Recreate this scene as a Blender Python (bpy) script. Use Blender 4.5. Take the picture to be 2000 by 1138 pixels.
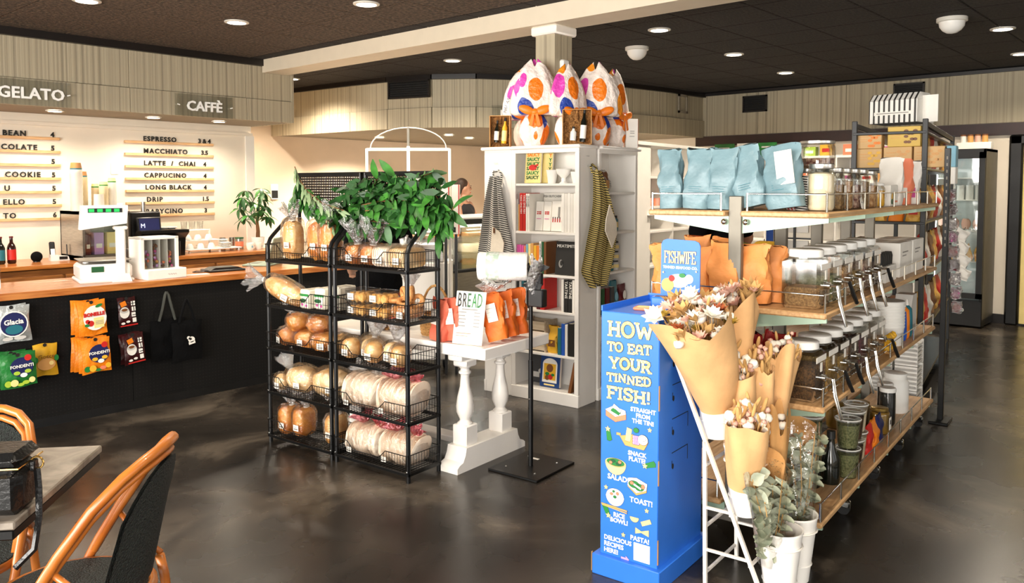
import bpy, math, random
from mathutils import Vector, Matrix, noise, Euler
R=math.radians; PI=math.pi; sin=math.sin; cos=math.cos
sc=bpy.context.scene; COL=sc.collection
for _o in list(bpy.data.objects): bpy.data.objects.remove(_o)
# ---------------------------------------------------------------- camera
cd=bpy.data.cameras.new('camera'); cam=bpy.data.objects.new('camera',cd); COL.objects.link(cam)
cam.location=(0,0,1.6); cam.rotation_euler=(R(90-3.1),0,R(42-90))
cd.sensor_width=36; cd.lens=1589/2000*36; cd.shift_y=-117.94/2000; cd.clip_start=.05
sc.camera=cam
# ---------------------------------------------------------------- world, daylight, exposure
w=bpy.data.worlds.new('daylight'); sc.world=w; w.use_nodes=True
w.node_tree.nodes['Background'].inputs[0].default_value=(.86,.93,1,1)
w.node_tree.nodes['Background'].inputs[1].default_value=.8
sc.view_settings.view_transform='Standard'; sc.view_settings.look='None'
sc.view_settings.gamma=1; sc.view_settings.exposure=0.45
sc.view_settings.use_curve_mapping=False
def area_light(name,loc,rot,sx,sy,power,col):
    l=bpy.data.lights.new(name,'AREA'); l.shape='RECTANGLE'; l.size=sx; l.size_y=sy; l.energy=power; l.color=col
    o=bpy.data.objects.new(name,l); COL.objects.link(o); o.location=loc; o.rotation_euler=rot; return o
# daylight standing in the shop windows of the front wall (x = -2.8) and of the side wall (y = -3.4)
for _y in (-1.3,1.6,4.5): area_light('window_daylight',(-2.95,_y,1.55),(0,R(-90),0),2.2,2.5,265,(1,.95,.88))
for _x in (1.0,4.2): area_light('window_daylight',(_x,-3.55,1.55),(R(90),0,0),2.5,2.2,22,(1,.94,.87))
# ---------------------------------------------------------------- frames: furniture stands turned by RS
RS=R(5.2); FY=RS; FX=RS-PI/2          # FY: front looks to -y, FX: front looks to -x
def S(a,b,z=0): return (a*cos(RS)-b*sin(RS), a*sin(RS)+b*cos(RS), z)
# ---------------------------------------------------------------- mesh builder
class MB:
    def __init__(s): s.v=[]; s.f=[]; s.mi=[]; s.k=0; s.T=None
    def add(s,vs,fs):
        o=len(s.v)
        if s.T is not None: vs=[tuple(s.T@Vector(p)) for p in vs]
        s.v+=[tuple(p) for p in vs]; s.f+=[tuple(i+o for i in f) for f in fs]; s.mi+=[s.k]*len(fs); return s
    def box(s,x0,x1,y0,y1,z0,z1):
        return s.add([(x,y,z) for z in (z0,z1) for y in (y0,y1) for x in (x0,x1)],
            [(0,2,3,1),(4,5,7,6),(0,1,5,4),(2,6,7,3),(0,4,6,2),(1,3,7,5)])
    def rbox(s,x0,x1,y0,y1,z0,z1,b=.004):
        X=(x0,x1);Y=(y0,y1);Z=(z0,z1); vs=[]; ix={}
        for i in (0,1):
            for j in (0,1):
                for k in (0,1):
                    for a in range(3):
                        p=[X[i],Y[j],Z[k]]; sg=(1-2*i,1-2*j,1-2*k)
                        for q in range(3):
                            if q!=a: p[q]+=sg[q]*b
                        ix[i,j,k,a]=len(vs); vs.append(p)
        fs=[]
        for a in range(3):
            b1,c1=(a+1)%3,(a+2)%3
            for e in (0,1):
                def g(u,v,ax):
                    t=[0,0,0]; t[a]=e; t[b1]=u; t[c1]=v; return ix[t[0],t[1],t[2],ax]
                q=[g(0,0,a),g(1,0,a),g(1,1,a),g(0,1,a)]
                fs.append(q if e else q[::-1])
                for u in (0,1):
                    def h(ee,uu,vv,ax):
                        t=[0,0,0]; t[a]=ee; t[b1]=uu; t[c1]=vv; return ix[t[0],t[1],t[2],ax]
                    fs.append((h(e,u,0,a),h(e,u,1,a),h(e,u,1,b1),h(e,u,0,b1)))
        for i in (0,1):
            for j in (0,1):
                for k in (0,1): fs.append((ix[i,j,k,0],ix[i,j,k,1],ix[i,j,k,2]))
        return s.add(vs,fs)
    def ring_loft(s,rings,cap0=True,cap1=True,closed=True):
        n=len(rings[0]); vs=[p for r in rings for p in r]; fs=[]
        for i in range(len(rings)-1):
            for j in range(n if closed else n-1):
                k=(j+1)%n; fs.append((i*n+j,i*n+k,(i+1)*n+k,(i+1)*n+j))
        if cap0: fs.append(tuple(range(n))[::-1])
        if cap1: fs.append(tuple((len(rings)-1)*n+j for j in range(n)))
        return s.add(vs,fs)
    def cyl(s,p0,p1,r0,r1=None,n=12,cap=True):
        r1=r0 if r1 is None else r1; p0=Vector(p0); p1=Vector(p1); d=(p1-p0).normalized()
        u=d.orthogonal().normalized(); v=d.cross(u)
        rg=[[p+(u*cos(2*PI*j/n)+v*sin(2*PI*j/n))*r for j in range(n)] for p,r in ((p0,r0),(p1,r1))]
        return s.ring_loft(rg,cap,cap)
    def tube(s,pts,r,n=6,closed=False):
        P=[Vector(p) for p in pts]; rr=r if isinstance(r,(list,tuple)) else [r]*len(P); rings=[]; u=None
        for i,p in enumerate(P):
            a=P[i-1] if i or closed else P[0]; b=P[(i+1)%len(P)] if i<len(P)-1 or closed else P[-1]
            d=(b-a).normalized() if (b-a).length>1e-9 else Vector((0,0,1))
            if u is None: u=d.orthogonal().normalized()
            u=(u-d*u.dot(d)); u=u.normalized() if u.length>1e-6 else d.orthogonal().normalized(); v=d.cross(u)
            rings.append([p+(u*cos(2*PI*j/n)+v*sin(2*PI*j/n))*rr[i] for j in range(n)])
        if closed: rings.append(rings[0])
        return s.ring_loft(rings,not closed,not closed)
    def bar(s,pts,w,h=None):       # square tube along a path
        h=h or w
        for a,b in zip(pts,pts[1:]):
            a=Vector(a);b=Vector(b);d=(b-a).normalized()
            u=Vector((0,0,1)).cross(d); u=u.normalized() if u.length>1e-4 else Vector((1,0,0)); v=d.cross(u)
            s.ring_loft([[p+u*i*w/2+v*j*h/2 for i,j in ((-1,-1),(1,-1),(1,1),(-1,1))] for p in (a-d*w*.3,b+d*w*.3)])
        return s
    def lathe(s,prof,cx=0,cy=0,cz=0,n=16,cap0=True,cap1=True):
        return s.ring_loft([[(cx+r*cos(2*PI*j/n),cy+r*sin(2*PI*j/n),cz+z) for j in range(n)] for r,z in prof],cap0,cap1)
    def prism(s,poly,a0,a1,ax='y'):
        f={'y':lambda p,a:(p[0],a,p[1]),'z':lambda p,a:(p[0],p[1],a),'x':lambda p,a:(a,p[0],p[1])}[ax]
        return s.ring_loft([[f(p,a0) for p in poly],[f(p,a1) for p in poly]])
    def grid(s,nu,nv,fn,cu=False,cv=False):
        vs=[fn(i/(nu if cu else nu-1),j/(nv if cv else nv-1)) for i in range(nu) for j in range(nv)]; fs=[]
        for i in range(nu if cu else nu-1):
            for j in range(nv if cv else nv-1):
                a,b=(i+1)%nu,(j+1)%nv; fs.append((i*nv+j,a*nv+j,a*nv+b,i*nv+b))
        return s.add(vs,fs)
    def ball(s,c,r,nu=12,nv=8,fn=None):
        rx,ry,rz=(r,r,r) if not isinstance(r,(tuple,list)) else r; rings=[]
        for i in range(nv+1):
            t=PI*(i/nv-.5); t=max(-PI/2+.02,min(PI/2-.02,t)); rings.append([])
            for j in range(nu):
                a=2*PI*j/nu; p=Vector((cos(t)*cos(a),cos(t)*sin(a),sin(t)))
                if fn: p=fn(p)
                rings[-1].append((c[0]+p.x*rx,c[1]+p.y*ry,c[2]+p.z*rz))
        return s.ring_loft(rings)
def sgn(x): return 1 if x>=0 else -1
def sup(e): return lambda p: Vector([sgn(q)*abs(q)**e for q in p])/1
def OBJ(name,mb,mats,parent=None,loc=(0,0,0),rot=(0,0,0),smooth=40,ns=None):
    me=bpy.data.meshes.new(name); me.from_pydata(mb.v,[],mb.f)
    mats=mats if isinstance(mats,(list,tuple)) else [mats]
    for m in mats: me.materials.append(m if not isinstance(m,str) else M[m])
    if len(mats)>1: me.polygons.foreach_set('material_index',mb.mi)
    if smooth:
        me.polygons.foreach_set('use_smooth',[True]*len(me.polygons))
        if smooth<170: me.set_sharp_from_angle(angle=R(smooth))
    me.update(); return LINK(name,me,parent,loc,rot)
def LINK(name,data,parent=None,loc=(0,0,0),rot=(0,0,0),scale=None):
    o=bpy.data.objects.new(name,data); COL.objects.link(o); o.parent=parent; o.location=loc; o.rotation_euler=rot
    if scale: o.scale=scale
    return o
def tag(o,label,cat,group=None):
    o['label']=label; o['category']=cat
    if group: o['group']=group
    return o
def THING(name,label,cat,loc=(0,0,0),rz=0,group=None):
    return tag(LINK(name,None,None,loc,(0,0,rz)),label,cat,group)
def STRUCT(name,mb,m,parent=None,loc=(0,0,0),rz=0,smooth=40):
    o=OBJ(name,mb,m,parent,loc,(0,0,rz),smooth)
    if parent is None: o['kind']='structure'
    return o
def DUP(root,loc=None,rot=None,label=None,group=None,parent=None):
    c=root.copy(); COL.objects.link(c); c.parent=parent
    if loc is not None: c.location=loc
    if rot is not None: c.rotation_euler=rot if isinstance(rot,(tuple,list)) else (0,0,rot)
    if label: c['label']=label
    if group: c['group']=group
    for ch in [o for o in root.children]: DUP(ch,parent=c)
    return c
# ---------------------------------------------------------------- materials
M={}
def lin(h):
    if not isinstance(h,str): return h
    h=h.lstrip('#'); c=[int(h[i:i+2],16)/255 for i in (0,2,4)]
    return tuple(x/12.92 if x<=.04045 else ((x+.055)/1.055)**2.4 for x in c)
def N(nt,t,**k):
    n=nt.nodes.new(t)
    for a,v in k.items(): setattr(n,a,v)
    return n
def mat(name,col,rough=.5,metal=0,var=.06,scale=8,bump=0,bscale=60,col2=None,stretch=None,emit=0,trans=0,coat=0,spec=.5,lo=.35,hi=.65):
    m=bpy.data.materials.new(name); m.use_nodes=True; nt=m.node_tree; b=nt.nodes['Principled BSDF']; L=nt.links.new
    c=lin(col); b.inputs['Roughness'].default_value=rough; b.inputs['Metallic'].default_value=metal
    b.inputs['Specular IOR Level'].default_value=spec
    if coat: b.inputs['Coat Weight'].default_value=coat; b.inputs['Coat Roughness'].default_value=.1
    if trans: b.inputs['Transmission Weight'].default_value=trans
    tc=N(nt,'ShaderNodeTexCoord'); mp=N(nt,'ShaderNodeMapping'); L(tc.outputs['Object'],mp.inputs[0])
    if stretch: mp.inputs['Scale'].default_value=stretch
    nz=N(nt,'ShaderNodeTexNoise'); nz.inputs['Scale'].default_value=scale; nz.inputs['Detail'].default_value=4; L(mp.outputs[0],nz.inputs[0])
    rp=N(nt,'ShaderNodeValToRGB'); L(nz.outputs[0],rp.inputs[0])
    e=rp.color_ramp.elements; e[0].position=lo; e[1].position=hi
    if col2 is None: e[0].color=tuple(x*(1-var) for x in c)+(1,); e[1].color=tuple(min(1,x*(1+var)) for x in c)+(1,)
    else: e[0].color=c+(1,); e[1].color=lin(col2)+(1,)
    L(rp.outputs[0],b.inputs['Base Color'])
    if emit: b.inputs['Emission Strength'].default_value=emit; b.inputs['Emission Color'].default_value=c+(1,)
    if bump:
        n2=N(nt,'ShaderNodeTexNoise'); n2.inputs['Scale'].default_value=bscale; n2.inputs['Detail'].default_value=3; L(mp.outputs[0],n2.inputs[0])
        bp=N(nt,'ShaderNodeBump'); bp.inputs['Strength'].default_value=bump; bp.inputs['Distance'].default_value=.02
        L(n2.outputs[0],bp.inputs['Height']); L(bp.outputs[0],b.inputs['Normal'])
    M[name]=m; return m
def film(name,col=(1,1,1),alpha=.2,rough=.12,bump=0,bscale=40,edge=.5,gl=(1,1,1)):   # clear plastic or thin glass: see-through body, sheen on top
    m=bpy.data.materials.new(name); m.use_nodes=True; nt=m.node_tree; nt.nodes.clear(); L=nt.links.new
    o=N(nt,'ShaderNodeOutputMaterial'); t=N(nt,'ShaderNodeBsdfTransparent'); g=N(nt,'ShaderNodeBsdfGlossy'); mx=N(nt,'ShaderNodeMixShader')
    t.inputs[0].default_value=tuple(col)+(1,); g.inputs[0].default_value=tuple(gl)+(1,); g.inputs['Roughness'].default_value=rough
    lw=N(nt,'ShaderNodeLayerWeight'); lw.inputs[0].default_value=edge
    ma=N(nt,'ShaderNodeMath',operation='MULTIPLY_ADD'); ma.inputs[1].default_value=.6; ma.inputs[2].default_value=alpha; ma.use_clamp=True
    L(lw.outputs['Fresnel'],ma.inputs[0]); L(ma.outputs[0],mx.inputs[0]); L(t.outputs[0],mx.inputs[1]); L(g.outputs[0],mx.inputs[2]); L(mx.outputs[0],o.inputs[0])
    if bump:
        tc=N(nt,'ShaderNodeTexCoord'); n2=N(nt,'ShaderNodeTexNoise'); n2.inputs['Scale'].default_value=bscale; n2.inputs['Detail'].default_value=4; L(tc.outputs['Object'],n2.inputs[0])
        bp=N(nt,'ShaderNodeBump'); bp.inputs['Strength'].default_value=bump; bp.inputs['Distance'].default_value=.03
        L(n2.outputs[0],bp.inputs['Height']); L(bp.outputs[0],g.inputs['Normal']); L(bp.outputs[0],lw.inputs['Normal'])
    M[name]=m; return m
def stripes(name,c1,c2,freq,axis=(1,0,0),duty=.5,rough=.8,jit=0):
    m=mat(name,c1,rough,var=0); nt=m.node_tree; L=nt.links.new; b=nt.nodes['Principled BSDF']
    tc=N(nt,'ShaderNodeTexCoord'); d=N(nt,'ShaderNodeVectorMath',operation='DOT_PRODUCT'); d.inputs[1].default_value=axis
    L(tc.outputs['Object'],d.inputs[0]); k=N(nt,'ShaderNodeMath',operation='MULTIPLY'); k.inputs[1].default_value=freq; L(d.outputs['Value'],k.inputs[0])
    fr=N(nt,'ShaderNodeMath',operation='FRACT'); L(k.outputs[0],fr.inputs[0]); g=N(nt,'ShaderNodeMath',operation='GREATER_THAN'); g.inputs[1].default_value=duty; L(fr.outputs[0],g.inputs[0])
    mx=N(nt,'ShaderNodeMix',data_type='RGBA'); mx.inputs['A'].default_value=lin(c1)+(1,); mx.inputs['B'].default_value=lin(c2)+(1,)
    L(g.outputs[0],mx.inputs['Factor']); L(mx.outputs['Result'],b.inputs['Base Color']); return m
mat('white_paint','#efe9df',.4,var=.02); mat('cream_wall','#e3d8c6',.7,var=.03,scale=3); mat('white_lacquer','#f4f0e9',.32,var=.015)
mat('white_plastic','#eceae4',.35,var=.02); mat('black_metal','#0d0d0d',.35,.3,var=.2); mat('black_plastic','#121212',.4,var=.2)
mat('chrome','#d8d8d4',.12,1,var=.05); mat('steel','#a9a6a0',.28,1,var=.12,stretch=(1,1,12)); mat('grey_steel','#6f6a60',.45,.6,var=.08)
mat('kraft','#c08f55',.75,var=.08,scale=14,bump=.15,bscale=30); mat('kraft_light','#dfb079',.75,var=.08,scale=10,bump=.15,bscale=24)
mat('paper','#efe9de',.7,var=.03); mat('print_black','#15130f',.6,var=.1); mat('print_red','#c32018',.55,var=.05)
mat('black_cloth','#060607',.95,var=.2,bump=.3,bscale=40,spec=.15); mat('skin','#cf9a7b',.5,var=.05); mat('hair_brown','#3a2618',.6,var=.3,scale=50)
mat('shelf_wood','#c9a172',.45,col2='#b2885a',scale=5,stretch=(1.5,14,14)); mat('counter_wood','#a2581f',.3,col2='#c57f3e',scale=4,stretch=(1.2,14,14),coat=.3)
mat('drawer_wood','#7c4a22',.45,col2='#a5682f',scale=4,stretch=(1.2,10,14)); mat('wicker','#b98a4e',.7,var=.25,scale=60,bump=.8,bscale=90)
mat('green_metal','#9db5a0',.4,.2,var=.05); mat('mint','#8fb097',.45,var=.05)
film('glass',(.96,.98,.97),.05,.03,edge=.35); film('clear_bag',(.985,.985,.985),.05,.12,1.0,24,.4); film('clam',(.97,.97,.97),.04,.1,edge=.25); film('crinkle',(.93,.93,.94),.22,.18,1.0,60,.5); film('clear_tub',(.93,.94,.93),.055,.13,edge=.28)
# ================================================================ THE ROOM
def reed_material(name,c1,c2):
    m=mat(name,c1,.65,var=0); nt=m.node_tree; L=nt.links.new; b=nt.nodes['Principled BSDF']
    g=N(nt,'ShaderNodeNewGeometry'); d=N(nt,'ShaderNodeVectorMath',operation='DOT_PRODUCT'); d.inputs[1].default_value=(1,-.8,0); L(g.outputs['Position'],d.inputs[0])
    n=N(nt,'ShaderNodeTexNoise',noise_dimensions='1D'); n.inputs['Scale'].default_value=34; n.inputs['Detail'].default_value=3; L(d.outputs['Value'],n.inputs['W'])
    rp=N(nt,'ShaderNodeValToRGB'); L(n.outputs[0],rp.inputs[0]); e=rp.color_ramp.elements; e[0].position=.3; e[1].position=.55; e[0].color=lin(c1)+(1,); e[1].color=lin(c2)+(1,)
    L(rp.outputs[0],b.inputs['Base Color']); bp=N(nt,'ShaderNodeBump'); bp.inputs['Strength'].default_value=.35; bp.inputs['Distance'].default_value=.01
    L(n.outputs[0],bp.inputs['Height']); L(bp.outputs[0],b.inputs['Normal'])
reed_material('reeded','#8f8570','#aea38a')
def floor_material():
    m=mat('polished_concrete','#1b1815',.3,var=0); nt=m.node_tree; L=nt.links.new; b=nt.nodes['Principled BSDF']
    tc=N(nt,'ShaderNodeTexCoord'); a=N(nt,'ShaderNodeTexNoise'); a.inputs['Scale'].default_value=1.3; a.inputs['Detail'].default_value=6; a.inputs['Roughness'].default_value=.55; a.inputs['Distortion'].default_value=.6
    L(tc.outputs['Object'],a.inputs[0]); rp=N(nt,'ShaderNodeValToRGB'); L(a.outputs[0],rp.inputs[0]); e=rp.color_ramp.elements
    e[0].position=.34; e[0].color=lin('#100e0c')+(1,); e[1].position=.70; e[1].color=lin('#665c50')+(1,); x=e.new(.52); x.color=lin('#2b2621')+(1,)
    L(rp.outputs[0],b.inputs['Base Color'])
    f=N(nt,'ShaderNodeTexNoise'); f.inputs['Scale'].default_value=3; f.inputs['Detail'].default_value=3; L(tc.outputs['Object'],f.inputs[0])
    mr=N(nt,'ShaderNodeMapRange'); mr.inputs['To Min'].default_value=.2; mr.inputs['To Max'].default_value=.34; L(f.outputs[0],mr.inputs['Value']); L(mr.outputs[0],b.inputs['Roughness'])
    bp=N(nt,'ShaderNodeBump'); bp.inputs['Strength'].default_value=.05; bp.inputs['Distance'].default_value=.02; L(f.outputs[0],bp.inputs['Height']); L(bp.outputs[0],b.inputs['Normal'])
floor_material()
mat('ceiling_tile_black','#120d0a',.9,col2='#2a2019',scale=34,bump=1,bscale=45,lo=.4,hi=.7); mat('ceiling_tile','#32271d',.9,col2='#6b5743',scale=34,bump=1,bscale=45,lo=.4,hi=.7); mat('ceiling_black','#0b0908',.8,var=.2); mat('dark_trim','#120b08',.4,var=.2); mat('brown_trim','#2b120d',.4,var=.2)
mat('soffit_under','#8d8372',.8,var=.04); mat('beam_paint','#d8cbb4',.55,var=.02); mat('wall_rear','#e2cdb4',.75,var=.04,scale=2)
HC=2.97
X0,X1,Y0,Y1=-2.8,10.9,-3.4,10.4
STRUCT('floor',MB().box(X0-.3,X1+.3,Y0-.3,Y1+.3,-.12,0),'polished_concrete')
cl=STRUCT('ceiling',MB().box(X0-.3,X1+.3,Y0-.3,Y1+.3,HC+.012,HC+.15),'ceiling_black')
tm=None; TS=.61
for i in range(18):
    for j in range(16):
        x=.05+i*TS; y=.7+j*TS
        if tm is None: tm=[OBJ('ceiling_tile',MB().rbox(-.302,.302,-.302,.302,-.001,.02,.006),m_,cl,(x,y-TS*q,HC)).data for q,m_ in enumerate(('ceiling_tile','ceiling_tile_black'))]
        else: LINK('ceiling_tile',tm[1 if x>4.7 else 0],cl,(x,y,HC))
# front walls behind the photographer, with shop windows
def window_wall(name,axis,pos,lo,hi,wins,z0,z1,th):
    mb=MB()
    def bx(a,b,c,d):
        if axis=='x': mb.box(min(pos,pos-th),max(pos,pos-th),a,b,c,d)
        else: mb.box(a,b,min(pos,pos-th),max(pos,pos-th),c,d)
    bx(lo,hi,0,z0); bx(lo,hi,z1,HC+.1); e=lo
    for a,b in wins: bx(e,a,z0,z1); e=b
    bx(e,hi,z0,z1); return STRUCT(name,mb,'cream_wall')
window_wall('wall_front','x',X0,Y0-.3,Y1+.3,[(-2.6,-.05),(.35,2.9),(3.25,5.8)],.45,2.65,.25)
window_wall('wall_side','y',Y0,X0-.3,X1+.3,[(-.3,2.3),(2.9,5.5)],.45,2.65,.25)
k=0
for ax,p,a,b in (('x',X0-.1,-2.6,-.05),('x',X0-.1,.35,2.9),('x',X0-.1,3.25,5.8),('y',Y0-.1,-.3,2.3),('y',Y0-.1,2.9,5.5)):
    k+=1; mb=MB()
    for (c,d,e,f) in ((a,b,.45,.51),(a,b,2.59,2.65),(a,a+.06,.45,2.65),(b-.06,b,.45,2.65),((a+b)/2-.03,(a+b)/2+.03,.45,2.65)):
        if ax=='x': mb.box(p-.03,p+.03,c,d,e,f)
        else: mb.box(c,d,p-.03,p+.03,e,f)
    STRUCT('window_%d'%k,mb,'black_metal')
# wall behind the coffee counter, its soffit of reeded panels, and the recess wall beyond
wl=STRUCT('wall_left',MB().box(X0,5.14,8.8,9.05,0,2.34),'cream_wall')
OBJ('wall_moulding',MB().box(X0,5.15,8.775,8.8,2.2,2.235),'cream_wall',wl); OBJ('corner_board',MB().box(5.06,5.17,8.78,9.06,0,2.2),'white_paint',wl)
so=STRUCT('wall_soffit',MB().box(X0,5.14,7.97,10.4,2.315,HC+.05),'soffit_under')
x=-2.73
while x<5.1:
    OBJ('reeded_panel',MB().rbox(x+.002,min(x+1.218,5.14),7.945,7.972,2.548,2.9,.003),'reeded',so)
    OBJ('reeded_panel',MB().rbox(x+.002,min(x+1.218,5.14),7.925,7.972,2.312,2.543,.003),'reeded',so); x+=1.22
OBJ('soffit_end',MB().box(5.14,5.165,7.925,10.4,2.312,2.9),'reeded',so)
STRUCT('trim_1',MB().box(X0,4.78,7.90,7.97,2.9,HC),'dark_trim')
STRUCT('wall_rear',MB().box(5.0,X1+.3,10.4,10.65,0,HC),'wall_rear')
STRUCT('wall_return',MB().box(5.14,5.2,9.05,10.4,0,2.33),'wall_rear')
# curved soffit over the deli
CV=[(6.42,10.4),(6.47,9.97),(6.55,8.72),(6.62,8.05),(6.8,7.43),(7.12,7.0),(7.55,6.72),(8.25,6.42),(9.04,6.16),(9.9,6.03),(10.95,6.0)]
mb=MB(); mb.prism([(6.45,10.4)]+[(a+.03,b+.03) for a,b in CV]+[(10.95,10.4)],2.335,HC+.05,'z'); rs=STRUCT('wall_curved_soffit',mb,'soffit_under')
for (a,b) in zip(CV,CV[1:]):
    d=Vector((b[0]-a[0],b[1]-a[1],0)); n=Vector((d.y,-d.x,0)).normalized(); a3=Vector((a[0],a[1],0)); b3=Vector((b[0],b[1],0)); u=d.normalized()*.002
    for z0,z1,o in ((2.325,2.57,.03),(2.575,2.91,.005)):
        q=[a3+u-n*.02,b3-u-n*.02,b3-u+n*o,a3+u+n*o]; m2=MB().prism([(p.x,p.y) for p in q],z0,z1,'z'); OBJ('reeded_panel',m2,'reeded',rs)
    q=[a3-n*.03,b3-n*.03,b3+n*.05,a3+n*.05]; OBJ('dark_cornice',MB().prism([(p.x,p.y) for p in q],2.912,HC,'z'),'dark_trim',rs)
# right-hand wall
wr=STRUCT('wall_right',MB().box(X1,X1+.25,Y0,Y1,0,HC),'cream_wall')
y=-3.4
while y<6.1:
    OBJ('reeded_panel',MB().rbox(X1-.02,X1+.01,y+.002,min(y+1.218,6.1),2.345,2.93,.003),'reeded',wr); y+=1.22
STRUCT('trim_2',MB().box(X1-.05,X1,Y0,6.1,2.2,2.34),'brown_trim'); STRUCT('trim_3',MB().box(X1-.04,X1,Y0,6.1,2.93,HC),'dark_trim')
STRUCT('baseboard_right',MB().box(X1-.02,X1,Y0,6.1,0,.11),'dark_trim')
# beam and column
STRUCT('trim_beam',MB().box(4.78,5.08,Y0,7.93,2.83,HC+.02),'beam_paint')
co=STRUCT('wall_column',MB().box(4.85,5.06,3.93,4.12,0,2.76),'reeded')
OBJ('capital',MB().rbox(4.82,5.09,3.9,4.15,2.76,2.83,.012),'white_paint',co); OBJ('motion_sensor',MB().rbox(4.9,4.98,3.89,3.93,2.47,2.57,.01),'white_plastic',co)
# vents
def vent(loc,rz,wd,ht,label,n=7):
    t=THING('air_vent',label,'vent',loc,rz,'ceiling level air vents'); OBJ('grille_backing',MB().box(-wd/2,wd/2,-.012,0,-ht/2,ht/2),'ceiling_black',t)
    f=MB()
    for a in ((-wd/2,wd/2,-ht/2,-ht/2+.02),(-wd/2,wd/2,ht/2-.02,ht/2),(-wd/2,-wd/2+.02,-ht/2,ht/2),(wd/2-.02,wd/2,-ht/2,ht/2)): f.box(a[0],a[1],-.03,0,a[2],a[3])
    OBJ('grille_frame',f,'dark_trim',t); s=None
    for i in range(n):
        z=-ht/2+.03+(ht-.06)*i/(n-1)
        if s is None: s=OBJ('slat',MB().box(-wd/2+.02,wd/2-.02,-.024,-.014,-.005,.005),'black_metal',t,(0,0,z)).data
        else: LINK('slat',s,t,(0,0,z))
vent((X1-.022,5.18,2.77),-PI/2,.36,.23,'square black air vent in the reeded wall nearer the corner'); vent((X1-.022,3.15,2.79),-PI/2,.36,.2,'black air vent in the reeded wall above the striped carton')
_d=math.atan2(7.43-8.05,6.8-6.62); vent((6.66,7.7,2.8),_d,.6,.22,'long black air vent in the curved soffit over the deli')
mb=MB()
for a in ((-.12,.12,-.13,-.1),(-.12,.12,.1,.13),(-.12,-.09,-.13,.13),(.09,.12,-.13,.13)): mb.box(a[0],a[1],-.02,.0,a[2],a[3])
tag(OBJ('access_frame',mb,'soffit_under',None,(10.3,6.008,2.78),(0,0,0)),'small square access frame on the curved soffit by the corner','frame')
# ---------------------------------------------------------------- ceiling fixtures (each lamp carries its own light)
mat('lamp_glow','#fff6e4',.4,var=0,emit=14); mat('lamp_ring','#d9d5cb',.35,var=.02)
def downlight(x,y,z,power,label,r=.075,spot=150,glow='lamp_glow'):
    t=THING('downlight',label,'light',(x,y,z),0,'recessed downlights')
    OBJ('trim_ring',MB().lathe([(r*1.32,0),(r*1.32,-.008),(r,-.012),(r,0)],cap0=False,cap1=False,n=24),'lamp_ring',t); OBJ('lens',MB().lathe([(r,-.004),(r*.5,-.006)],n=20),glow,t)
    l=bpy.data.lights.new('downlight_beam','SPOT'); l.energy=power; l.spot_size=R(spot); l.spot_blend=.7; l.shadow_soft_size=.07; l.color=(1,.87,.7)
    o=bpy.data.objects.new('downlight_beam',l); COL.objects.link(o); o.parent=t; o.location=(0,0,-.03)
P_=110
for x,y,l in ((3.55,6.27,'ceiling downlight in front of the coffee menu wall'),(3.85,4.93,'ceiling downlight above the bread racks, cut by the top of the photo'),(2.41,6.37,'ceiling downlight at the top left above the gelato sign'),
    (6.18,3.84,'ceiling downlight just right of the column'),(6.17,6.42,'ceiling downlight left of the column beyond the beam'),(7.83,3.97,'middle ceiling downlight beyond the beam, behind the white dome'),(9.49,4.14,'farthest ceiling downlight near the right wall corner'),
    (8.13,1.61,'ceiling downlight beside the right-hand white dome'),(9.77,1.76,'ceiling downlight at the right edge of the photo'),(5.85,9.01,'ceiling downlight at the far end of the beam'),(1.2,3.2,'ceiling downlight over the front tables'),(1.9,1.0,'ceiling downlight over the blue display')): downlight(x,y,HC-.002,300 if y>8 else P_,l)
for x,y,l in ((2.82,8.27,'soffit downlight below the gelato sign'),(3.76,8.31,'soffit downlight over the espresso menu'),(4.47,8.30,'soffit downlight below the caffe sign'),(1.6,8.27,'soffit downlight left of the gelato menu')): downlight(x,y,2.312,45,l,.06)
for x,y,l in ((7.6,9.45,'deli soffit downlight on the left'),(7.9,8.3,'deli soffit downlight behind the white hoop'),(8.6,8.6,'deli soffit downlight farthest back'),(9.7,6.9,'deli soffit downlight right of the egg display')): downlight(x,y,2.33,420,l,.06)
for x,y,l in ((6.82,4.49,'white dome sensor on the black ceiling right of the column'),(7.36,1.82,'white dome sensor on the black ceiling at far right')):
    t=THING('ceiling_dome',l,'sensor',(x,y,HC),0,'white ceiling domes')
    OBJ('mount',MB().lathe([(.115,0),(.115,-.03),(.1,-.035)],n=20),'lamp_ring',t); OBJ('dome',MB().lathe([(.098,-.035),(.092,-.07),(.07,-.1),(.04,-.12),(.005,-.127)],n=20),'white_plastic',t)
# ---------------------------------------------------------------- lettering
def TXT(name,s,size,m,parent=None,loc=(0,0,0),rot=(PI/2,0,0),ext=.001,al='LEFT',sx=1,off=0,space=1,shear=0):
    c=bpy.data.curves.new(name,'FONT'); c.body=s; c.size=size; c.extrude=ext; c.align_x=al; c.offset=off; c.space_character=space; c.shear=shear; c.resolution_u=2
    o=bpy.data.objects.new('tmp',c); me=bpy.data.meshes.new_from_object(o); bpy.data.objects.remove(o); bpy.data.curves.remove(c)
    me.name=name; me.materials.clear(); me.materials.append(M[m])
    return LINK(name,me,parent,loc,rot,(sx,1,1) if sx!=1 else None)
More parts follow.
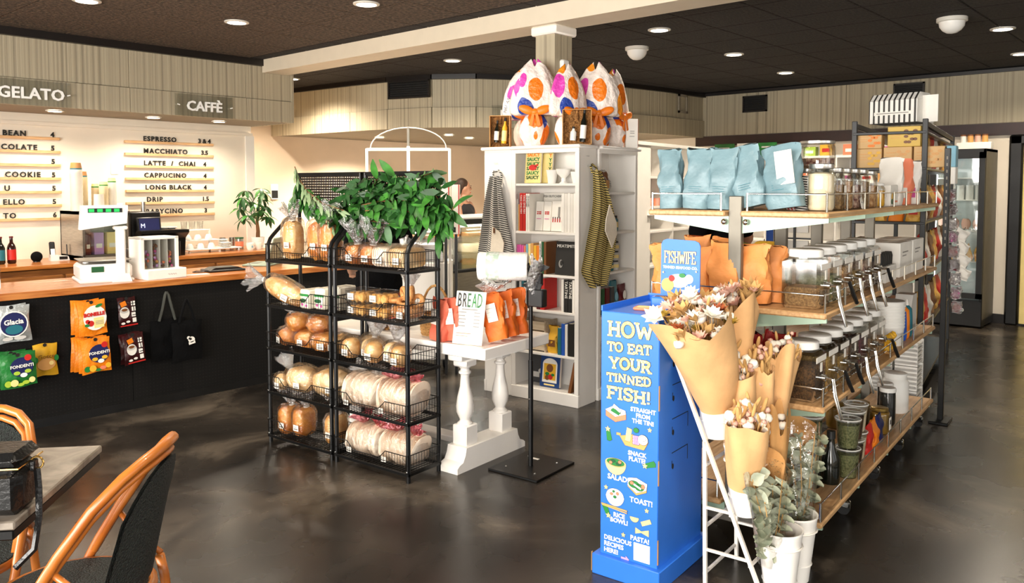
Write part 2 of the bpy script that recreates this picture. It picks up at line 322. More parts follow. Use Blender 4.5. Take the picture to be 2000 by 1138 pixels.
# ================================================================ SHAPES SHARED BY MANY THINGS
def C(name,h,rough=.5,**k): return mat(name,h,rough,**k)
for _n,_h in (('ink_navy','#141b52'),('ink_orange','#ee8213'),('ink_yellow','#e7b12c'),('ink_green','#1e7a34'),('ink_darkgreen','#14532a'),('ink_white','#f3efe6'),('ink_cream','#f5dc8f'),('ink_pink','#d8559f'),
    ('ink_lilac','#c59ad6'),('ink_brown','#7a4a22'),('ink_tan','#d9a05b'),('ink_salmon','#e8825d'),('ink_teal','#1d6a78'),('ink_grey','#8d8a85'),('ink_lightgrey','#c9c6c0'),('ink_blue','#1d55b5'),('ink_darkred','#5e1218'),('ink_lime','#a9c53a'),('ink_sky','#7fb5c9')): C(_n,_h,.5,var=.04)
C('silver_foil','#c9cfcf',.3,metal=.5,var=.1,bump=.4,bscale=30); C('foil_green','#1c6e2c',.35,var=.2,bump=.3,bscale=30); C('foil_orange','#e8820f',.4,var=.1,bump=.3,bscale=30); C('foil_yellow','#d9a51f',.45,var=.08,bump=.2,bscale=30); C('foil_dark','#3a0e10',.3,var=.5,bump=.3,bscale=30)
def disc(cx,cz,rx,rz=None,n=20,a0=0,a1=2*PI):
    rz=rz or rx; full=abs(a1-a0)>6.2
    return [(cx+rx*cos(a0+(a1-a0)*i/(n if full else n-1)),cz+rz*sin(a0+(a1-a0)*i/(n if full else n-1))) for i in range(n)]
def rect(x0,x1,z0,z1): return [(x0,z0),(x1,z0),(x1,z1),(x0,z1)]
def star(cx,cz,r,rot=PI/2): return [(cx+(r if i%2==0 else r*.45)*cos(rot+PI*i/5),cz+(r if i%2==0 else r*.45)*sin(rot+PI*i/5)) for i in range(10)]
def rot2(p,a,c=(0,0)): return [(c[0]+(x-c[0])*cos(a)-(z-c[1])*sin(a),c[1]+(x-c[0])*sin(a)+(z-c[1])*cos(a)) for x,z in p]
def grow(p,k):
    cx=sum(q[0] for q in p)/len(p); cz=sum(q[1] for q in p)/len(p)
    return [(cx+(x-cx)*(1+k/max(1e-4,math.hypot(x-cx,z-cz))),cz+(z-cz)*(1+k/max(1e-4,math.hypot(x-cx,z-cz)))) for x,z in p]
def PRINT(name,layers,parent,loc=(0,0,0),rot=(0,0,0),th=.0012,outline=None,ow=.003):
    """flat print: layers = [(material,[polygons])], each layer a hair proud of the one before, facing -y"""
    mb=MB(); mats=[]
    for i,(m,ps) in enumerate(layers):
        if outline and i>=0:
            if outline not in mats: mats.append(outline)
            mb.k=mats.index(outline)
            for p in ps: mb.prism(grow(p,ow)[::-1],-(th*(i+.5)),0,'y')
        if m not in mats: mats.append(m)
        mb.k=mats.index(m)
        for p in ps: mb.prism(p[::-1],-th*(i+1),0,'y')
    if len(mats)==1: mb.k=0
    return OBJ(name,mb,mats,parent,loc,rot,smooth=0)
def pillow(w,h,d,seed=0,n=9,m=12,seal=.08,wob=.004):
    """sealed pillow bag hanging or standing, base at z=0, front -y"""
    rnd=random.Random(seed); ph=[rnd.uniform(0,6) for _ in range(6)]; mb=MB()
    def pt(u,v,s):
        x=(u-.5)*w; z=v*h; vv=min(1,max(0,(v-seal)/(1-2*seal))); k=(1-abs(2*u-1)**5)*(1-abs(2*vv-1)**4)
        wv=wob*(sin(9*u+ph[0]+5*v)+sin(14*v+ph[1])*.7+sin(17*u-8*v+ph[2])*.5)
        return (x*(1-.05*sin(PI*v))+wob*.6*sin(7*v+ph[3]), s*(d/2*k+.0015)+wv*min(1,k+.25)*s+wob*.5*sin(11*u+ph[4])*(1-k), z+wob*sin(6*u+ph[5]))
    for s in (-1,1):
        f=(lambda u,v,s=s: pt(u,v,s)) if s<0 else (lambda u,v,s=s: pt(1-u,v,s)); mb.grid(n,m,f)
    return mb
def pouch(w,d,h,seed=0,n=20,m=14,lean=0,topw=.95,wr=.006,fold=.0,topd=.02,e=.55,flare=0):
    """standing stuffed bag, base z=0; closes to a flat crimped lip at the top"""
    rnd=random.Random(seed); ph=[rnd.uniform(0,6.3) for _ in range(8)]; rings=[]
    for i in range(m+1):
        t=i/m; ww=w/2*(1-.06*(1-min(1,t*6)))*((1-t)*1+t*topw)*(1+flare*max(0,t-.8)*5); dd=d/2*(1 if t<.45 else max(topd,1-((t-.45)/.55)**1.35)); dd*=(.86+.14*min(1,t*7)); r=[]
        for j in range(n):
            a=2*PI*j/n; c,s=cos(a),sin(a); x=sgn(c)*abs(c)**e*ww; y=sgn(s)*abs(s)**e*dd
            q=wr*(sin(3*a+ph[0]+7*t)+.8*sin(5*a+ph[1]-11*t)+.7*sin(13*t+ph[2]+a)+.5*sin(8*a+ph[3]+19*t))*min(1,.25+3*t)
            x+=q*c; y+=q*s*(1 if dd>.03 else .45)
            r.append((x+lean*h*t*t+wr*sin(5*t+ph[4]),y+fold*t*t*t*d+wr*.7*sin(6*t+ph[5]),h*t+(wr*1.2*sin(2*a+ph[6]) if t>.9 else 0)))
        rings.append(r)
    return MB().ring_loft(rings)
def wrinkle_blob(rx,ry,rz,e=.7,seed=0,amp=.08,nu=18,nv=12,fr=1.0,flat=.0):
    off=Vector((seed*3.17,seed*1.31,seed*.77)); mb=MB()
    def f(p):
        q=Vector([sgn(c)*abs(c)**e for c in p]); k=1+amp*noise.noise(q*2.2*fr+off)+amp*.5*noise.noise(q*5*fr+off)
        q=q*k
        if flat and q.z<-flat: q.z=-flat
        return q
    return mb.ball((0,0,0),(rx,ry,rz),nu,nv,f)
def ruffle(r0,r1,h,seed=0,n=26,m=5,tw=.35):
    """gathered open neck of a plastic bag, opening upward from z=0"""
    rnd=random.Random(seed); p1,p2=rnd.uniform(0,6),rnd.uniform(0,6)
    def f(u,v):
        a=2*PI*u; k=r0+(r1-r0)*v**.8; w=1+tw*v*(sin(7*a+p1)+.6*sin(11*a+p2)); return (cos(a)*k*w,sin(a)*k*w*.75,h*v*(1+.18*sin(5*a+p2)))
    return MB().grid(n,m,f,cu=True)
def lay(mb,T): mb.v=[tuple(T@Vector(p)) for p in mb.v]; return mb
def join(*ms):
    r=MB()
    for m in ms:
        o=len(r.v); r.v+=m.v; r.f+=[tuple(i+o for i in f) for f in m.f]; r.mi+=m.mi
    return r
def TR(x,y,z,rx=0,ry=0,rz=0): return Matrix.Translation((x,y,z))@Euler((rx,ry,rz)).to_matrix().to_4x4()
def hull_cup(r0,r1,h,th=.0015,n=18): return [(0.001,0),(r0,0),(r1,h),(r1-th,h),(r0-th,.003),(.001,.003)]
# ================================================================ COUNTERS ON THE LEFT
def pegboard_material(name,base,hole,pitch,r):
    m=mat(name,base,.75,var=.15,spec=.25); nt=m.node_tree; L=nt.links.new; b=nt.nodes['Principled BSDF']
    tc=N(nt,'ShaderNodeTexCoord'); v=N(nt,'ShaderNodeVectorMath',operation='SCALE'); v.inputs['Scale'].default_value=1/pitch; L(tc.outputs['Object'],v.inputs[0])
    f=N(nt,'ShaderNodeVectorMath',operation='FRACTION'); L(v.outputs[0],f.inputs[0]); s=N(nt,'ShaderNodeVectorMath',operation='SUBTRACT'); s.inputs[1].default_value=(.5,.5,.5); L(f.outputs[0],s.inputs[0])
    mu=N(nt,'ShaderNodeVectorMath',operation='MULTIPLY'); mu.inputs[1].default_value=(1,0,1); L(s.outputs[0],mu.inputs[0]); ln=N(nt,'ShaderNodeVectorMath',operation='LENGTH'); L(mu.outputs[0],ln.inputs[0])
    lt=N(nt,'ShaderNodeMath',operation='LESS_THAN'); lt.inputs[1].default_value=r; L(ln.outputs['Value'],lt.inputs[0])
    if hole is None:
        inv=N(nt,'ShaderNodeMath',operation='SUBTRACT'); inv.inputs[0].default_value=1; L(lt.outputs[0],inv.inputs[1]); L(inv.outputs[0],b.inputs['Alpha'])
    else:
        mx=N(nt,'ShaderNodeMix',data_type='RGBA'); mx.inputs['A'].default_value=lin(base)+(1,); mx.inputs['B'].default_value=lin(hole)+(1,); L(lt.outputs[0],mx.inputs['Factor']); L(mx.outputs['Result'],b.inputs['Base Color'])
pegboard_material('pegboard_black','#0a0908','#191715',.0254,.16)
t=THING('bar_counter','black pegboard bar counter facing the shop, holding up the long wooden top','counter',(0,5.906,0))
OBJ('body',MB().box(-2.4,4.62,.02,.62,0,.872),'black_plastic',t); OBJ('toe_kick',MB().box(-2.4,4.62,.0,.02,0,.06),'black_plastic',t)
x=-2.4
while x<4.6: OBJ('pegboard_panel',MB().rbox(x+.001,min(x+1.219,4.62),.0,.02,.06,.872,.002),'pegboard_black',t); x+=1.22
t=THING('counter_top','long orange brown wooden worktop lying on the black pegboard counter','worktop',(0,5.866,.873))
for k in range(4): OBJ('wood_board',MB().rbox(-2.45,4.66,.171*k,.171*k+.170,0,.047,.003),'counter_wood',t)
t=THING('back_counter','low wooden back counter with drawers under the menu wall','counter',(0,8.0,0))
OBJ('carcass',MB().box(-2.4,5.0,.06,.79,0,.85),'drawer_wood',t)
for x in [ -2.4+.74*i for i in range(10)]:
    for z0,z1 in ((.62,.8),(.3,.6),(.05,.28)):
        d=OBJ('drawer_front',MB().rbox(x+.01,x+.73,.03,.06,z0,z1,.006),'drawer_wood',t)
OBJ('top',MB().rbox(-2.45,5.05,0,.795,.862,.9,.004),'counter_wood',t)
# menu rails with letters
mat('rail_wood','#d9b184',.5,col2='#c89a68',scale=5,stretch=(2,14,14))
ML=[('BEAN',2.53,'4'),('COLATE',2.515,'5'),('',2.5,'5'),('COOKIE',2.54,'5'),('U',2.53,'5'),('ELLO',2.515,'5'),('TO',2.515,'6')]
MR=[('ESPRESSO',3.86,'3 & 4'),('MACCHIATO',3.86,'3.5'),('LATTE  /  CHAI',3.86,'4'),('CAPPUCINO',3.86,'4'),('LONG BLACK',3.87,'4'),('DRIP',3.88,'1.5'),('BABYCINO',3.87,'3')]
OD=['topmost','second','third','fourth','fifth','sixth','lowest']
for side,rows,x0,x1,z0,dz,px in (('gelato',ML,1.9,3.03,2.09,.132,2.95),('coffee',MR,3.66,4.65,2.092,.1305,4.55)):
    for i,(s,tx,pr) in enumerate(rows):
        z=z0-dz*i; t=THING('menu_rail','%s wooden rail of the %s menu on the cream wall, with black letters'%(OD[i],side),'menu rail',(0,8.8,z),0,side+' menu rails')
        OBJ('ledge',MB().rbox(x0,x1,-.032,0,-.028,0,.003),'rail_wood',t)
        sz=.072
        if s: TXT('letters',s,sz,'print_black',t,(tx,-.012,.002),ext=.002,off=.0024,space=1.22)
        TXT('price',pr,sz*.95,'print_black',t,(px,-.012,.002),ext=.002,off=.0024,al='CENTER' if side=='coffee' else 'LEFT')
mat('sign_letter','#fbfaf5',.4,var=0)
for s,x,sz,lb in (('GELATO',2.515,.135,'white block letter gelato sign on a clear panel under the soffit'),('CAFFÈ',4.105,.135,'white block letter caffe sign on a clear panel beside the beam')):
    t=THING('hanging_sign',lb,'sign',(x,7.905,2.36),0,'soffit signs')
    w_=.26 if s=='GELATO' else .25
    OBJ('clear_panel',MB().box(-w_-.06,w_+.06,.002,.008,-.05,.17),'clear_tub',t); TXT('letters',s,sz,'sign_letter',t,(0,0,.01),al='CENTER',ext=.008,off=.003,space=1.04 if s=='GELATO' else 1.0)
    for sx in (-1,1): OBJ('standoff_pin',MB().cyl((sx*(w_+.02),-.02,.055),(sx*(w_+.045),-.02,.062),.006),'sign_letter',t)
t=THING('hanging_sign','white letter of a sign half hidden by the gift boxes under the curved soffit','sign',(7.30,6.77,2.42),R(-38)); OBJ('clear_panel',MB().box(-.1,.3,.002,.008,-.05,.17),'clear_tub',t); TXT('letters','P',.15,'sign_letter',t,(0,0,.01),ext=.008,off=.003)
# wall plates
def wall_plate(x,y,z,label):
    t=THING('light_switch',label,'switch',(x,y,z)); OBJ('plate',MB().rbox(-.04,.04,-.008,0,-.06,.06,.003),'white_plastic',t); OBJ('rocker',MB().rbox(-.017,.017,-.013,-.008,-.033,.033,.002),'white_plastic',t)
wall_plate(3.56,8.8,1.79,'white light switch on the cream wall between the two menus')
t=THING('wall_phone_panel','white and black keypad panel on the wall behind the potted plant','panel',(6.42,10.4,1.52)); OBJ('housing',MB().rbox(-.06,.06,-.03,0,-.1,.12,.006),'white_plastic',t); OBJ('screen',MB().rbox(-.05,.05,-.036,-.03,-.08,.03,.003),'black_plastic',t)
# steel display cabinet and the cup stacks on it
t=THING('warming_cabinet','stainless steel cabinet with glass front on the back counter, cup stacks on top','cabinet',(2.95,8.05,.9))
b=MB(); b.box(0,.02,0,.55,0,.47); b.box(.4,.42,0,.55,0,.47); b.box(0,.42,0,.55,.44,.47); b.box(0,.42,0,.55,0,.05); b.box(0,.42,.53,.55,0,.47); OBJ('shell',b,'steel',t)
OBJ('hood',MB().prism([(0,.47),(-.03,.47),(-.03,.455),(.03,.42),(.03,.44)],-.005,.425,'x'),'steel',t); OBJ('glass_door',MB().box(.02,.4,.004,.01,.05,.43),'glass',t); OBJ('front_frame',MB().box(0,.02,-.006,.006,.05,.43).box(.4,.42,-.006,.006,.05,.43).box(0,.42,-.006,.006,.04,.06),'steel',t)
for x,m_,h,wd,lb,nm in ((3.03,'ink_darkred',.2,.05,'dark red carton inside the steel cabinet','carton'),(3.11,'ink_lilac',.21,.09,'lilac carton inside the steel cabinet','carton'),(3.23,'ink_cream',.21,.1,'cream carton inside the steel cabinet','carton')):
    o=tag(OBJ(nm,MB().rbox(0,wd,0,.1,0,h,.003),m_,None,(x,8.2,.951)),lb,nm,'cartons in the steel cabinet'); OBJ('carton_print',MB().box(wd*.2,wd*.8,-.001,.0,h*.3,h*.5),'ink_white',o)
def cup_stack(x,y,z,r,h,nrim,m_,label,band=None,cap=None):
    t=THING('cup_stack',label,'cups',(x,y,z),0,'paper cup stacks on the steel cabinet')
    pr=[(.7*r,h)]; H0=h*(.86 if cap else 1)
    OBJ('stacked_cups',MB().lathe([(r*.98,0)]+[(r*(1.0 if i%2 else .965),H0*(i+.5)/nrim) for i in range(nrim)]+[(r*.9,H0)],n=18),m_,t)
    if band: OBJ('colour_band',MB().lathe([(r*.93,H0),(r*.93,H0+.012)],n=18),band,t)
    if cap: OBJ('top_cup',MB().lathe([(r*.93,H0+.012),(r*.78,h)],n=18),cap,t)
C('cup_tan','#ad7a45'); C('cup_cream','#cbb892'); C('cup_white','#d6cfc2')
for x,y,r,h,n_,m_,bd,cp,lb in ((3.0,8.3,.055,.46,16,'cup_white','ink_teal','cup_tan','tallest white cup stack with tan top cup and blue band'),(3.10,8.42,.045,.38,14,'cup_cream','ink_teal','cup_tan','thin cup stack with tan top behind the tallest stack'),
    (3.17,8.22,.048,.16,1,'cup_white',None,None,'short plain white paper cup pile on the cabinet'),(3.26,8.33,.042,.28,10,'cup_cream','ink_green','ink_cream','cream cup stack with green band in the middle'),(3.23,8.46,.036,.26,10,'cup_cream','ink_green','ink_cream','slim cream cup stack with green band at the back'),(3.36,8.38,.04,.32,12,'cup_white','ink_green','ink_cream','right-hand tall cup stack with green band'),(3.37,8.2,.04,.07,3,'white_plastic',None,None,'lowest white lid pile at the cabinet edge')):
    cup_stack(x,y,1.371,r,h,n_,m_,lb,bd,cp)
# dark coffee machine with screen
t=THING('coffee_machine','tall black coffee machine with tilted screen right of the steel cabinet','machine',(3.46,8.1,.9))
OBJ('tower',MB().rbox(0,.3,.1,.5,0,.45,.01),'black_plastic',t); OBJ('body',MB().prism([(.1,0),(.1,.2),(.02,.27),(-.1,.27),(-.1,.24),(-.02,.18),(0,0)],.02,.5,'x'),'black_metal',t); OBJ('screen_frame',MB().rbox(.03,.27,-.02,.01,.25,.4,.008),'black_plastic',t,(0,0,0),(R(-8),0,0))
s=OBJ('screen',MB().box(.05,.25,-.024,-.02,.27,.385),'ink_navy',t,(0,0,0),(R(-8),0,0)); mat('screen_text','#dfe6ff',.4,var=0,emit=.8); TXT('screen_text','M',.06,'screen_text',s,(.06,-.026,.295))
OBJ('drip_box',MB().rbox(.02,.42,-.08,.1,.0,.16,.01),'black_plastic',t); OBJ('bean_lid',MB().cyl((.17,.2,.45),(.17,.2,.55),.022),'steel',t); OBJ('cup_warmer',MB().rbox(.2,.54,.05,.45,.24,.26,.004),'black_metal',t)
for x in (.3,.39,.48): OBJ('saucer_pile',MB().lathe([(.03,.26),(.055,.275),(.055,.285),(.03,.28)],x,.25,n=14),'white_plastic',t)
# scale
def scale():
    t=THING('shop_scale','white shop scale with tall green digit display on the wooden counter','scale',(2.20,6.06,.92),R(-12))
    OBJ('base',MB().rbox(0,.34,0,.34,.02,.13,.02),'white_plastic',t); OBJ('base_skirt',MB().rbox(-.01,.35,-.01,.35,0,.025,.008),'white_plastic',t); OBJ('weighing_plate',MB().rbox(.005,.335,.01,.33,.15,.158,.003),'steel',t)
    for x in (.06,.28): OBJ('plate_foot',MB().cyl((x,.17,.128),(x,.17,.152),.02),'white_plastic',t)
    OBJ('front_display',MB().box(.07,.15,-.004,0,.075,.115),'ink_darkgreen',t)
    OBJ('post',MB().rbox(.235,.295,-.02,.04,0,.4,.01),'white_plastic',t); OBJ('post_foot',MB().prism([(.2,0),(.33,0),(.31,.06),(.22,.06)],-.035,.06,'y'),'white_plastic',t); OBJ('post_collar',MB().rbox(.22,.31,-.03,.05,.375,.4,.008),'white_plastic',t)
    h=OBJ('display_head',MB().prism([(0,.38),(.3,.42),(.31,.55),(.015,.55)],-.05,.05,'y'),'white_plastic',t)
    w_=OBJ('display_window',MB().box(.05,.27,-.0535,-.05,.5,.53),'black_plastic',t,(0,0,0))
    mat('green_digits','#1fae52',.4,var=0,emit=.5)
    for i in range(4): OBJ('digit_block',MB().box(.055+i*.054,.09+i*.054,-.055,-.0535,.504,.526),'green_digits',w_)
scale()
# acrylic candy dispenser
t=THING('sweet_dispenser','white box dispenser with clear upright tubes of sweets near the counter edge','dispenser',(2.60,5.94,.92),R(4))
b=MB(); b.rbox(0,.03,.06,.24,0,.31,.004); b.rbox(.27,.3,.06,.24,0,.31,.004); b.rbox(0,.3,.06,.24,.29,.31,.004); b.rbox(0,.3,.22,.24,0,.31,.004); OBJ('frame',b,'white_lacquer',t)
tr=OBJ('tray',MB().rbox(0,.31,-.03,.07,0,.075,.006),'white_lacquer',t); OBJ('script_mark',MB().tube([(.16+.006*i,-.031,.034+.006*sin(i*2.1)) for i in range(12)],.0012,4),'ink_grey',tr)
for i in range(5): OBJ('tube_divider',MB().box(.03+i*.06,.036+i*.06,.07,.22,.075,.29),'white_plastic',t)
rnd=random.Random(5)
for i in range(4):
    hh=(.13,.17,.04,.12)[i]
    for k in range(int(hh*130)): OBJ('sweet',MB().ball((0,0,0),(.013,.011,.009),7,5),('ink_pink','ink_salmon','ink_brown','ink_lilac','ink_tan')[rnd.randrange(5)],t,(.066+i*.06+rnd.uniform(-.014,.014),.1+rnd.uniform(-.015,.04),.085+hh*k/(hh*130)),(rnd.random()*3,rnd.random()*3,0))
OBJ('clear_front',MB().box(.03,.27,.066,.07,.075,.29),'clear_tub',t)
# black dispenser column beside the tablet stand and dark box behind
t=THING('receipt_printer','black receipt printer box behind the sweet dispenser','printer',(2.66,6.27,.92),R(0)); OBJ('body',MB().rbox(0,.2,0,.24,0,.2,.015),'black_plastic',t); OBJ('paper_slot',MB().box(.03,.17,-.003,.0,.12,.13),'ink_lightgrey',t); OBJ('cable',MB().tube([(.02,-.002,.1),(.0,-.02,.06),(-.02,-.03,.02),(.0,-.06,.006),(.05,-.05,.005)],.004),'black_plastic',t)
t=THING('clip_wallet','flat black bill wallet with a cable loop lying on the counter','wallet',(3.17,6.08,.92),R(-6)); OBJ('cover',MB().rbox(0,.3,0,.2,0,.018,.006),'black_plastic',t); OBJ('flap',MB().prism([(.02,.018),(.28,.018),(.24,.034),(.06,.034)],.02,.17,'y'),'black_plastic',t); OBJ('cable_loop',MB().tube([(-.005,.1,.008),(-.06,.12,.01),(-.1,.09,.006),(-.06,.05,.006),(0,.06,.008)],.004),'black_plastic',t)
tag(OBJ('paper_slip',MB().rbox(0,.2,0,.06,0,.004,.001),'paper',None,(2.925,6.0,.92),(0,0,R(-3))),'white paper slip on the counter beside the sweet dispenser','paper')
t=THING('laptop','open sage green laptop on the right end of the wooden counter','laptop',(3.76,6.18,.92),R(38)); C('sage','#8a9a86',.4); OBJ('keyboard_base',MB().rbox(0,.34,0,.24,0,.016,.005),'sage',t); OBJ('lid',MB().rbox(0,.34,-.006,.006,0,.24,.005),'sage',t,(0,.02,.014),(R(16),0,0)); OBJ('trackpad',MB().box(.1,.24,.14,.22,.016,.0165),'grey_steel',t)
t=THING('glass_jar','glass jar of orange biscuits at the left end of the counter','jar',(1.62,6.08,.92)); OBJ('jar_body',MB().lathe([(.02,0),(.085,.004),(.09,.02),(.09,.15),(.075,.175),(.075,.19)],cap1=False,n=24),'glass',t); OBJ('metal_rim',MB().lathe([(.078,.185),(.08,.2),(.06,.205)],n=24),'chrome',t)
for k in range(10): OBJ('biscuit',MB().lathe([(.001,0),(.026,.0),(.028,.006),(.024,.011),(.001,.012)],n=12),'ink_orange',t,(.035*cos(k*2.2),.035*sin(k*2.2),.01+.012*k),(.3*sin(k),.3*cos(k),0))
# bottles, speaker ball, phone on back counter
def bottle(x,y,z,m_,lm,label,r=.03,h=.25,group=None,cat='bottle',capm='ink_darkred'):
    t=THING('bottle',label,cat,(x,y,z),0,group); OBJ('glass_body',MB().lathe([(r*.8,0),(r,.01),(r,h*.58),(r*.8,h*.68),(r*.4,h*.78),(r*.36,h*.95)],n=16),m_,t); OBJ('label_band',MB().lathe([(r*1.02,h*.14),(r*1.02,h*.52)],n=16,cap0=False,cap1=False),lm,t); OBJ('cap',MB().cyl((0,0,h*.94),(0,0,h),r*.45),capm,t); return t
C('brown_glass','#2a0f0a',.12,var=.1); C('dark_glass','#12150f',.1,var=.1)
bottle(2.455,8.38,.9,'brown_glass','print_red','dark brown beer bottle with red label on the back counter',.037,.25); bottle(2.36,8.36,.9,'dark_glass','ink_teal','dark bottle with teal label at the left edge of the photo',.037,.25)
t=THING('smart_speaker','black fabric ball speaker on the back counter','speaker',(2.665,8.39,.9)); OBJ('fabric_ball',MB().ball((0,0,.048),.05,18,12,lambda p:Vector((p.x,p.y,max(p.z,-.92)))),'black_cloth',t); OBJ('foot_ring',MB().cyl((0,0,0),(0,0,.006),.032,n=18),'black_plastic',t)
t=THING('cordless_phone','silver and black cordless phone standing in its charging base','phone',(2.78,8.36,.9),R(-5)); OBJ('charging_base',MB().prism([(0,0),(.16,0),(.15,.04),(.0,.06)],0,.1,'y'),'white_plastic',t); OBJ('base_screen',MB().box(.07,.14,-.003,0,.012,.04),'black_plastic',t)
hs=OBJ('handset',MB().rbox(.0,.048,.02,.05,.03,.19,.008),'black_plastic',t,(0,0,0),(R(-12),0,0)); OBJ('keypad',MB().rbox(.006,.042,.014,.02,.06,.12,.002),'white_plastic',hs); OBJ('antenna',MB().cyl((.15,.05,.03),(.15,.06,.15),.005),'black_plastic',t)
# cup shelf with cups, glasses, plates
t=THING('cup_rack','two tier white cup rack on the back counter','rack',(4.05,8.22,.9))
OBJ('lower_tray',MB().rbox(0,.62,0,.26,.03,.042,.004),'white_plastic',t); OBJ('upper_tray',MB().rbox(0,.4,.06,.26,.125,.135,.004),'white_plastic',t); OBJ('top_tray',MB().rbox(-.02,.3,.1,.26,.235,.243,.003),'white_plastic',t)
for x in (.03,.37): OBJ('post',MB().box(x-.008,x+.008,.24,.256,0,.24),'white_plastic',t); OBJ('foot',MB().box(x-.008,x+.008,.02,.036,0,.03),'white_plastic',t)
cu=THING('coffee_cup','white cup','cup',(0,0,0)); OBJ('bowl',MB().lathe([(.02,0),(.024,.006),(.036,.03),(.04,.055),(.037,.055),(.03,.02),(.001,.01)],n=16,cap0=True),'white_plastic',cu); OBJ('handle',MB().tube([(.036,0,.045),(.055,0,.042),(.057,0,.025),(.034,0,.016)],.004),'white_plastic',cu)
PS=[(.05,.1,.136),(.16,.1,.136),(.28,.1,.136),(.05,.06,.043),(.17,.06,.043),(.29,.06,.043)]
NM=['left','middle','right']
for i,(a,b_,c_) in enumerate(PS):
    lb='white cup turned over on the %s tier of the cup rack, %s of three'%('upper' if i<3 else 'lower',NM[i%3])
    if i==0: o=cu; cu['label']=lb; cu['group']='white coffee cups'; cu.location=(4.05+a,8.22+b_,.9+c_+.056); cu.rotation_euler=(PI,0,.4)
    else: DUP(cu,(4.05+a,8.22+b_,.9+c_+.056),(PI,0,.5*i),lb)
for i,x in enumerate((4.0,4.09,4.18)):
    t=tag(OBJ('drinking_glass',MB().lathe([(.026,0),(.036,.09),(.034,.09),(.024,.004)],n=16,cap0=True,cap1=True),'clear_tub',None,(x+.09,8.38,1.1435)),'clear drinking glass on top of the cup rack, %s of three'%NM[i],'glass','clear glasses on the cup rack')
for x,y,n_,r,lb in ((4.52,8.3,4,.06,'pile of white saucers at the right end of the cup rack'),(4.56,8.43,6,.055,'taller pile of white saucers behind the cup rack')):
    z0=.943 if y<8.4 else .943; t=THING('saucer_pile',lb,'saucers',(x,y,z0))
    for k in range(n_): OBJ('saucer',MB().lathe([(r*.5,0),(r,.012),(r,.015),(r*.5,.005)],n=18),'white_plastic',t,(0,0,.0125*k))
t=THING('tin','round tin with orange label on the back counter','tin',(4.74,8.40,.9)); OBJ('tin_body',MB().lathe([(.045,0),(.045,.12)],n=18),'steel',t); OBJ('label_band',MB().lathe([(.046,.03),(.046,.09)],n=18,cap0=False,cap1=False),'ink_salmon',t); OBJ('lid',MB().cyl((0,0,.12),(0,0,.135),.047,n=18),'ink_darkgreen',t)
for i,(x,y) in enumerate(((4.72,8.52),(4.62,8.55))):
    tag(OBJ('steel_cup',MB().lathe([(.03,0),(.034,.13),(.031,.13),(.028,.005)],n=16),'steel',None,(x,y,.9)),'steel milk cup beside the saucers, %s'%('in front' if i==0 else 'at the back'),'cup','steel milk cups')
for i,(x,y) in enumerate(((4.76,8.2),(4.87,8.22),(4.82,8.31))):
    t=THING('mug','white mug with a blue sprig by the plant pot, %s of three'%('left','right','rear')[i],'mug',(x,y,.9),i*.8,'white mugs by the plant'); OBJ('mug_body',MB().lathe([(.03,0),(.04,.02),(.042,.075),(.038,.075),(.034,.01)],n=16),'white_lacquer',t); OBJ('handle',MB().tube([(.04,0,.06),(.062,0,.055),(.062,0,.03),(.04,0,.02)],.005),'white_lacquer',t); PRINT('sprig',[('ink_sky',[disc(0,.04,.01,.014)])],t,(0,-.041,0))
# potted plant
C('leaf_a','#2c5c22',.45,var=.25,scale=20); C('leaf_b','#3d7a2c',.45,var=.25,scale=20); C('leaf_c','#1f4a1c',.45,var=.25,scale=20); C('leaf_pale','#7d9268',.55,var=.2,scale=20); C('bark','#7a5230',.8,var=.2,bump=.4)
def leaf_mesh(l,wd,bend=.25,fold=.2,m_='leaf_a',n=6):
    """long oval leaf from origin along +x, midrib fold, tip droops"""
    mb=MB()
    def f(u,v):
        ww=wd/2*(sin(PI*min(1,u*.96+.02))**.75); s=(v-.5)*2; return (l*u,s*ww,fold*abs(s)*ww-bend*l*u*u)
    mb.grid(n,3,f); me=OBJ('leaf_tmp',mb,m_,smooth=180); d=me.data; bpy.data.objects.remove(me); return d
LEAF={}
for i,(l,wd,bd,m_) in enumerate(((.075,.026,.15,'leaf_a'),(.08,.028,.3,'leaf_b'),(.07,.024,.05,'leaf_c'),(.085,.026,.4,'leaf_a'))): LEAF['g%d'%i]=leaf_mesh(l,wd,bd,.35,m_)
for i,(l,bd,m_) in enumerate(((.13,.35,'leaf_b'),(.14,.6,'leaf_c'),(.12,.2,'leaf_a'))): LEAF['p%d'%i]=leaf_mesh(l,.046,bd,.3,m_)
t=THING('potted_plant','small green money tree in a white pot at the end of the back counter','plant',(4.96,8.38,.9))
OBJ('pot',MB().lathe([(.06,0),(.075,.11),(.078,.13),(.07,.13),(.065,.1)],n=20),'white_lacquer',t); OBJ('soil',MB().lathe([(.066,.112),(.01,.116)],n=16),'bark',t); OBJ('trunk',MB().tube([(0,0,.1),(.004,0,.2),(-.004,.004,.3),(0,0,.37)],[.026,.022,.018,.012],8),'bark',t)
rnd=random.Random(3)
for k in range(15):
    a=k*2.4; r=(.05,.12,.15,.11,.17)[k%5]; tip=Vector((r*1.2*cos(a),r*.8*sin(a),.68-.025*k))
    OBJ('stem',MB().tube([(0,0,.34),tip*.5+Vector((0,0,.16+.008*(15-k)*.6)),tip],.0035,5),'leaf_b',t)
    for q in range(6): LINK('leaf',LEAF['p%d'%(q%3)],t,tip,(rnd.uniform(-.4,.4),R(15)+rnd.uniform(-.3,.5),q*PI/3+a))
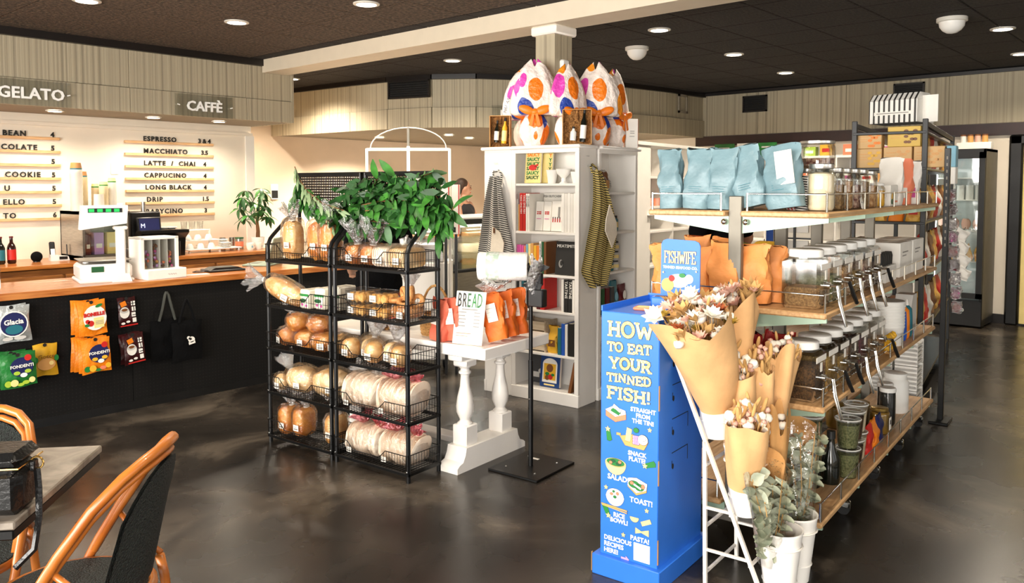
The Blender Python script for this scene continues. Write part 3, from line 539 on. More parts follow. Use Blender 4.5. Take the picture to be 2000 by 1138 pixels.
# hanging sweet bags on the pegboard
def hang_bags(x,z,w_,h,d,n_,body,label,deco,tilt=0,cat='sweets bag'):
    for k in range(n_):
        y=5.90-.014-d/2-k*(d+.012)
        lb=label if n_==1 else '%s, %s'%(label,('front bag','just behind','third from front','against the board')[n_-1-k] if n_-1-k<3 or n_==4 else 'rear')
        t=THING('sweets_bag',lb,cat,(x-.012*(n_-1-k),y,z),0,'sweet bags hanging on the counter front'); t.rotation_euler=(0,tilt+.03*(n_-1-k),0)
        OBJ('bag',pillow(w_,h,d,seed=int(x*100)+k),body,t); OBJ('hang_hole',MB().lathe([(.012,0),(.012,.003)],n=10),'print_black',t,(0,-.004,h*.96),(PI/2,0,0))
        if k==n_-1: deco(t,-d/2-.007)
def glacia(t,y):
    PRINT('round_print',[('ink_white',[disc(0,.12,.083)]),('ink_navy',[disc(0,.12,.075)]),('ink_teal',[disc(0,.085,.05,.03)])],t,(0,y,0)); TXT('brand_text','Glacia',.045,'ink_white',t,(0,y-.005,.12),al='CENTER',off=.0012); PRINT('sweets_print',[('ink_lightgrey',[disc(-.04,.03,.03,.012),disc(.03,.028,.035,.012)]),('ink_white',[rot2(rect(-.02,.03,.078,.098),.3,(0,.09))])],t,(0,y,0))
def fond(bg):
    def f(t,y):
        PRINT('round_print',[('ink_navy',[disc(.012,.13,.066,.062)]),('print_red',[disc(.05,.185,.02)]),('ink_white',[disc(.02,.078,.02,.014)]),('ink_yellow' if bg else 'ink_lime',[disc(-.018,.095,.018,.012),disc(.045,.1,.018,.012)])],t,(0,y,0)); TXT('brand_text','FONDENTI',.027,'ink_white',t,(.012,y-.007,.128),al='CENTER',off=.0006)
        PRINT('fruit_print',[('ink_green' if bg else 'ink_lime',[disc(-.07,.035,.02),disc(0,.02,.02,.01)]),('ink_yellow' if bg else 'ink_cream',[disc(-.035,.035,.022),disc(.065,.04,.018)]),('ink_salmon' if bg else 'ink_lime',[disc(.03,.03,.02,.012)])],t,(0,y,0))
    return f
def bonelle(t,y):
    PRINT('print_panel',[('ink_white',[disc(.01,.12,.075,.085)]),('ink_cream',[rect(.0,.065,.05,.12)]),('print_red',[disc(-.02,.085,.02),disc(-.04,.1,.014)]),('ink_green',[disc(-.045,.075,.016,.01),rot2(disc(.04,.2,.024,.01),.3,(.04,.2))]),('ink_grey',[rect(.01,.06,.095,.098),rect(.01,.06,.085,.088),rect(.01,.06,.075,.078)])],t,(0,y,0)); TXT('brand_text','BONELLE',.033,'print_red',t,(.005,y-.008,.135),al='CENTER',off=.002)
def gocce(t,y):
    PRINT('print_panel',[('ink_tan',[disc(0,.08,.055,.04)]),('ink_green',[disc(-.062,.115,.014,.02),disc(.062,.115,.014,.02)]),('ink_cream',[disc(.03,.085,.014)])],t,(0,y,0)); TXT('brand_text','Gocce',.038,'ink_brown',t,(0,y-.006,.12),al='CENTER'); TXT('small_text','PERUGINA',.014,'ink_brown',t,(0,y-.006,.18),al='CENTER') if 0 else None
def coffee_sweet(t,y):
    PRINT('print_panel',[('ink_orange',[rot2(rect(-.05,-.01,.15,.185),.3,(-.03,.17))]),('ink_white',[disc(-.025,.105,.034,.04)]),('ink_lightgrey',[disc(-.025,.12,.03,.018)]),('ink_brown',[disc(-.025,.125,.02,.01)]),('ink_white',[rect(.024,.05,.15,.18),rect(.026,.05,.11,.14),rect(.022,.048,.07,.1),rect(.026,.05,.03,.06)]),('print_black',[rect(.03,.035,.15,.18),rect(.024,.05,.163,.167),rect(.036,.041,.11,.14),rect(.026,.05,.08,.085)])],t,(0,y,0))
    PRINT('wrapper_print',[('ink_white',[disc(-.04,.03,.014,.008),disc(-.005,.038,.014,.008)]),('print_red',[rect(-.06,.06,.008,.016)])],t,(0,y,0))
hang_bags(1.70,.61,.21,.235,.04,2,'silver_foil','silver bag of mints with round navy label',glacia,-.05); hang_bags(1.70,.335,.21,.215,.035,4,'foil_green','green bag of sweets with round navy label',fond(0),-.04); hang_bags(1.90,.35,.15,.215,.025,1,'foil_yellow','small mustard yellow sweets bag between green and orange bags',gocce,-.02)
hang_bags(2.175,.595,.185,.235,.03,3,'foil_orange','orange sweets bag with white fruit panel, upper row',bonelle,-.06); hang_bags(2.18,.345,.19,.235,.028,4,'foil_orange','orange sweets bag with round navy label, lower row',fond(1),-.05)
hang_bags(2.44,.61,.125,.21,.03,1,'foil_dark','dark red coffee sweets bag, upper one',coffee_sweet,-.06); hang_bags(2.47,.35,.15,.215,.03,2,'foil_dark','dark red coffee sweets bag, lower row',coffee_sweet,-.1)
# tote bags
C('tote_strap','#3b3c36',.8,var=.2)
for i,(x,w_,z0) in enumerate(((2.72,.26,.33),(2.84,.24,.31))):
    t=THING('tote_bag','black tote bag with white print hanging on the pegboard' if i else 'plain black tote bag with grey handles hanging on the pegboard','tote bag',(x,5.868-.062*i,z0),0,'black tote bags'); OBJ('bag',pillow(w_,.3,.03,seed=40+i,seal=.02,wob=.006),'black_cloth',t)
    for s in (-1,1): OBJ('handle',MB().tube([(s*.06,-.005,.29),(s*.035,-.008,.38),(s*.012-.06*0,-.004,.48-.04*i),(0,0,.5-.04*i)],.010,6),'tote_strap' if i==0 else 'black_cloth',t)
    if i: PRINT('white_print',[('ink_white',[disc(.02,.16,.026,.022),rot2(rect(.0,.05,.125,.145),.2,(.02,.13)),disc(-.002,.175,.012)]),('print_black',[disc(.012,.165,.009)])],t,(0,-.026,0))
# ================================================================ BREAD RACKS
pegboard_material('pegboard_holes','#17100c',None,.0165,.30)
def bread_rack(b0,label):
    t=THING('bread_rack',label,'rack',S(3.116,b0),FX,'black wire bread racks'); W_=.6; D_=.258
    for x in (.0,W_):
        s=1 if x==0 else -1; x=x+s*.012
        OBJ('front_post',MB().tube([(x,.012,0),(x,.012,1.20),(x,.014,1.245),(x,.03,1.28),(x,.055,1.305),(x,D_-.015,1.47)],.0125,8),'black_metal',t)
        OBJ('rear_post',MB().tube([(x,D_,0),(x,D_,1.685)],.012,8),'black_metal',t)
        for z in (.06,.33,.6,.87,1.15): OBJ('bolt',MB().ball((x,-.002,z),.006,6,4),'chrome',t)
    p=OBJ('header_board',MB().box(.012,W_-.012,D_-.002,D_+.002,1.47,1.685),'pegboard_holes',t); f=MB()
    for a in ((0,W_,1.67,1.69),(0,W_,1.46,1.475),(0,.014,1.46,1.69),(W_-.014,W_,1.46,1.69)): f.box(a[0],a[1],D_-.01,D_+.01,a[2],a[3])
    OBJ('header_frame',f,'black_metal',t)
    wm=None
    for z in (.05,.325,.6,.868,1.148):
        if wm is None:
            b=MB(); b.box(0,W_,0,.012,-.014,.0); b.box(0,W_,D_-.006,D_+.006,-.014,.0); b.box(0,.012,0,D_,-.014,0); b.box(W_-.012,W_,0,D_,-.014,0)
            for i in range(1,24): b.box(W_*i/24-.0018,W_*i/24+.0018,0,D_,-.006,-.002)
            sh=OBJ('shelf_frame',b,'black_metal',t,(0,0,z)); wm=sh.data
            fr=MB(); prof=[(.012,.1),(.12,.1),(.17,.055),(.38,.055),(.43,.1),(.588,.1)]
            def zt(x):
                for (a,c),(d,e) in zip(prof,prof[1:]):
                    if a<=x<=d: return c+(e-c)*(x-a)/(d-a)
                return .1
            fr.tube([(x,-.006,h) for x,h in prof],.0028,5); fr.tube([(.012,-.006,.004),(.588,-.006,.004)],.0028,5); fr.tube([(.012,-.006,.045),(.588,-.006,.045)],.0016,4)
            for i in range(28): x=.014+.572*i/27; fr.cyl((x,-.006,.004),(x,-.006,zt(x)),.0013,n=4,cap=False)
            ff=OBJ('front_fence',fr,'black_metal',t,(0,0,z)); ff['kind']='stuff'; fm=ff.data
            sd=MB(); sd.tube([(0,-.006,.1),(0,D_,.1)],.0028,5); sd.tube([(0,-.006,.004),(0,D_,.004)],.0028,5); sd.tube([(0,-.006,.05),(0,D_,.05)],.0016,4)
            for i in range(13): y=D_*i/12; sd.cyl((0,y,.004),(0,y,.1),.0013,n=4,cap=False)
            s1=OBJ('side_fence',sd,'black_metal',t,(.003,0,z)); s1['kind']='stuff'; sm=s1.data; o=LINK('side_fence',sm,t,(.597,0,z)); o['kind']='stuff'
            bk=LINK('back_fence',fm,t,(0,D_,z)); bk['kind']='stuff'
        else:
            LINK('shelf_frame',wm,t,(0,0,z))
            for nm,me,lc in (('front_fence',fm,(0,0,z)),('side_fence',sm,(.003,0,z)),('side_fence',sm,(.597,0,z)),('back_fence',fm,(0,D_,z))): LINK(nm,me,t,lc)['kind']='stuff'
    return t
RB=(4.245,3.628); bread_rack(RB[0],'left-hand black wire bread rack nearer the coffee counter'); bread_rack(RB[1],'right-hand black wire bread rack in front of the white table')
def RK(k,x,y,z): return S(3.116+y,RB[k]-x,z)
def crust(name,c1,c2,sc_=14,bump=.35): return mat(name,c1,.6,col2=c2,scale=sc_,bump=bump,bscale=28,lo=.3,hi=.7)
crust('crust_gold','#d18a35','#f5d59b'); crust('crust_brown','#b8651c','#e8a850'); crust('crust_pale','#dba45c','#f7e0b4',8); crust('crust_dark','#a3521a','#dd9a4c'); crust('pita','#f0cfae','#fdf1e0',6,.2); crust('cookie','#cf8f38','#efc278',40); crust('bagel','#a8642c','#cf9a5e',30)
film('bag_red',(.9,.45,.5),.3,.2,1.0,50,.5,(1,.45,.5))
LBL=MB().box(-.024,.024,-.001,.0005,-.018,.018)
def label_on(t,x,y,z,rx=0,rz=0,s=1):
    o=OBJ('price_label',LBL,'paper',t,(x,y,z),(rx,0,rz)); o.scale=(s,1,s); OBJ('barcode',MB().box(-.018,.018,-.0016,-.001,-.012,-.002).box(-.018,.006,-.0016,-.001,.004,.008),'ink_grey',o)
def bagged_loaf(label,loc,rx,ry,rz,m_,seed,yaw=0,tilt=(0,0),neck=None,neckm='crinkle',e=.75,amp=.1,lab=True,bag='clear_bag',group='bagged breads on the racks',slices=0,cat='bread'):
    rx*=.93; ry*=.93; t=THING('bagged_bread',label,cat,(loc[0],loc[1],loc[2]+.006),FX+yaw,group); t.rotation_euler=(tilt[0],tilt[1],FX+yaw)
    if slices:
        sm=None
        for i in range(slices):
            x=-rx+2*rx*(i+.5)/slices
            if sm is None: o=OBJ('slice',wrinkle_blob(rx/slices*1.02,ry,rz,.42,seed,.05,14,8),m_,t,(x,0,rz)); sm=o.data
            else: LINK('slice',sm,t,(x,0,rz))
    else: OBJ('loaf',wrinkle_blob(rx,ry,rz,e,seed,amp),m_,t,(0,0,rz))
    OBJ('bag',wrinkle_blob(rx*1.07+.004,ry*1.07+.004,rz*1.05+.004,max(.5,e-.1),seed+50,.06,20,12,1.6),bag,t,(0,0,rz*1.1+.004))
    if neck:
        nx,ny,nz,nrx,nry,sz=neck; OBJ('bag_neck',ruffle(.008*sz,.045*sz,.075*sz,seed),neckm,t,(nx,ny,nz),(nrx,nry,0)); OBJ('tie',MB().lathe([(.010*sz,-.004),(.012*sz,0),(.010*sz,.004)],n=8),'paper',t,(nx,ny,nz),(nrx,nry,0))
    if lab: label_on(t,rx*.3,-ry*1.12-.004,rz*.75)
    return t
B=bagged_loaf
# left rack
for i,(x,m_,lb) in enumerate(((.12,'crust_gold','tall pale golden loaf standing in a bag on the top tier of the left rack'),(.33,'crust_brown','tall brown loaf standing in the middle of the top tier of the left rack'),(.47,'crust_brown','tall brown loaf at the right end of the top tier of the left rack'))):
    B(lb,RK(0,x,.12+.03*(i==1),1.15),.066,.06,.115,m_,i+1,e=.6,amp=.12,neck=(0,.0,.235,0,.2*(i-1),1.5))
B('long golden loaf leaning out of the second tier of the left rack over the fence',RK(0,.14,.02,.90),.165,.062,.062,'crust_gold',5,yaw=.25,tilt=(0,R(22)),e=.85,amp=.06,neck=(-.175,-.0,.06,0,-1.9,1.5))
def pack(label,loc,w_,d,h,m_,deco,yaw=0,group=None,cat='pack',name='packet'):
    t=THING(name,label,cat,loc,FX+yaw,group); OBJ('wrapper',MB().rbox(-w_/2,w_/2,0,d,0,h,.008),m_,t); PRINT('front_print',deco,t,(0,-.001,0)); return t
C('pack_cream','#e9e2cf',.35,bump=.2,bscale=30)
for i in range(3): pack('cream flatbread packet with green print, second tier of the left rack, %s one'%('left','middle','right')[i],RK(0,.33+.1*i,.03+.03*i,.869),.086,.15,.115+.012*i,'pack_cream',[('ink_green',[rect(-.04,.04,.075,.09)]),('ink_darkgreen',[disc(-.01,.05,.028,.012)]),('ink_pink',[disc(-.015,.025,.008),disc(.02,.02,.008)])],yaw=.05*i,group='cream flatbread packets')
for i,(x,z,m_,sx,lb) in enumerate(((.07,.601,'crust_dark',.075,'dark crusty loaf at the left end of the third tier of the left rack'),(.22,.601,'crust_brown',.09,'brown crusty loaf lying front left of centre on the third tier of the left rack'),(.40,.601,'crust_brown',.085,'brown crusty loaf right of centre on the third tier of the left rack'),(.53,.601,'crust_gold',.07,'golden loaf at the right end of the third tier of the left rack'),(.16,.70,'crust_brown',.075,'brown loaf resting on top of the others, third tier of the left rack'),(.34,.70,'crust_dark',.075,'dark loaf resting on top right, third tier of the left rack'))):
    B(lb,RK(0,x,.12+.02*(i%2),z),sx,.075,.055,m_,20+i,yaw=.3*((i%3)-1),e=.9,amp=.2,neck=(-sx*.6,.0,.1,0,-.7,1.2) if i in (1,4) else None,lab=i<4)
for i,(x,y,z,sx,sz,lb) in enumerate(((.07,.06,.326,.06,.05,'small pale bagged loaf at the left end of the fourth tier of the left rack'),(.22,.10,.326,.13,.08,'broad pale loaf in a wrinkled bag on the fourth tier of the left rack'),(.46,.13,.326,.15,.085,'long pale loaf reaching the right post on the fourth tier of the left rack'))):
    B(lb,RK(0,x,y,z),sx,.085 if i else .05,sz,'crust_pale',30+i,yaw=.1*i,e=.95,amp=.07,neck=(-.1,0,.13,0,-.6,1.4) if i==1 else None)
for i,(x,lb) in enumerate(((.1,'brown sandwich loaf standing at the left end of the bottom tier of the left rack'),(.215,'brown sandwich loaf beside it on the bottom tier of the left rack, second from left'),(.49,'lone brown sandwich loaf at the right end of the bottom tier of the left rack'))):
    B(lb,RK(0,x,.09+.02*i,.051),.054,.07,.085,'crust_brown' if i!=2 else 'crust_gold',40+i,e=.5,amp=.06,neck=(0,.02,.175,.2,-.1+.1*i,1.7))
# right rack
for i,(x,m_,lb) in enumerate(((.09,'crust_dark','bagged dark bread with twisted neck, first on the top tier, right rack'),(.22,'crust_dark','bagged dark bread with a twisted neck, second on the top tier of the right rack'))):
    B(lb,RK(1,x,.12,1.15),.06,.08,.055,m_,50+i,e=.6,amp=.1,neck=(0,0,.115,.1,.15*i,1.9))
for i,(x,lb) in enumerate(((.345,'sliced loaf lying third on the top tier of the right rack'),(.475,'sliced loaf at the right end of the top tier, right rack'))): B(lb,RK(1,x,.13,1.15),.06,.1,.055,'crust_pale' if i else 'pita',55+i,e=.45,amp=.04,slices=7,neck=(0,.1,.07,-.9,0,1.3) if i==0 else None)
def clamshell(label,loc,seed):
    t=THING('cookie_box',label,'box',loc,FX,'clear boxes of cookies'); OBJ('clear_tray',MB().prism([(-.06,.0),(.06,0),(.072,.065),(-.072,.065)],0,.14,'y'),'clam',t); OBJ('clear_lid',MB().rbox(-.075,.075,-.003,.143,.065,.075,.003),'clam',t); label_on(t,-.02,-.006,.035)
    rnd=random.Random(seed); cm=None
    for i in range(9):
        lc=(-.04+.04*(i%3),.03+.04*(i//3),.004)
        o=OBJ('cookie',wrinkle_blob(.021,.021,.027,.8,seed+i,.2,10,7),'cookie',t,(lc[0],lc[1],lc[2]+.027)) if cm is None else LINK('cookie',cm,t,(lc[0],lc[1],lc[2]+.027),(0,0,rnd.random()*3)); cm=o.data
for i,x in enumerate((.16,.34)):
    for k in range(2): clamshell('clear box of golden cookies, %s box of the %s stack on the right rack'%(('lower','upper')[k],('left','right')[i]),RK(1,x,.02,.869+.076*k),60+i)
t=B('big bag of bagels on the right end of the second tier of the right rack',RK(1,.49,.11,.869),.095,.08,.04,'bagel',70,e=.8,amp=.1,neck=(.02,0,.17,0,0,1.2))
for i,(x,y,z) in enumerate(((-.05,-.03,.1),(.02,-.04,.1),(.06,.02,.1),(-.02,.03,.1),(0,-.02,.14),(.03,.01,.145))): OBJ('bagel',MB().grid(14,8,lambda u,v:((.03+.014*cos(2*PI*v))*cos(2*PI*u),(.03+.014*cos(2*PI*v))*sin(2*PI*u),.013*sin(2*PI*v)),True,True),'bagel',t,(x,y,z),(.5*i,.3*i,0))
for i,(x,y,lb) in enumerate(((.07,.08,'small round loaf in a bag, first on the third tier of the right rack'),(.17,.14,'small round loaf in a bag, second on the third tier of the right rack'),(.27,.07,'small round loaf in a bag, third on the third tier of the right rack'),(.37,.12,'small round loaf in a bag, fourth on the third tier of the right rack'),(.475,.07,'small round loaf in a bag, fifth on the third tier of the right rack'),(.1,.2,'small round loaf behind the first ones on the third tier of the right rack'))):
    B(lb,RK(1,x,y,.601),.055,.06,.06,'crust_pale' if i%2 else 'crust_gold',80+i,e=.85,amp=.06,neck=(0,.03,.12,-.2,0,1.4) if i in (1,3) else None)
def pita_bag(label,loc,n_,r,red,seed,yaw=0,topred=True):
    t=THING('flatbread_bag',label,'bread',loc,FX+yaw,'bags of pale flatbread rounds'); L_=n_*.021; pm=None; rnd=random.Random(seed)
    for i in range(n_):
        lc=(-L_/2+.021*(i+.5),rnd.uniform(-.01,.01),r+rnd.uniform(-.004,.004)); ro=(rnd.uniform(-.1,.1),rnd.uniform(-.2,.2)+.15,rnd.uniform(-.12,.12))
        if pm is None: o=OBJ('flatbread',wrinkle_blob(.012,r*.95,r,.8,seed,.06,12,10),'pita',t,lc,ro); pm=o.data
        else: LINK('flatbread',pm,t,lc,ro)
    OBJ('bag',wrinkle_blob(L_/2+.02,r*1.08,r*1.06,.7,seed,.12,22,14,1.8),'clear_bag',t,(0,0,r*1.05)); OBJ('bag_neck',ruffle(.02,.075,.06,seed),'bag_red' if red else 'crinkle',t,(-L_*.1,0,2*r),(0,-.5,0)); OBJ('bag_corner',ruffle(.012,.05,.05,seed+1),'bag_red' if topred else 'crinkle',t,(L_*.3,0,2*r-.005),(.2,.5,0))
    label_on(t,-L_*.25,-r-.012,.035,s=.8)
for i,(x,z,red,lb) in enumerate(((.15,.326,0,'bag of pale flatbreads with clear neck on the left of the fourth tier, right rack'),(.43,.326,1,'pale flatbread bag with red neck, right side of fourth tier, right rack'),(.16,.051,1,'bag of pale flatbreads with red neck on the left of the bottom tier, right rack'),(.44,.051,1,'bag of pale flatbreads with red neck on the right of the bottom tier, right rack'))): pita_bag(lb,RK(1,x,.13,z),12,.1 if i<2 else .09,red,90+i,.05*(i%2),i>0)
# ---------------------------------------------------------------- garland of leafy branches over the rack headers
t=THING('leafy_garland','long garland of glossy green leafy branches over the bread rack headers','garland',S(3.33,3.66,1.70),FX)
def GP(px,py,dy=0): return Vector(((px-583)*.00444-.525,dy,-.03-(py-343)*.0031))
for i,(l,wd,bd,m_) in enumerate(((.125,.044,.1,'leaf_a'),(.13,.046,.2,'leaf_b'),(.115,.04,.05,'leaf_c'),(.14,.044,.25,'leaf_a'))): LEAF['g%d'%i]=leaf_mesh(l,wd,bd,.25,m_)
LEAF['q0']=leaf_mesh(.085,.024,.1,.3,'leaf_pale'); LEAF['q1']=leaf_mesh(.06,.018,.3,.3,'leaf_pale')
rnd=random.Random(11)
STEMS=[([(690,450),(715,420),(750,385),(795,358),(840,340)],34,'g',.0),([(655,425),(700,405),(760,392),(825,388),(868,405)],36,'g',-.05),([(668,440),(710,432),(755,428),(790,432)],26,'g',-.09),([(810,345),(845,370),(865,405),(872,440)],24,'g',-.03),([(770,385),(780,365),(784,345)],10,'g',-.03),([(805,372),(822,355),(832,345)],10,'g',-.02),([(835,395),(858,425),(865,450)],12,'g',-.05),([(868,400),(880,412),(888,400)],8,'g',-.06),
    ([(700,400),(730,372),(745,350)],18,'g',.0),([(740,410),(790,405),(850,415)],26,'g',-.08),([(592,352),(600,378),(630,395),(675,405)],28,'g',-.03),([(590,378),(615,392),(650,405),(700,425)],28,'g',-.06),([(607,325),(612,350),(635,375),(670,398),(705,410)],26,'q',-.11),([(625,375),(650,400),(665,425),(690,440)],16,'q',-.1)]
for pts,n_,kind,dy in STEMS:
    P=[GP(a,b_,dy+.015*sin(i*1.7)) for i,(a,b_) in enumerate(pts)]; OBJ('stem',MB().tube(P,.0035,5),'bark',t)
    for k in range(n_):
        u=(k+.5)/n_*(len(P)-1); i=min(int(u),len(P)-2); p=P[i].lerp(P[i+1],u-i); d=(P[i+1]-P[i]).normalized()
        side=1 if k%2 else -1; out=Vector((rnd.uniform(-.35,.35),rnd.uniform(-.9,.1),side*rnd.uniform(.1,.75)-.55)); v=(d*rnd.uniform(.3,.8)+out).normalized()
        nn=Vector((rnd.uniform(-.5,.5),-1,rnd.uniform(.0,.8))); nn=(nn-v*nn.dot(v)).normalized(); e_=Matrix((v,nn.cross(v),nn)).transposed().to_euler(); LINK('leaf',LEAF['%s%d'%(kind,k%(4 if kind=='g' else 2))],t,p,e_)
fo=MB()
for k in range(230):
    c=rnd.random(); px=685+180*c; py=352+rnd.uniform(0,88)*(1-.35*abs(c-.45)); p=GP(px,py,rnd.uniform(-.05,.03)); v=Vector((rnd.uniform(-.9,.9),rnd.uniform(-.8,.1),rnd.uniform(-1,.35))).normalized(); nn=Vector((rnd.uniform(-.4,.4),-1,rnd.uniform(0,.9))); nn=(nn-v*nn.dot(v)).normalized(); s_=nn.cross(v); l,wd=rnd.uniform(.1,.135),.02
    fo.add([p,p+v*l*.3+s_*wd,p+v*l*.7+s_*wd*.85,p+v*l,p+v*l*.7-s_*wd*.85,p+v*l*.3-s_*wd],[(0,1,2,3),(0,3,4,5)])
OBJ('inner_foliage',fo,'leaf_c',t)['kind']='stuff'
# ---------------------------------------------------------------- white trestle table
t=THING('trestle_table','white painted trestle table with turned baluster legs behind the bread racks','table',S(3.397,2.725),FY)
OBJ('table_top',MB().rbox(0,.62,0,1.35,.66,.725,.006),'white_lacquer',t)
bal=[(.045,0),(.045,.012),(.034,.02),(.03,.03),(.05,.075),(.052,.11),(.045,.16),(.03,.22),(.025,.28),(.027,.292),(.036,.298),(.036,.308),(.027,.315),(.026,.325),(.045,.345)]
OG=[(-.02,0),(.62,0),(.62,.03),(.6,.045),(.57,.055),(.55,.09),(.54,.13),(.06,.13),(.05,.09),(.03,.055),(0,.045),(-.02,.03)]
for y in (.18,1.05):
    OBJ('trestle_foot',MB().prism(OG,y,y+.14,'y'),'white_lacquer',t); OBJ('cross_rail',MB().rbox(.04,.56,y+.02,y+.12,.62,.66,.006),'white_lacquer',t)
    for x in (.13,.46):
        g=OBJ('baluster_leg',MB().lathe(bal,x,y+.07,.24,n=18),'white_lacquer',t); OBJ('leg_block',MB().rbox(x-.052,x+.052,y+.018,y+.122,.13,.245,.006),'white_lacquer',g); OBJ('leg_capital',MB().rbox(x-.05,x+.05,y+.02,y+.12,.58,.622,.008),'white_lacquer',g)
OBJ('stretcher',MB().rbox(.25,.35,.3,1.06,.06,.1,.006),'white_lacquer',t)
def TB(x,y,z=.7255): return S(3.38+x,2.725+y,z)
t=THING('bread_sign','white price sign headed bread leaning on the near corner of the table','sign',TB(.05,.155,.728),FX+R(10)); t.rotation_euler=(R(-11),0,FX+R(10))
OBJ('board',MB().rbox(-.095,.095,0,.006,0,.295,.002),'paper',t); OBJ('easel_back',MB().prism([(.006,0),(.08,-.015),(.006,.16)],-.02,.02,'x'),'paper',t)
for i,(c_,m_) in enumerate(zip('BREAD',('print_black','print_black','ink_darkgreen','ink_green','foil_green'))): TXT('heading_letter',c_,.112,m_,t,(-.083+.031*i,-.0012,.207),sx=.42,off=.0008)
OBJ('small_heading',MB().box(-.05,.05,-.001,0,.19,.197),'ink_grey',t)
for i in range(5): OBJ('price_row',MB().box(-.07,-.02-.006*(i%2),-.001,0,.174-.019*i,.180-.019*i).box(.03,.068,-.001,0,.174-.019*i,.180-.019*i),'ink_grey',t)
OBJ('red_row',MB().box(-.075,.02,-.001,0,.058,.062).box(-.075,.0,-.001,0,.044,.047),'ink_salmon',t); OBJ('foot_row',MB().box(-.075,.03,-.001,0,.03,.033).box(.05,.072,-.001,0,.03,.034),'ink_lightgrey',t)
C('paper_orange','#e06a18',.6,var=.12,bump=.4,bscale=18); C('paper_salmon','#d9694f',.65,var=.1,bump=.4,bscale=18)
def paper_bag(label,loc,m_,w_,d,h,seed,yaw=0,lean=(0,0),lab=True,group=None,front=FX,nm='coffee_bag',cat='bag',**k):
    t=THING(nm,label,cat,(loc[0],loc[1],loc[2]+.002+abs(sin(lean[1]))*w_*.46+abs(sin(lean[0]))*d*.46),front+yaw,group); t.rotation_euler=(lean[0],lean[1],front+yaw); OBJ('bag',pouch(w_,d,h,seed,**k),m_,t)
    if lab: OBJ('white_label',MB().rbox(-w_*.22,w_*.28,-d/2-.008,-d/2-.006,h*.4,h*.78,.0005),'paper',t); OBJ('label_lines',MB().box(-w_*.18,w_*.24,-d/2-.0086,-d/2-.008,h*.68,h*.69).box(-w_*.18,w_*.24,-d/2-.0086,-d/2-.008,h*.6,h*.605).box(-w_*.18,w_*.24,-d/2-.0086,-d/2-.008,h*.5,h*.505),'ink_grey',t)
    return t
for i,(x,y,ln,yw,lb) in enumerate(((.19,-.0,-16,.35,'orange paper bag with white label leaning beside the bread sign, nearest of three'),(.31,.02,-14,.3,'orange paper bag in the middle of the three on the table'),(.43,.04,-10,.35,'orange paper bag farthest right of the three on the table'))): paper_bag(lb,TB(x,y+.03),'paper_orange',.12,.075,.265,100+i,yw,(R(-6),R(ln)),group='orange bags on the table')
for i,(x,y,yw,lb) in enumerate(((.09,.27,.1,'salmon paper bag with white label standing left of the bread sign'),(.16,.22,.0,'salmon paper bag half hidden behind the bread sign'),(.06,.36,-.2,'salmon paper bag farthest left behind the rack post'))): paper_bag(lb,TB(x,y),'paper_salmon',.13,.085,.235,110+i,yw,(0,R(6*i-8)),group='salmon bags on the table')
def wicker_basket(label,loc,r,h,handle=True,m_='wicker'):
    t=THING('wicker_basket',label,'basket',loc,FX); n_=7
    for i in range(n_): z=h*(i+.5)/n_; k=.82+.18*z/h; OBJ('weave_row',MB().grid(40,6,lambda u,v:((r*k+.004*(1 if int(u*40+i)%2 else -1)+h/n_*.5*cos(2*PI*v))*cos(2*PI*u),(r*k+.004*(1 if int(u*40+i)%2 else -1)+h/n_*.5*cos(2*PI*v))*sin(2*PI*u)*.8,z+h/n_*.55*sin(2*PI*v)),True,True),m_,t)
    OBJ('base',MB().lathe([(r*.82,0),(r*.82,.008)],n=20),m_,t); OBJ('rim',MB().tube([(r*1.03*cos(a*PI/12),r*.83*sin(a*PI/12),h) for a in range(24)],.009,6,closed=True),m_,t)
    if handle: OBJ('handle',MB().tube([(r*cos(a*PI/10)*1.02,0,h+.17*sin(a*PI/10)) for a in range(11)],.008,6),m_,t)
    return t
wicker_basket('honey coloured wicker basket with arched handle standing on the table behind the rack',TB(.2,.52),.105,.12); C('wicker_dark','#4a2d15',.7,col2='#a0702f',scale=45,bump=.6,bscale=60,lo=.48,hi=.52); wicker_basket('dark checked woven basket on the table behind the right rack',TB(.2,.9),.12,.05,False,'wicker_dark')
# ---------------------------------------------------------------- bag roll stand
t=THING('bag_roll_stand','black floor stand holding a roll of clear produce bags in front of the bookcase','stand',S(3.72,2.65),FX)
OBJ('base_plate',MB().rbox(-.17,.17,-.18,.2,0,.014,.003),'black_metal',t,(0,0,0),(0,0,R(0))); OBJ('base_sticker',MB().box(-.07,-.02,.1,.12,.014,.0146),'paper',t); OBJ('pole',MB().cyl((0,0,.014),(0,0,.62),.0145,n=12).cyl((0,0,.6),(0,0,1.09),.0115,n=12),'black_metal',t); OBJ('pole_screw',MB().ball((0,-.014,.4),.005,6,4),'chrome',t)
for x,y in ((-.1,-.1),(.1,-.1),(.1,.12),(-.1,.12)): OBJ('base_bolt',MB().ball((x,y,.014),.007,6,4),'chrome',t)
OBJ('bracket',MB().rbox(-.012,.03,-.03,.03,1.02,1.16,.003).rbox(.02,.08,-.015,.01,1.05,1.12,.004),'black_plastic',t); OBJ('holder_wings',MB().prism([(.02,1.1),(.13,1.15),(.14,1.16),(.1,1.17),(.03,1.2)],-.02,-.015,'y').prism([(-.05,1.05),(.06,.99),(.09,1.06),(.02,1.07)],-.02,-.015,'y'),'black_metal',t); OBJ('clip_tray',MB().rbox(.0,.1,-.03,.02,.93,1.03,.006),'black_plastic',t)
t2=THING('bag_roll','white roll of produce bags with green printed band on the black stand','roll',S(3.62,2.77,1.155),FX+R(30)); C('roll_white','#f1eee8',.45,var=.04,bump=.3,bscale=40); C('roll_print','#b9cdb8',.5,col2='#e9ece4',scale=30,lo=.45,hi=.6)
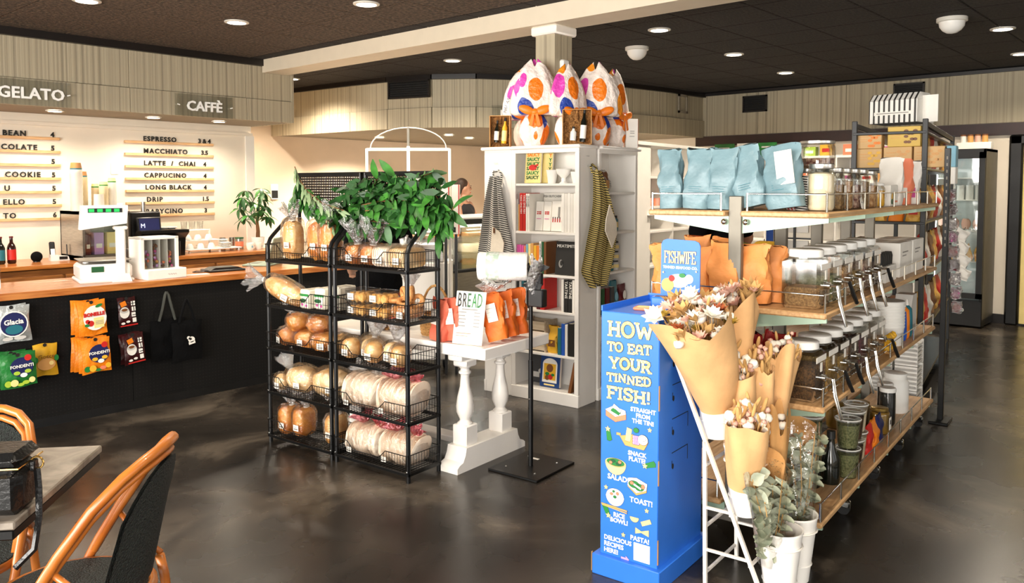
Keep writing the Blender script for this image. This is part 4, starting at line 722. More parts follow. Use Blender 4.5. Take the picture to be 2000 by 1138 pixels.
OBJ('roll',MB().lathe([(.02,-.14),(.075,-.14),(.08,-.13),(.08,.13),(.075,.14),(.02,.14)],n=28),'roll_white',t2,(0,0,0),(0,PI/2,0)); OBJ('printed_band',MB().lathe([(.0812,-.09),(.0812,-.02)],n=28,cap0=False,cap1=False),'roll_print',t2,(0,0,0),(0,PI/2,0)); OBJ('core',MB().cyl((.13,0,0),(.148,0,0),.022,n=14),'print_black',t2)
OBJ('loose_bag',MB().grid(12,10,lambda u,v:(-.13+.16*u+.02*sin(6*v),-.03-.04*sin(3*v+2*u)-.01*sin(9*u),-.08-.06*v+.02*sin(7*u+2*v))),'crinkle',t2); OBJ('loose_bag',MB().grid(12,10,lambda u,v:(.15+.07*u+.01*sin(6*v),-.04-.03*sin(3*v+2*u),.06-.2*v+.02*sin(7*u+2*v))),'crinkle',t2)
# ================================================================ WHITE BOOKCASES ROUND THE COLUMN
def bookcase(label,a,b,rz,w_,d,shelves,stile=.035,ol=0,orr=.02):
    t=THING('bookcase',label,'bookcase',S(a,b),rz,'white bookcases round the column')
    OBJ('side_panel',MB().rbox(0,.022,.004,d,0,1.88,.002),'white_lacquer',t); OBJ('side_panel',MB().rbox(w_-.022,w_,.004,d,0,1.88,.002),'white_lacquer',t); OBJ('back_panel',MB().box(.022,w_-.022,d-.012,d,0,1.88),'white_lacquer',t)
    for x in (0,w_-stile): OBJ('stile',MB().rbox(x,x+stile,-.004,.014,.09,1.85,.002),'white_lacquer',t)
    OBJ('top_rail',MB().rbox(0,w_,-.004,.014,1.85,1.88,.002),'white_lacquer',t); OBJ('plinth',MB().rbox(-ol*.2,w_+orr*.2,-.01,.014,0,.09,.003),'white_lacquer',t); OBJ('cornice',MB().rbox(-ol,w_+orr,-.03,d,1.88,1.905,.008),'white_lacquer',t)
    for z in shelves: OBJ('shelf',MB().rbox(.022,w_-.022,.0,d-.012,z-.018,z,.002),'white_lacquer',t)
    return t
bookcase('white bookcase full of cookbooks facing the bread racks',4.946,3.70,FX,.6,.235,(.094,.365,.686,.954,1.269,1.626))
bookcase('white bookcase whose shelves face right, holding jars and packets behind the yellow apron',5.207,3.097,FY,.6,.26,(.094,.34,.625,.952,1.257,1.56))
bookcase('white bookcase seen from its plain side behind the black striped apron',5.545,3.965,FY+PI,.597,.26,(.094,.365,.686,.954,1.269,1.626))
def BK(x,y,z): return S(4.946+y,3.70-x,z)
def BK2(x,y,z): return S(5.207+x,3.097+y,z)
def book_spine(x,th,h,d,m_,label,z,txt=None,tm='ink_white',lean=0,y=.012,place=BK,front=FX,band=None,ts=.5):
    t=THING('book',label,'book',place(x,y,z+.0005),front,'cookbooks in the white bookcase'); t.rotation_euler=(0,lean,front)
    OBJ('cover',MB().rbox(0,th,0,d,0,h,.002),m_,t); OBJ('pages',MB().box(th*.15,th*.85,.004,d+.0006,h-.001,h+.0006),'paper',t)
    if band: OBJ('spine_band',MB().box(0.001,th-.001,-.0008,0,h*.1,h*.22),band,t)
    if txt: TXT('spine_text',txt,th*ts*1.5,tm,t,(th*.32,-.0012,h*.95),(PI/2,R(90),0))
    return t
def book_front(x,w_,h,th,m_,label,z,deco=None,y=.05,lean=-.1,place=BK,front=FX,yaw=0):
    t=THING('book',label,'book',place(x,y,z+.004),front+yaw,'cookbooks in the white bookcase'); t.rotation_euler=(lean,0,front+yaw); OBJ('cover',MB().rbox(0,w_,0,th,0,h,.002),m_,t); OBJ('pages',MB().box(w_-.001,w_+.0006,.003,th-.003,.004,h-.004),'paper',t)
    if deco: deco(t,w_,h)
    return t
C('saucy_yellow','#e9d58a',.5)
def saucy(t,w_,h):
    for i,m_ in enumerate(('ink_orange','ink_green','ink_green','ink_darkgreen','ink_green','ink_darkgreen')): TXT('cover_word','SAUCY',.036,m_,t,(w_/2,-.0012,h*.86-.034*i),al='CENTER',off=.0012)
    PRINT('red_figure',[('print_red',[disc(w_/2,h*.5,.036,.022),rot2(disc(w_*.72,h*.56,.02,.008),.5,(w_*.72,h*.56))])],t,(0,-.002,0))
book_front(.185,.12,.225,.018,'saucy_yellow','yellow cookbook with rows of green words, half hidden behind its twin on the top shelf',1.626,lambda t,w,h:[TXT('cover_word','Y',.036,m_,t,(w-.03,-.0012,h*.86-.034*i),off=.0012) for i,m_ in enumerate(('ink_orange','ink_green','ink_green','ink_darkgreen'))],y=.08); book_front(.085,.145,.232,.018,'saucy_yellow','yellow cookbook with rows of green words and a red figure on the top shelf',1.626,saucy,y=.04)
def pot(x,label,prof,z=1.6265,y=.09,m_='white_plastic',nm='bowl'):
    t=THING(nm,label,nm,BK(x,y,z),FX,'white crockery on the top shelf'); OBJ('vessel',MB().lathe(prof,n=20),m_,t); return t
pot(.305,'white beaker on the top shelf beside the yellow cookbooks',[(.03,0),(.042,.09),(.045,.1),(.04,.1),(.03,.01)]); t=pot(.41,'white footed bowl on the top shelf',[(.035,0),(.02,.015),(.018,.04),(.05,.07),(.058,.1),(.053,.1),(.04,.07),(.005,.05)]); OBJ('rim',MB().lathe([(.054,.098),(.06,.102),(.056,.106)],n=20,cap0=False,cap1=False),'white_plastic',t); pot(.523,'white bowl at the right end of the top shelf',[(.03,0),(.044,.06),(.048,.085),(.044,.085),(.03,.02)])
x=.036
for i,(th,h,m_,tx,tm,lb) in enumerate(((.012,.24,'ink_lightgrey',None,None,'thin pale book at the left end of the second shelf'),(.012,.2,'ink_tan',None,None,'small tan book beside the red spines'),(.027,.285,'print_red','TAKE ONE FISH','ink_white','thick red book with white spine words, left of the pair'),(.027,.285,'print_red','TAKE ONE FISH','ink_white','thick red book with white spine words, right of the pair'),(.016,.28,'ink_white','FISH BUTCHERY','print_black','white book with black spine words beside the red pair'),(.016,.28,'ink_white','FISH BUTCHERY','print_black','second white book with black spine words, right of its twin'))):
    book_spine(x,th,h,.19,m_,lb,1.269,tx,tm or 'ink_white'); x+=th+.0015
C('ink_offwhite','#e9e4da',.5)
book_front(.165,.17,.285,.02,'ink_offwhite','pale fish cookbook standing face out at the back of the second shelf',1.269,lambda t,w,h:[TXT('cover_text','FISH BUTCHERY',.024,'print_black',t,(w/2,-.0012,h-.035),al='CENTER'),PRINT('cover_picture',[('ink_grey',[disc(w*.3,h*.4,.03,.05)])],t,(0,-.001,0))],y=.16)
for i in range(2): book_front(.17+.072*i,.066,.22,.02,'ink_white','small white book with red letters face out on the second shelf, %s of two'%('left','right')[i],1.269,lambda t,w,h:PRINT('red_letters',[('print_red',[rect(.012,.026,h*.62,h*.66),rect(.03,.05,h*.62,h*.66),rect(.012,.026,h*.56,h*.6),rect(.03,.05,h*.56,h*.6)]),('ink_pink',[rect(.012,.05,h*.4,h*.42)])],t,(0,-.001,0)),y=.06)
book_front(.32,.11,.225,.025,'ink_white','white box with small red bottles pictured, right of the red lettered books',1.269,lambda t,w,h:PRINT('bottle_print',[('print_red',[rect(.012+.02*k,.02+.02*k,h*.3,h*.42) for k in range(5)]),('print_black',[rect(.013+.02*k,.019+.02*k,h*.42,h*.47) for k in range(5)]),('ink_grey',[rect(.06,.075,h*.45,h*.8)])],t,(0,-.001,0)),y=.05)
x=.44
for i in range(5): book_spine(x,.024,.285-.003*(i%2),.19,'ink_offwhite' if i%2 else 'ink_white','cream book at the right of the second shelf, %s of five'%('first','second','third','fourth','last')[i],1.269,None,'ink_white',band=None); x+=.0255
x=.037
for i,(th,h,m_,tx,tm,bd,lb) in enumerate(((.02,.21,'ink_pink',None,None,'ink_lime','pink and lime spine, first book of the third shelf'),(.02,.21,'ink_pink',None,None,'ink_lime','pink and lime spine, second book of the third shelf'),(.02,.205,'ink_pink',None,None,'ink_green','pink and green spine, third book of the third shelf'),(.018,.2,'ink_salmon',None,None,'ink_lime','salmon spine next to the pink books'),(.02,.215,'ink_sky',None,None,None,'pale blue spine on the third shelf'),(.022,.22,'ink_cream',None,None,'ink_brown','cream spine with brown foot on the third shelf'),(.024,.225,'ink_tan',None,None,None,'tan spine on the third shelf'),(.026,.21,'ink_yellow',None,None,'ink_brown','yellow spine with brown foot on the third shelf'),(.022,.21,'ink_orange',None,None,None,'orange spine on the third shelf'),
    (.02,.24,'ink_white','VEGETARIAN','print_black',None,'white spine with tall black letters on the third shelf'),(.02,.24,'ink_darkgreen',None,None,None,'dark green spine on the third shelf'),(.02,.24,'ink_brown',None,None,None,'brown spine beside the black meat book'))):
    book_spine(x,th,h,.17,m_,lb,.954,tx,tm or 'ink_white',band=bd); x+=th+.0015
book_front(.37,.19,.245,.03,'print_black','large black meat cookbook face out on the third shelf',.954,lambda t,w,h:(TXT('cover_text','MEATSMITH',.032,'ink_white',t,(w/2,-.0012,h-.045),al='CENTER'),PRINT('cover_mark',[('ink_grey',[disc(.05,.08,.018,.03)]),('print_black',[disc(.056,.085,.012,.02)])],t,(0,-.001,0))),y=.03)
x=.037
for i,(th,h,m_,tx,tm,lb) in enumerate(((.02,.2,'print_black',None,None,'black spine at the left end of the fourth shelf'),(.02,.2,'ink_lightgrey',None,None,'pale spine second on the fourth shelf'),(.022,.21,'ink_teal',None,None,'teal spine on the fourth shelf'),(.022,.19,'ink_white',None,None,'white spine on the fourth shelf'),(.024,.2,'print_black',None,None,'black spine behind the stand pole on the fourth shelf'),(.03,.18,'ink_darkgreen',None,None,'dark green spine on the fourth shelf'),(.035,.17,'ink_offwhite',None,None,'pale thick book on the fourth shelf'),(.03,.19,'ink_darkred',None,None,'dark red spine on the fourth shelf'),(.04,.235,'print_red',None,None,'bright red thick book on the fourth shelf'),(.022,.24,'ink_offwhite',None,None,'off white spine left of the black bakery books'),(.034,.24,'print_black','TARTINE','ink_white','black bakery book with white spine letters, left of two'),(.034,.24,'print_black','TARTINE','ink_white','black bakery book with white spine letters, right of two'),(.02,.24,'ink_white',None,None,'white spine right of the black bakery books'),(.02,.24,'ink_lightgrey',None,None,'grey spine at the right end of the fourth shelf'))):
    if i==9: x=.44
    book_spine(x,th,h,.17,m_,lb,.686,tx,tm or 'ink_white',ts=.62); x+=th+.0015
x=.41
for i,(th,h,m_,lb) in enumerate(((.03,.2,'ink_teal','dark teal spine on the fifth shelf'),(.03,.235,'ink_blue','bright blue spine on the fifth shelf'),(.022,.23,'ink_white','white spine beside the blue book on the fifth shelf'),(.05,.24,'print_black','thick black book at the right end of the fifth shelf'))): book_spine(x,th,h,.18,m_,lb,.365,None,'ink_white',ts=.3); x+=th+.002
t=THING('wood_crate','pale wooden slat crate on the fifth shelf','crate',BK(.07,.03,.3655),FX); C('pale_wood','#d8c7ae',.7,col2='#c7b292',scale=6,stretch=(1,10,10))
for k in range(3): OBJ('slat',MB().rbox(0,.22,0,.01,.01+.075*k,.075+.075*k,.002),'pale_wood',t); OBJ('slat',MB().rbox(0,.22,.15,.16,.01+.075*k,.075+.075*k,.002),'pale_wood',t)
OBJ('end_board',MB().box(0,.01,0,.16,0,.235),'pale_wood',t); OBJ('end_board',MB().box(.21,.22,0,.16,0,.235),'pale_wood',t)
t=THING('spice_packet','yellow spice packet beside the wooden crate on the fifth shelf','packet',BK(.345,.06,.3655),FX); OBJ('packet',pouch(.09,.05,.2,7,wr=.006),'ink_yellow',t); PRINT('packet_print',[('ink_brown',[rect(-.03,.03,.05,.1)])],t,(0,-.032,0))
C('slate','#3b3b3d',.5)
book_front(.055,.2,.24,.03,'slate','large dark grey book face out on the bottom shelf',.094,lambda t,w,h:PRINT('cover_print',[('ink_grey',[rect(.04,.09,h*.88,h*.92),rect(.1,.15,h*.88,h*.92)]),('ink_lightgrey',[rect(.04,.1,.04,.08),disc(.12,.09,.03,.02)])],t,(0,-.001,0)),y=.14); C('cover_blue','#123e7c',.5)
def tarot(t,w,h):
    PRINT('cover_picture',[('ink_white',[rect(.022,w-.022,.035,h*.72),disc(w/2,h*.72,w/2-.022,.045,16,0,PI)]),('ink_yellow',[rect(.034,w-.034,.055,h*.74)]),('ink_brown',[disc(w/2,h*.6,.03,.03),disc(w/2-.02,h*.3,.02)]),('print_red',[disc(w/2+.01,h*.33,.02)]),('ink_green',[disc(w/2-.02,h*.42,.018,.012),disc(w/2+.03,h*.4,.014,.01)])],t,(0,-.001,0)); PRINT('title_strip',[('ink_cream',[rect(.04,w-.04,.012,.024)])],t,(0,-.001,0))
book_front(.215,.175,.238,.03,'cover_blue','royal blue book with golden arched picture face out on the bottom shelf',.094,tarot,y=.06); book_spine(.5,.025,.235,.2,'ink_brown','brown book leaning on the right end of the bottom shelf',.094,None,'ink_white',lean=R(12)); book_spine(.553,.014,.235,.18,'slate','dark thin book at the right end of the bottom shelf',.094,None)
# second bookcase products
def ribbon_jar(x,y,z,m_,label,r=.035,h=.08):
    t=THING('jar',label,'jar',BK2(x,y,z+.0005),FY,'jars and packets in the right-hand bookcase'); OBJ('jar_body',MB().lathe([(r*.9,0),(r,.008),(r,h*.75),(r*.8,h*.85)],n=16),m_,t); OBJ('lid',MB().cyl((0,0,h*.84),(0,0,h),r*.85,n=16),'slate',t); OBJ('label_band',MB().lathe([(r*1.01,h*.25),(r*1.01,h*.6)],n=16,cap0=False,cap1=False),'ink_cream',t)
t=THING('gift_packet','small clear gift packet of dark sweets on the top shelf beside the yellow apron','packet',BK2(.16,.05,1.5605),FY); OBJ('packet',pouch(.09,.05,.15,3,wr=.006),'ink_brown',t); OBJ('packet_wrap',pouch(.1,.06,.16,4,wr=.009),'clear_bag',t); PRINT('packet_label',[('ink_tan',[rect(-.02,.03,.03,.09)])],t,(0,-.032,0))
ribbon_jar(.34,.08,1.257,'ink_teal','teal glass jar with dark lid on the second shelf behind the apron',.05,.12); ribbon_jar(.24,.09,1.257,'ink_brown','brown jar half hidden by the apron',.04,.1)
CM=['brown_glass','ink_teal','ink_white']
for i in range(4):
    for k in range(3):
        m_=('brown_glass','ink_darkred','ink_teal','ink_lightgrey')[i]; ribbon_jar(.12+.083*i,.07,.952+.075*k,m_,'small %s jar, %s in its column on the third shelf of the right bookcase'%(('brown','dark red','teal','pale grey')[i],('lowest','second','topmost')[k]),.034,.074)
for i in range(3): book_spine(.12+.075*i,.05,.2,.15,('ink_darkgreen','ink_darkred','slate')[i],'%s box on the fourth shelf of the right-hand bookcase'%('dark green','dark red','dark slate')[i],.625,None,place=BK2,front=FY,y=.04)
for i,(x,m_,lb) in enumerate(((.36,'ink_teal','bright teal coffee packet on the fourth shelf of the right-hand bookcase'),(.49,'ink_darkred','dark red coffee packet leaning beside the teal one'))):
    t=THING('coffee_packet',lb,'packet',BK2(x,.08,.6255),FY); OBJ('packet',pouch(.11,.06,.24-.04*i,60+i,wr=.005),m_,t); PRINT('packet_print',[('ink_sky' if i==0 else 'ink_white',[disc(0,.12,.025,.035),rect(-.03,.03,.02,.035)])],t,(0,-.035,0))
# ---------------------------------------------------------------- aprons
stripes('apron_black','#d9d4ca','#2d2c2b',62,(.25,0,1),.5); stripes('apron_yellow','#c9b267','#3b3524',62,(.35,0,1),.5); C('pocket_cream','#eadfcb',.8,bump=.2); C('leather_tab','#6b4526',.6)
def apron(label,loc,rz,mat_,prof,pocket,seed,tab=True):
    t=THING('apron',label,'apron',loc,rz,'striped aprons hung on the bookcases'); mb=MB()
    def f(u,v):
        i=min(int(v*(len(prof)-1)),len(prof)-2); k=v*(len(prof)-1)-i; l=prof[i][0]*(1-k)+prof[i+1][0]*k; r=prof[i][1]*(1-k)+prof[i+1][1]*k; z=prof[i][2]*(1-k)+prof[i+1][2]*k
        am=.012+.018*v*(1-.4*v); return (l+(r-l)*u,-.044-am*(sin(u*15+seed+2*v)+.5*sin(u*26+3*v)),z+.012*sin(u*9+seed)*v)
    mb.grid(34,26,f); mb2=MB().grid(34,26,lambda u,v:(lambda p:(p[0],p[1]+.006,p[2]))(f(1-u,v))); OBJ('cloth',join(mb,mb2),mat_,t,smooth=180)
    OBJ('neck_loop',MB().tube([(prof[0][0]+.01,-.02,prof[0][2]-.02),(prof[0][0]+.0,-.012,prof[0][2]+.03),(prof[0][1]*.5,-.008,prof[0][2]+.045),(prof[0][1],-.012,prof[0][2]+.02),(prof[0][1]+.01,-.03,prof[0][2]-.06)],.008,6),mat_,t); OBJ('hook',MB().cyl((.0,0,prof[0][2]+.03),(0,-.03,prof[0][2]+.04),.006),'chrome',t)
    OBJ('pocket',MB().prism(pocket,-.088,-.08,'y'),'pocket_cream',t)
    if tab: OBJ('leather_tab',MB().rbox(pocket[0][0]+.01,pocket[0][0]+.028,-.092,-.088,pocket[0][1]-.05,pocket[0][1]-.01,.001),'leather_tab',t,)
    OBJ('nail_plate',MB().box(-.025,.02,-.002,0,prof[0][2]+.1,prof[0][2]+.106),'ink_lightgrey',t)
apron('black and white striped apron with cream pocket hanging on the plain bookcase side',S(4.944,3.85,0),FX,'apron_black',[(-.02,.06,1.68),(-.045,.08,1.58),(-.065,.1,1.48),(-.08,.125,1.36),(-.1,.16,1.22),(-.13,.19,1.08),(-.16,.2,.98),(-.03,.15,.88)],[(.03,1.3),(.1,1.26),(.14,1.18),(.13,1.1),(.07,1.04),(.0,1.02)],1)
apron('olive yellow striped apron with cream pocket hanging on the bookcase corner',S(5.05,3.094,0),FY,'apron_yellow',[(.02,.1,1.72),(.03,.17,1.62),(.03,.23,1.5),(.0,.29,1.36),(-.05,.31,1.24),(-.1,.28,1.1),(-.14,.24,1.0),(-.02,.17,.88)],[(.17,1.47),(.27,1.34),(.28,1.25),(.21,1.15),(.11,1.28),(.12,1.36)],4,False)
# ---------------------------------------------------------------- wrapped easter eggs and gift boxes on top
def wrap_material():
    m=mat('egg_wrap','#f3e6dc',.38,var=.02,bump=1,bscale=20); nt=m.node_tree; L=nt.links.new; b=nt.nodes['Principled BSDF']
    tc=N(nt,'ShaderNodeTexCoord'); nz=N(nt,'ShaderNodeTexNoise'); nz.inputs['Scale'].default_value=5; L(tc.outputs['Object'],nz.inputs[0]); ad=N(nt,'ShaderNodeVectorMath',operation='MULTIPLY_ADD'); ad.inputs[1].default_value=(.06,.06,.06); L(nz.outputs[1],ad.inputs[0]); L(tc.outputs['Object'],ad.inputs[2])
    vo=N(nt,'ShaderNodeTexVoronoi'); vo.inputs['Scale'].default_value=8; mp2=N(nt,'ShaderNodeMapping'); mp2.inputs['Scale'].default_value=(1,1,.62); L(ad.outputs[0],mp2.inputs[0]); L(mp2.outputs[0],vo.inputs[0]); lt=N(nt,'ShaderNodeMath',operation='LESS_THAN'); lt.inputs[1].default_value=.47; L(vo.outputs['Distance'],lt.inputs[0])
    sp=N(nt,'ShaderNodeSeparateColor'); L(vo.outputs['Color'],sp.inputs[0]); rp=N(nt,'ShaderNodeValToRGB'); rp.color_ramp.interpolation='CONSTANT'; e=rp.color_ramp.elements
    e[0].position=0; e[0].color=lin('#ef7a16')+(1,); e[1].position=.42; e[1].color=lin('#dd46b0')+(1,); x=e.new(.6); x.color=lin('#22409c')+(1,); x=e.new(.78); x.color=lin('#f0921f')+(1,)
    L(sp.outputs[0],rp.inputs[0]); mx=N(nt,'ShaderNodeMix',data_type='RGBA'); mx.inputs['A'].default_value=lin('#f3e6dc')+(1,); L(lt.outputs[0],mx.inputs['Factor']); L(rp.outputs[0],mx.inputs['B']); L(mx.outputs['Result'],b.inputs['Base Color'])
wrap_material(); C('ribbon_orange','#ef7d13',.4,var=.1); C('wrap_blue_text','#3a4a63',.5)
EZ=1.9055
def wrapped_egg(label,loc,seed,s=1.0,text=False,yaw=0):
    t=THING('wrapped_egg',label,'easter egg',loc,R(-48)+yaw,'wrapped eggs on the bookcases'); rnd=random.Random(seed); ph=[rnd.uniform(0,6) for _ in range(6)]
    def low(u,v):
        a=2*PI*u; z=.25*v; r=(.02+.085*sin(PI*(.12+.8*v))**.7) if v<.97 else .03; r=max(r,.035); q=1+.07*sin(6*a+ph[0]+4*v)+.05*sin(11*a+ph[1]); return (r*q*cos(a)*s,r*q*sin(a)*s,z*s)
    OBJ('wrapped_base',MB().grid(30,10,low,cu=True),'egg_wrap',t,smooth=180)
    def fan(u,v):
        a=2*PI*u; pr=[.03,.15,.178,.184,.176,.158,.128,.085,.03]; i=min(int(v*8),7); k=v*8-i; r=pr[i]*(1-k)+pr[i+1]*k; zz=[.25,.232,.248,.29,.36,.44,.52,.585,.625]; z=zz[i]*(1-k)+zz[i+1]*k
        q=1+.05*sin(5*a+ph[2]+3*v)+.06*sin(9*a+ph[3]+2*v)+.03*sin(17*a+ph[1]); return (r*q*cos(a)*s,r*.45*q*sin(a)*s,(z+.03*v*v*sin(3*a+ph[4]))*s)
    OBJ('wrapping_fan',MB().grid(36,17,fan,cu=True),'egg_wrap',t,smooth=180)
    b=MB().ball((0,-.1*s,.25*s),(.034*s,.022*s,.026*s),10,6); OBJ('bow_knot',b,'ribbon_orange',t)
    for sx in (-1,1): OBJ('bow_loop',MB().ball((0,0,0),(.062*s,.014,.032*s),12,7),'ribbon_orange',t,(sx*.06*s,-.105*s,.265*s),(0,-sx*.35,0)); OBJ('bow_tail',MB().prism([(0,0),(sx*.02*s,-.01),(sx*.045*s,-.1*s),(sx*.02*s,-.11*s)],-.004,0,'y'),'ribbon_orange',t,(0,-.112*s,.25*s))
    if text:
        for i,ch in enumerate('MAIANI MAIANI'):
            a_=R(10+13*i); TXT('wrap_letter',ch,.035*s,'wrap_blue_text',t,(-.155*s*cos(a_*.55)-.012,-.075*s*sin(a_*.5+.5)-.0,(.28+.024*i)*s),(PI/2,R(-68+3.5*i),0))
wrapped_egg('big wrapped easter egg with orange bow on the left, in front of the column',S(5.04,3.56,EZ),1); wrapped_egg('big wrapped easter egg with orange bow on the right of the bookcase top',S(5.38,3.215,EZ),2,.98); wrapped_egg('wrapped easter egg with lettered paper edge at the far left behind the first',S(5.33,3.84,EZ),3,1.0,True); wrapped_egg('wrapped easter egg half hidden behind the middle gift box',S(5.10,3.30,EZ),4,.92,yaw=.6); wrapped_egg('wrapped easter egg at the far right of the bookcase top',S(5.66,3.23,EZ),5,.95,yaw=.9)
C('straw','#b98247',.8,col2='#7d5325',scale=70,bump=1,bscale=110)
def gift_box(label,loc,rz,w_,h,bts):
    t=THING('gift_box',label,'gift box',loc,rz,'kraft gift boxes'); t.rotation_euler=(0,0,rz); b=MB(); b.box(-w_/2,w_/2,.1,.105,0,h); b.box(-w_/2,-w_/2+.005,0,.105,0,h); b.box(w_/2-.005,w_/2,0,.105,0,h); b.box(-w_/2,w_/2,0,.105,h-.005,h); b.box(-w_/2,w_/2,0,.105,0,.005); OBJ('tray',b,'kraft',t)
    OBJ('straw_filling',MB().grid(18,20,lambda u,v:(-w_/2+.006+(w_-.012)*u,.05+.02*noise.noise(Vector((u*9,v*9,1)))+.02*noise.noise(Vector((u*30,v*30,3))),.006+(h-.012)*v)),'straw',t)
    for (x,z,hh,r,gm,lm) in bts:
        o=OBJ('bottle',MB().lathe([(r,0),(r,hh*.6),(r*.45,hh*.75),(r*.4,hh*.9)],n=14),gm,t,(x,.02,z),(0,R(4),0)); OBJ('bottle_label',MB().lathe([(r*1.03,hh*.1),(r*1.03,hh*.5)],n=14,cap0=False,cap1=False),lm,o); OBJ('bottle_cap',MB().lathe([(r*.45,hh*.86),(r*.45,hh)],n=10),'print_black',o)
gift_box('kraft gift box with two small bottles, left end of the bookcase top',S(5.0,3.86,EZ),R(-55),.16,.245,[(-.03,.04,.17,.018,'dark_glass','ink_white'),(.03,.03,.2,.02,'foil_yellow','ink_cream')])
gift_box('kraft gift box with jar and dark bottle, middle of the bookcase top',S(5.0,3.155,EZ),R(-50),.21,.255,[(-.03,.03,.1,.022,'ink_white','ink_offwhite'),(.04,.02,.24,.022,'dark_glass','ink_white')])
t=THING('tall_carton','tall white carton with red side at the right end of the bookcase top','carton',S(5.72,3.10,EZ),R(-40)); OBJ('carton_body',MB().rbox(-.05,.05,0,.06,0,.23,.003),'ink_white',t); OBJ('red_side',MB().box(.05,.0512,.002,.058,.002,.228),'print_red',t); PRINT('carton_print',[('ink_grey',[rect(-.015,.02,.13,.135),rect(-.015,.02,.115,.12),rect(-.02,.02,.09,.094)])],t,(0,-.001,0))
# ================================================================ GONDOLA WITH BULK GOODS
GA,GB=3.45,1.37     # near end, centre line (S frame); runs 2.55 m along +a, 0.41 m to each side
TIER=(.19,.68,1.075,1.495)
t=THING('shelf_gondola','long double-sided wheeled gondola with four tiers of wooden shelves','shelving',S(GA,GB),FY)
for i in range(5):
    x=.05+.605*i; OBJ('upright_post',MB().rbox(x-.016,x+.016,-.03,.03,.1,1.56 if i==0 else 1.5,.003),'grey_steel',t)
    OBJ('base_foot',MB().rbox(x-.03,x+.03,-.36,.36,.09,.13,.004),'grey_steel',t)
    for s in (-1,1):
        c=OBJ('castor',MB().cyl((x-.012,s*.33,.03),(x+.012,s*.33,.03),.03,n=16),'black_plastic',t); OBJ('castor_fork',MB().rbox(x-.018,x+.018,s*.33-.03,s*.33+.01,.035,.07,.006),'chrome',c); OBJ('castor_stem',MB().cyl((x,s*.33,.06),(x,s*.33,.1),.01),'chrome',c)
for k,z in enumerate(TIER):
    for s in (-1,1):
        OBJ('shelf_board',MB().rbox(0,2.53,min(s*.035,s*.41),max(s*.035,s*.41),z-.025,z,.006),'shelf_wood',t)
        for i in range(5):
            x=.05+.605*i; zz=z-.025; OBJ('bracket',MB().prism([(s*.03,zz),(s*.40,zz),(s*.40,zz-.02),(s*.03,zz-.075)],x-.006,x+.006,'x'),'green_metal',t)
    # chrome gallery rails
    for s in (-1,1):
        y=s*.398; h=.075
        OBJ('rail_rod',MB().tube([(.02,s*.06,z+h),(.02,y,z+h),(2.5,y,z+h)],.0032,6),'chrome',t)
        for i in range(9): OBJ('rail_pin',MB().cyl((.02+.31*i,y,z),(.02+.31*i,y,z+h+.004),.0052,n=8),'chrome',t)
        OBJ('rail_pin',MB().cyl((.02,s*.06,z),(.02,s*.06,z+h+.004),.0052,n=8),'chrome',t)
for s in (-1,1): OBJ('wing_nut',MB().ball((.03,s*.05,1.445),.014,8,6),'chrome',t)
def GD(x,y,z): return S(GA+x,GB+y,z+.0006)
OR5=('first','second','third','fourth','fifth','sixth','seventh','eighth')
# blue bags on top
C('bag_blue','#6e8a93',.42,var=.1,bump=.35,bscale=16); C('kraft_orange','#d98b48',.6,var=.12,bump=.4,bscale=18); C('bag_red_paper','#b3231c',.55,var=.1,bump=.4,bscale=18)
for i,(x,y,w_,yw,ln,lb) in enumerate(((.09,.33,.11,.1,-3,'pale blue foil bag at the left end of the gondola top'),(.1,.205,.13,.05,3,'pale blue foil bag second from the left on the gondola top'),(.1,.085,.125,0,2,'pale blue foil bag in the middle of the gondola top'),(.11,-.06,.14,-.1,-14,'pale blue foil bag tilted left on the gondola top, fourth from the left'),(.12,-.2,.17,-.15,-8,'pale blue foil bag with white label, rightmost of the blue bags'))):
    paper_bag(lb,GD(x,y,TIER[3]),'bag_blue',w_,.1,.275,200+i,yw,(0,R(ln)),False,'pale blue bags on the gondola',wr=.0055,flare=.12)
    OBJ('small_print',MB().box(-.03,.03,-.0565,-.0555,.1,.102).box(-.03,.02,-.0565,-.0555,.09,.092).box(-.03,.025,-.0565,-.0555,.08,.082),'ink_teal',[q for q in bpy.data.objects if q.get('label')==lb][0])
    if i==4: o=bpy.data.objects['coffee_bag' if 0 else [q.name for q in bpy.data.objects if q.get('label')==lb][0]]; OBJ('long_label',MB().rbox(.0,.08,-.062,-.058,.1,.245,.0006),'paper',o); OBJ('long_label_rules',MB().box(.01,.075,-.0625,-.062,.215,.217).box(.01,.075,-.0625,-.062,.155,.157),'ink_grey',o)
for i,(x,y,lb) in enumerate(((.3,.24,'pale blue foil bag in the second row behind the left ones'),(.32,.1,'pale blue foil bag in the second row behind the middle ones'))): paper_bag(lb,GD(x,y,TIER[3]),'bag_blue',.13,.1,.26,220+i,0,(0,0),False,'pale blue bags on the gondola',wr=.008)
stripes('candy_stripe','#efe6dc','#b52a24',70,(.8,0,.6),.5,.5); stripes('choc_stripe','#d8b65a','#2a1a12',80,(.8,0,.7),.5,.5); stripes('dot_stripe','#efe8de','#23201e',90,(.2,0,1),.45,.5)
for i,(x,y,m_,w_,h,lb) in enumerate(((.25,-.235,'dot_stripe',.07,.15,'black dotted white sweet packet right of the blue bags'),(.36,-.13,'choc_stripe',.08,.19,'yellow and brown striped sweet packet behind the dotted one'),(.29,-.165,'candy_stripe',.06,.13,'red and white striped sweet packet beside the big glass jar'))):
    t=THING('sweet_packet',lb,'packet',GD(x,y,TIER[3]),FX,'striped sweet packets'); t.rotation_euler=(0,R((-6,4,12)[i]),FX); OBJ('packet',pouch(w_,.05,h,230+i,wr=.004),m_,t)
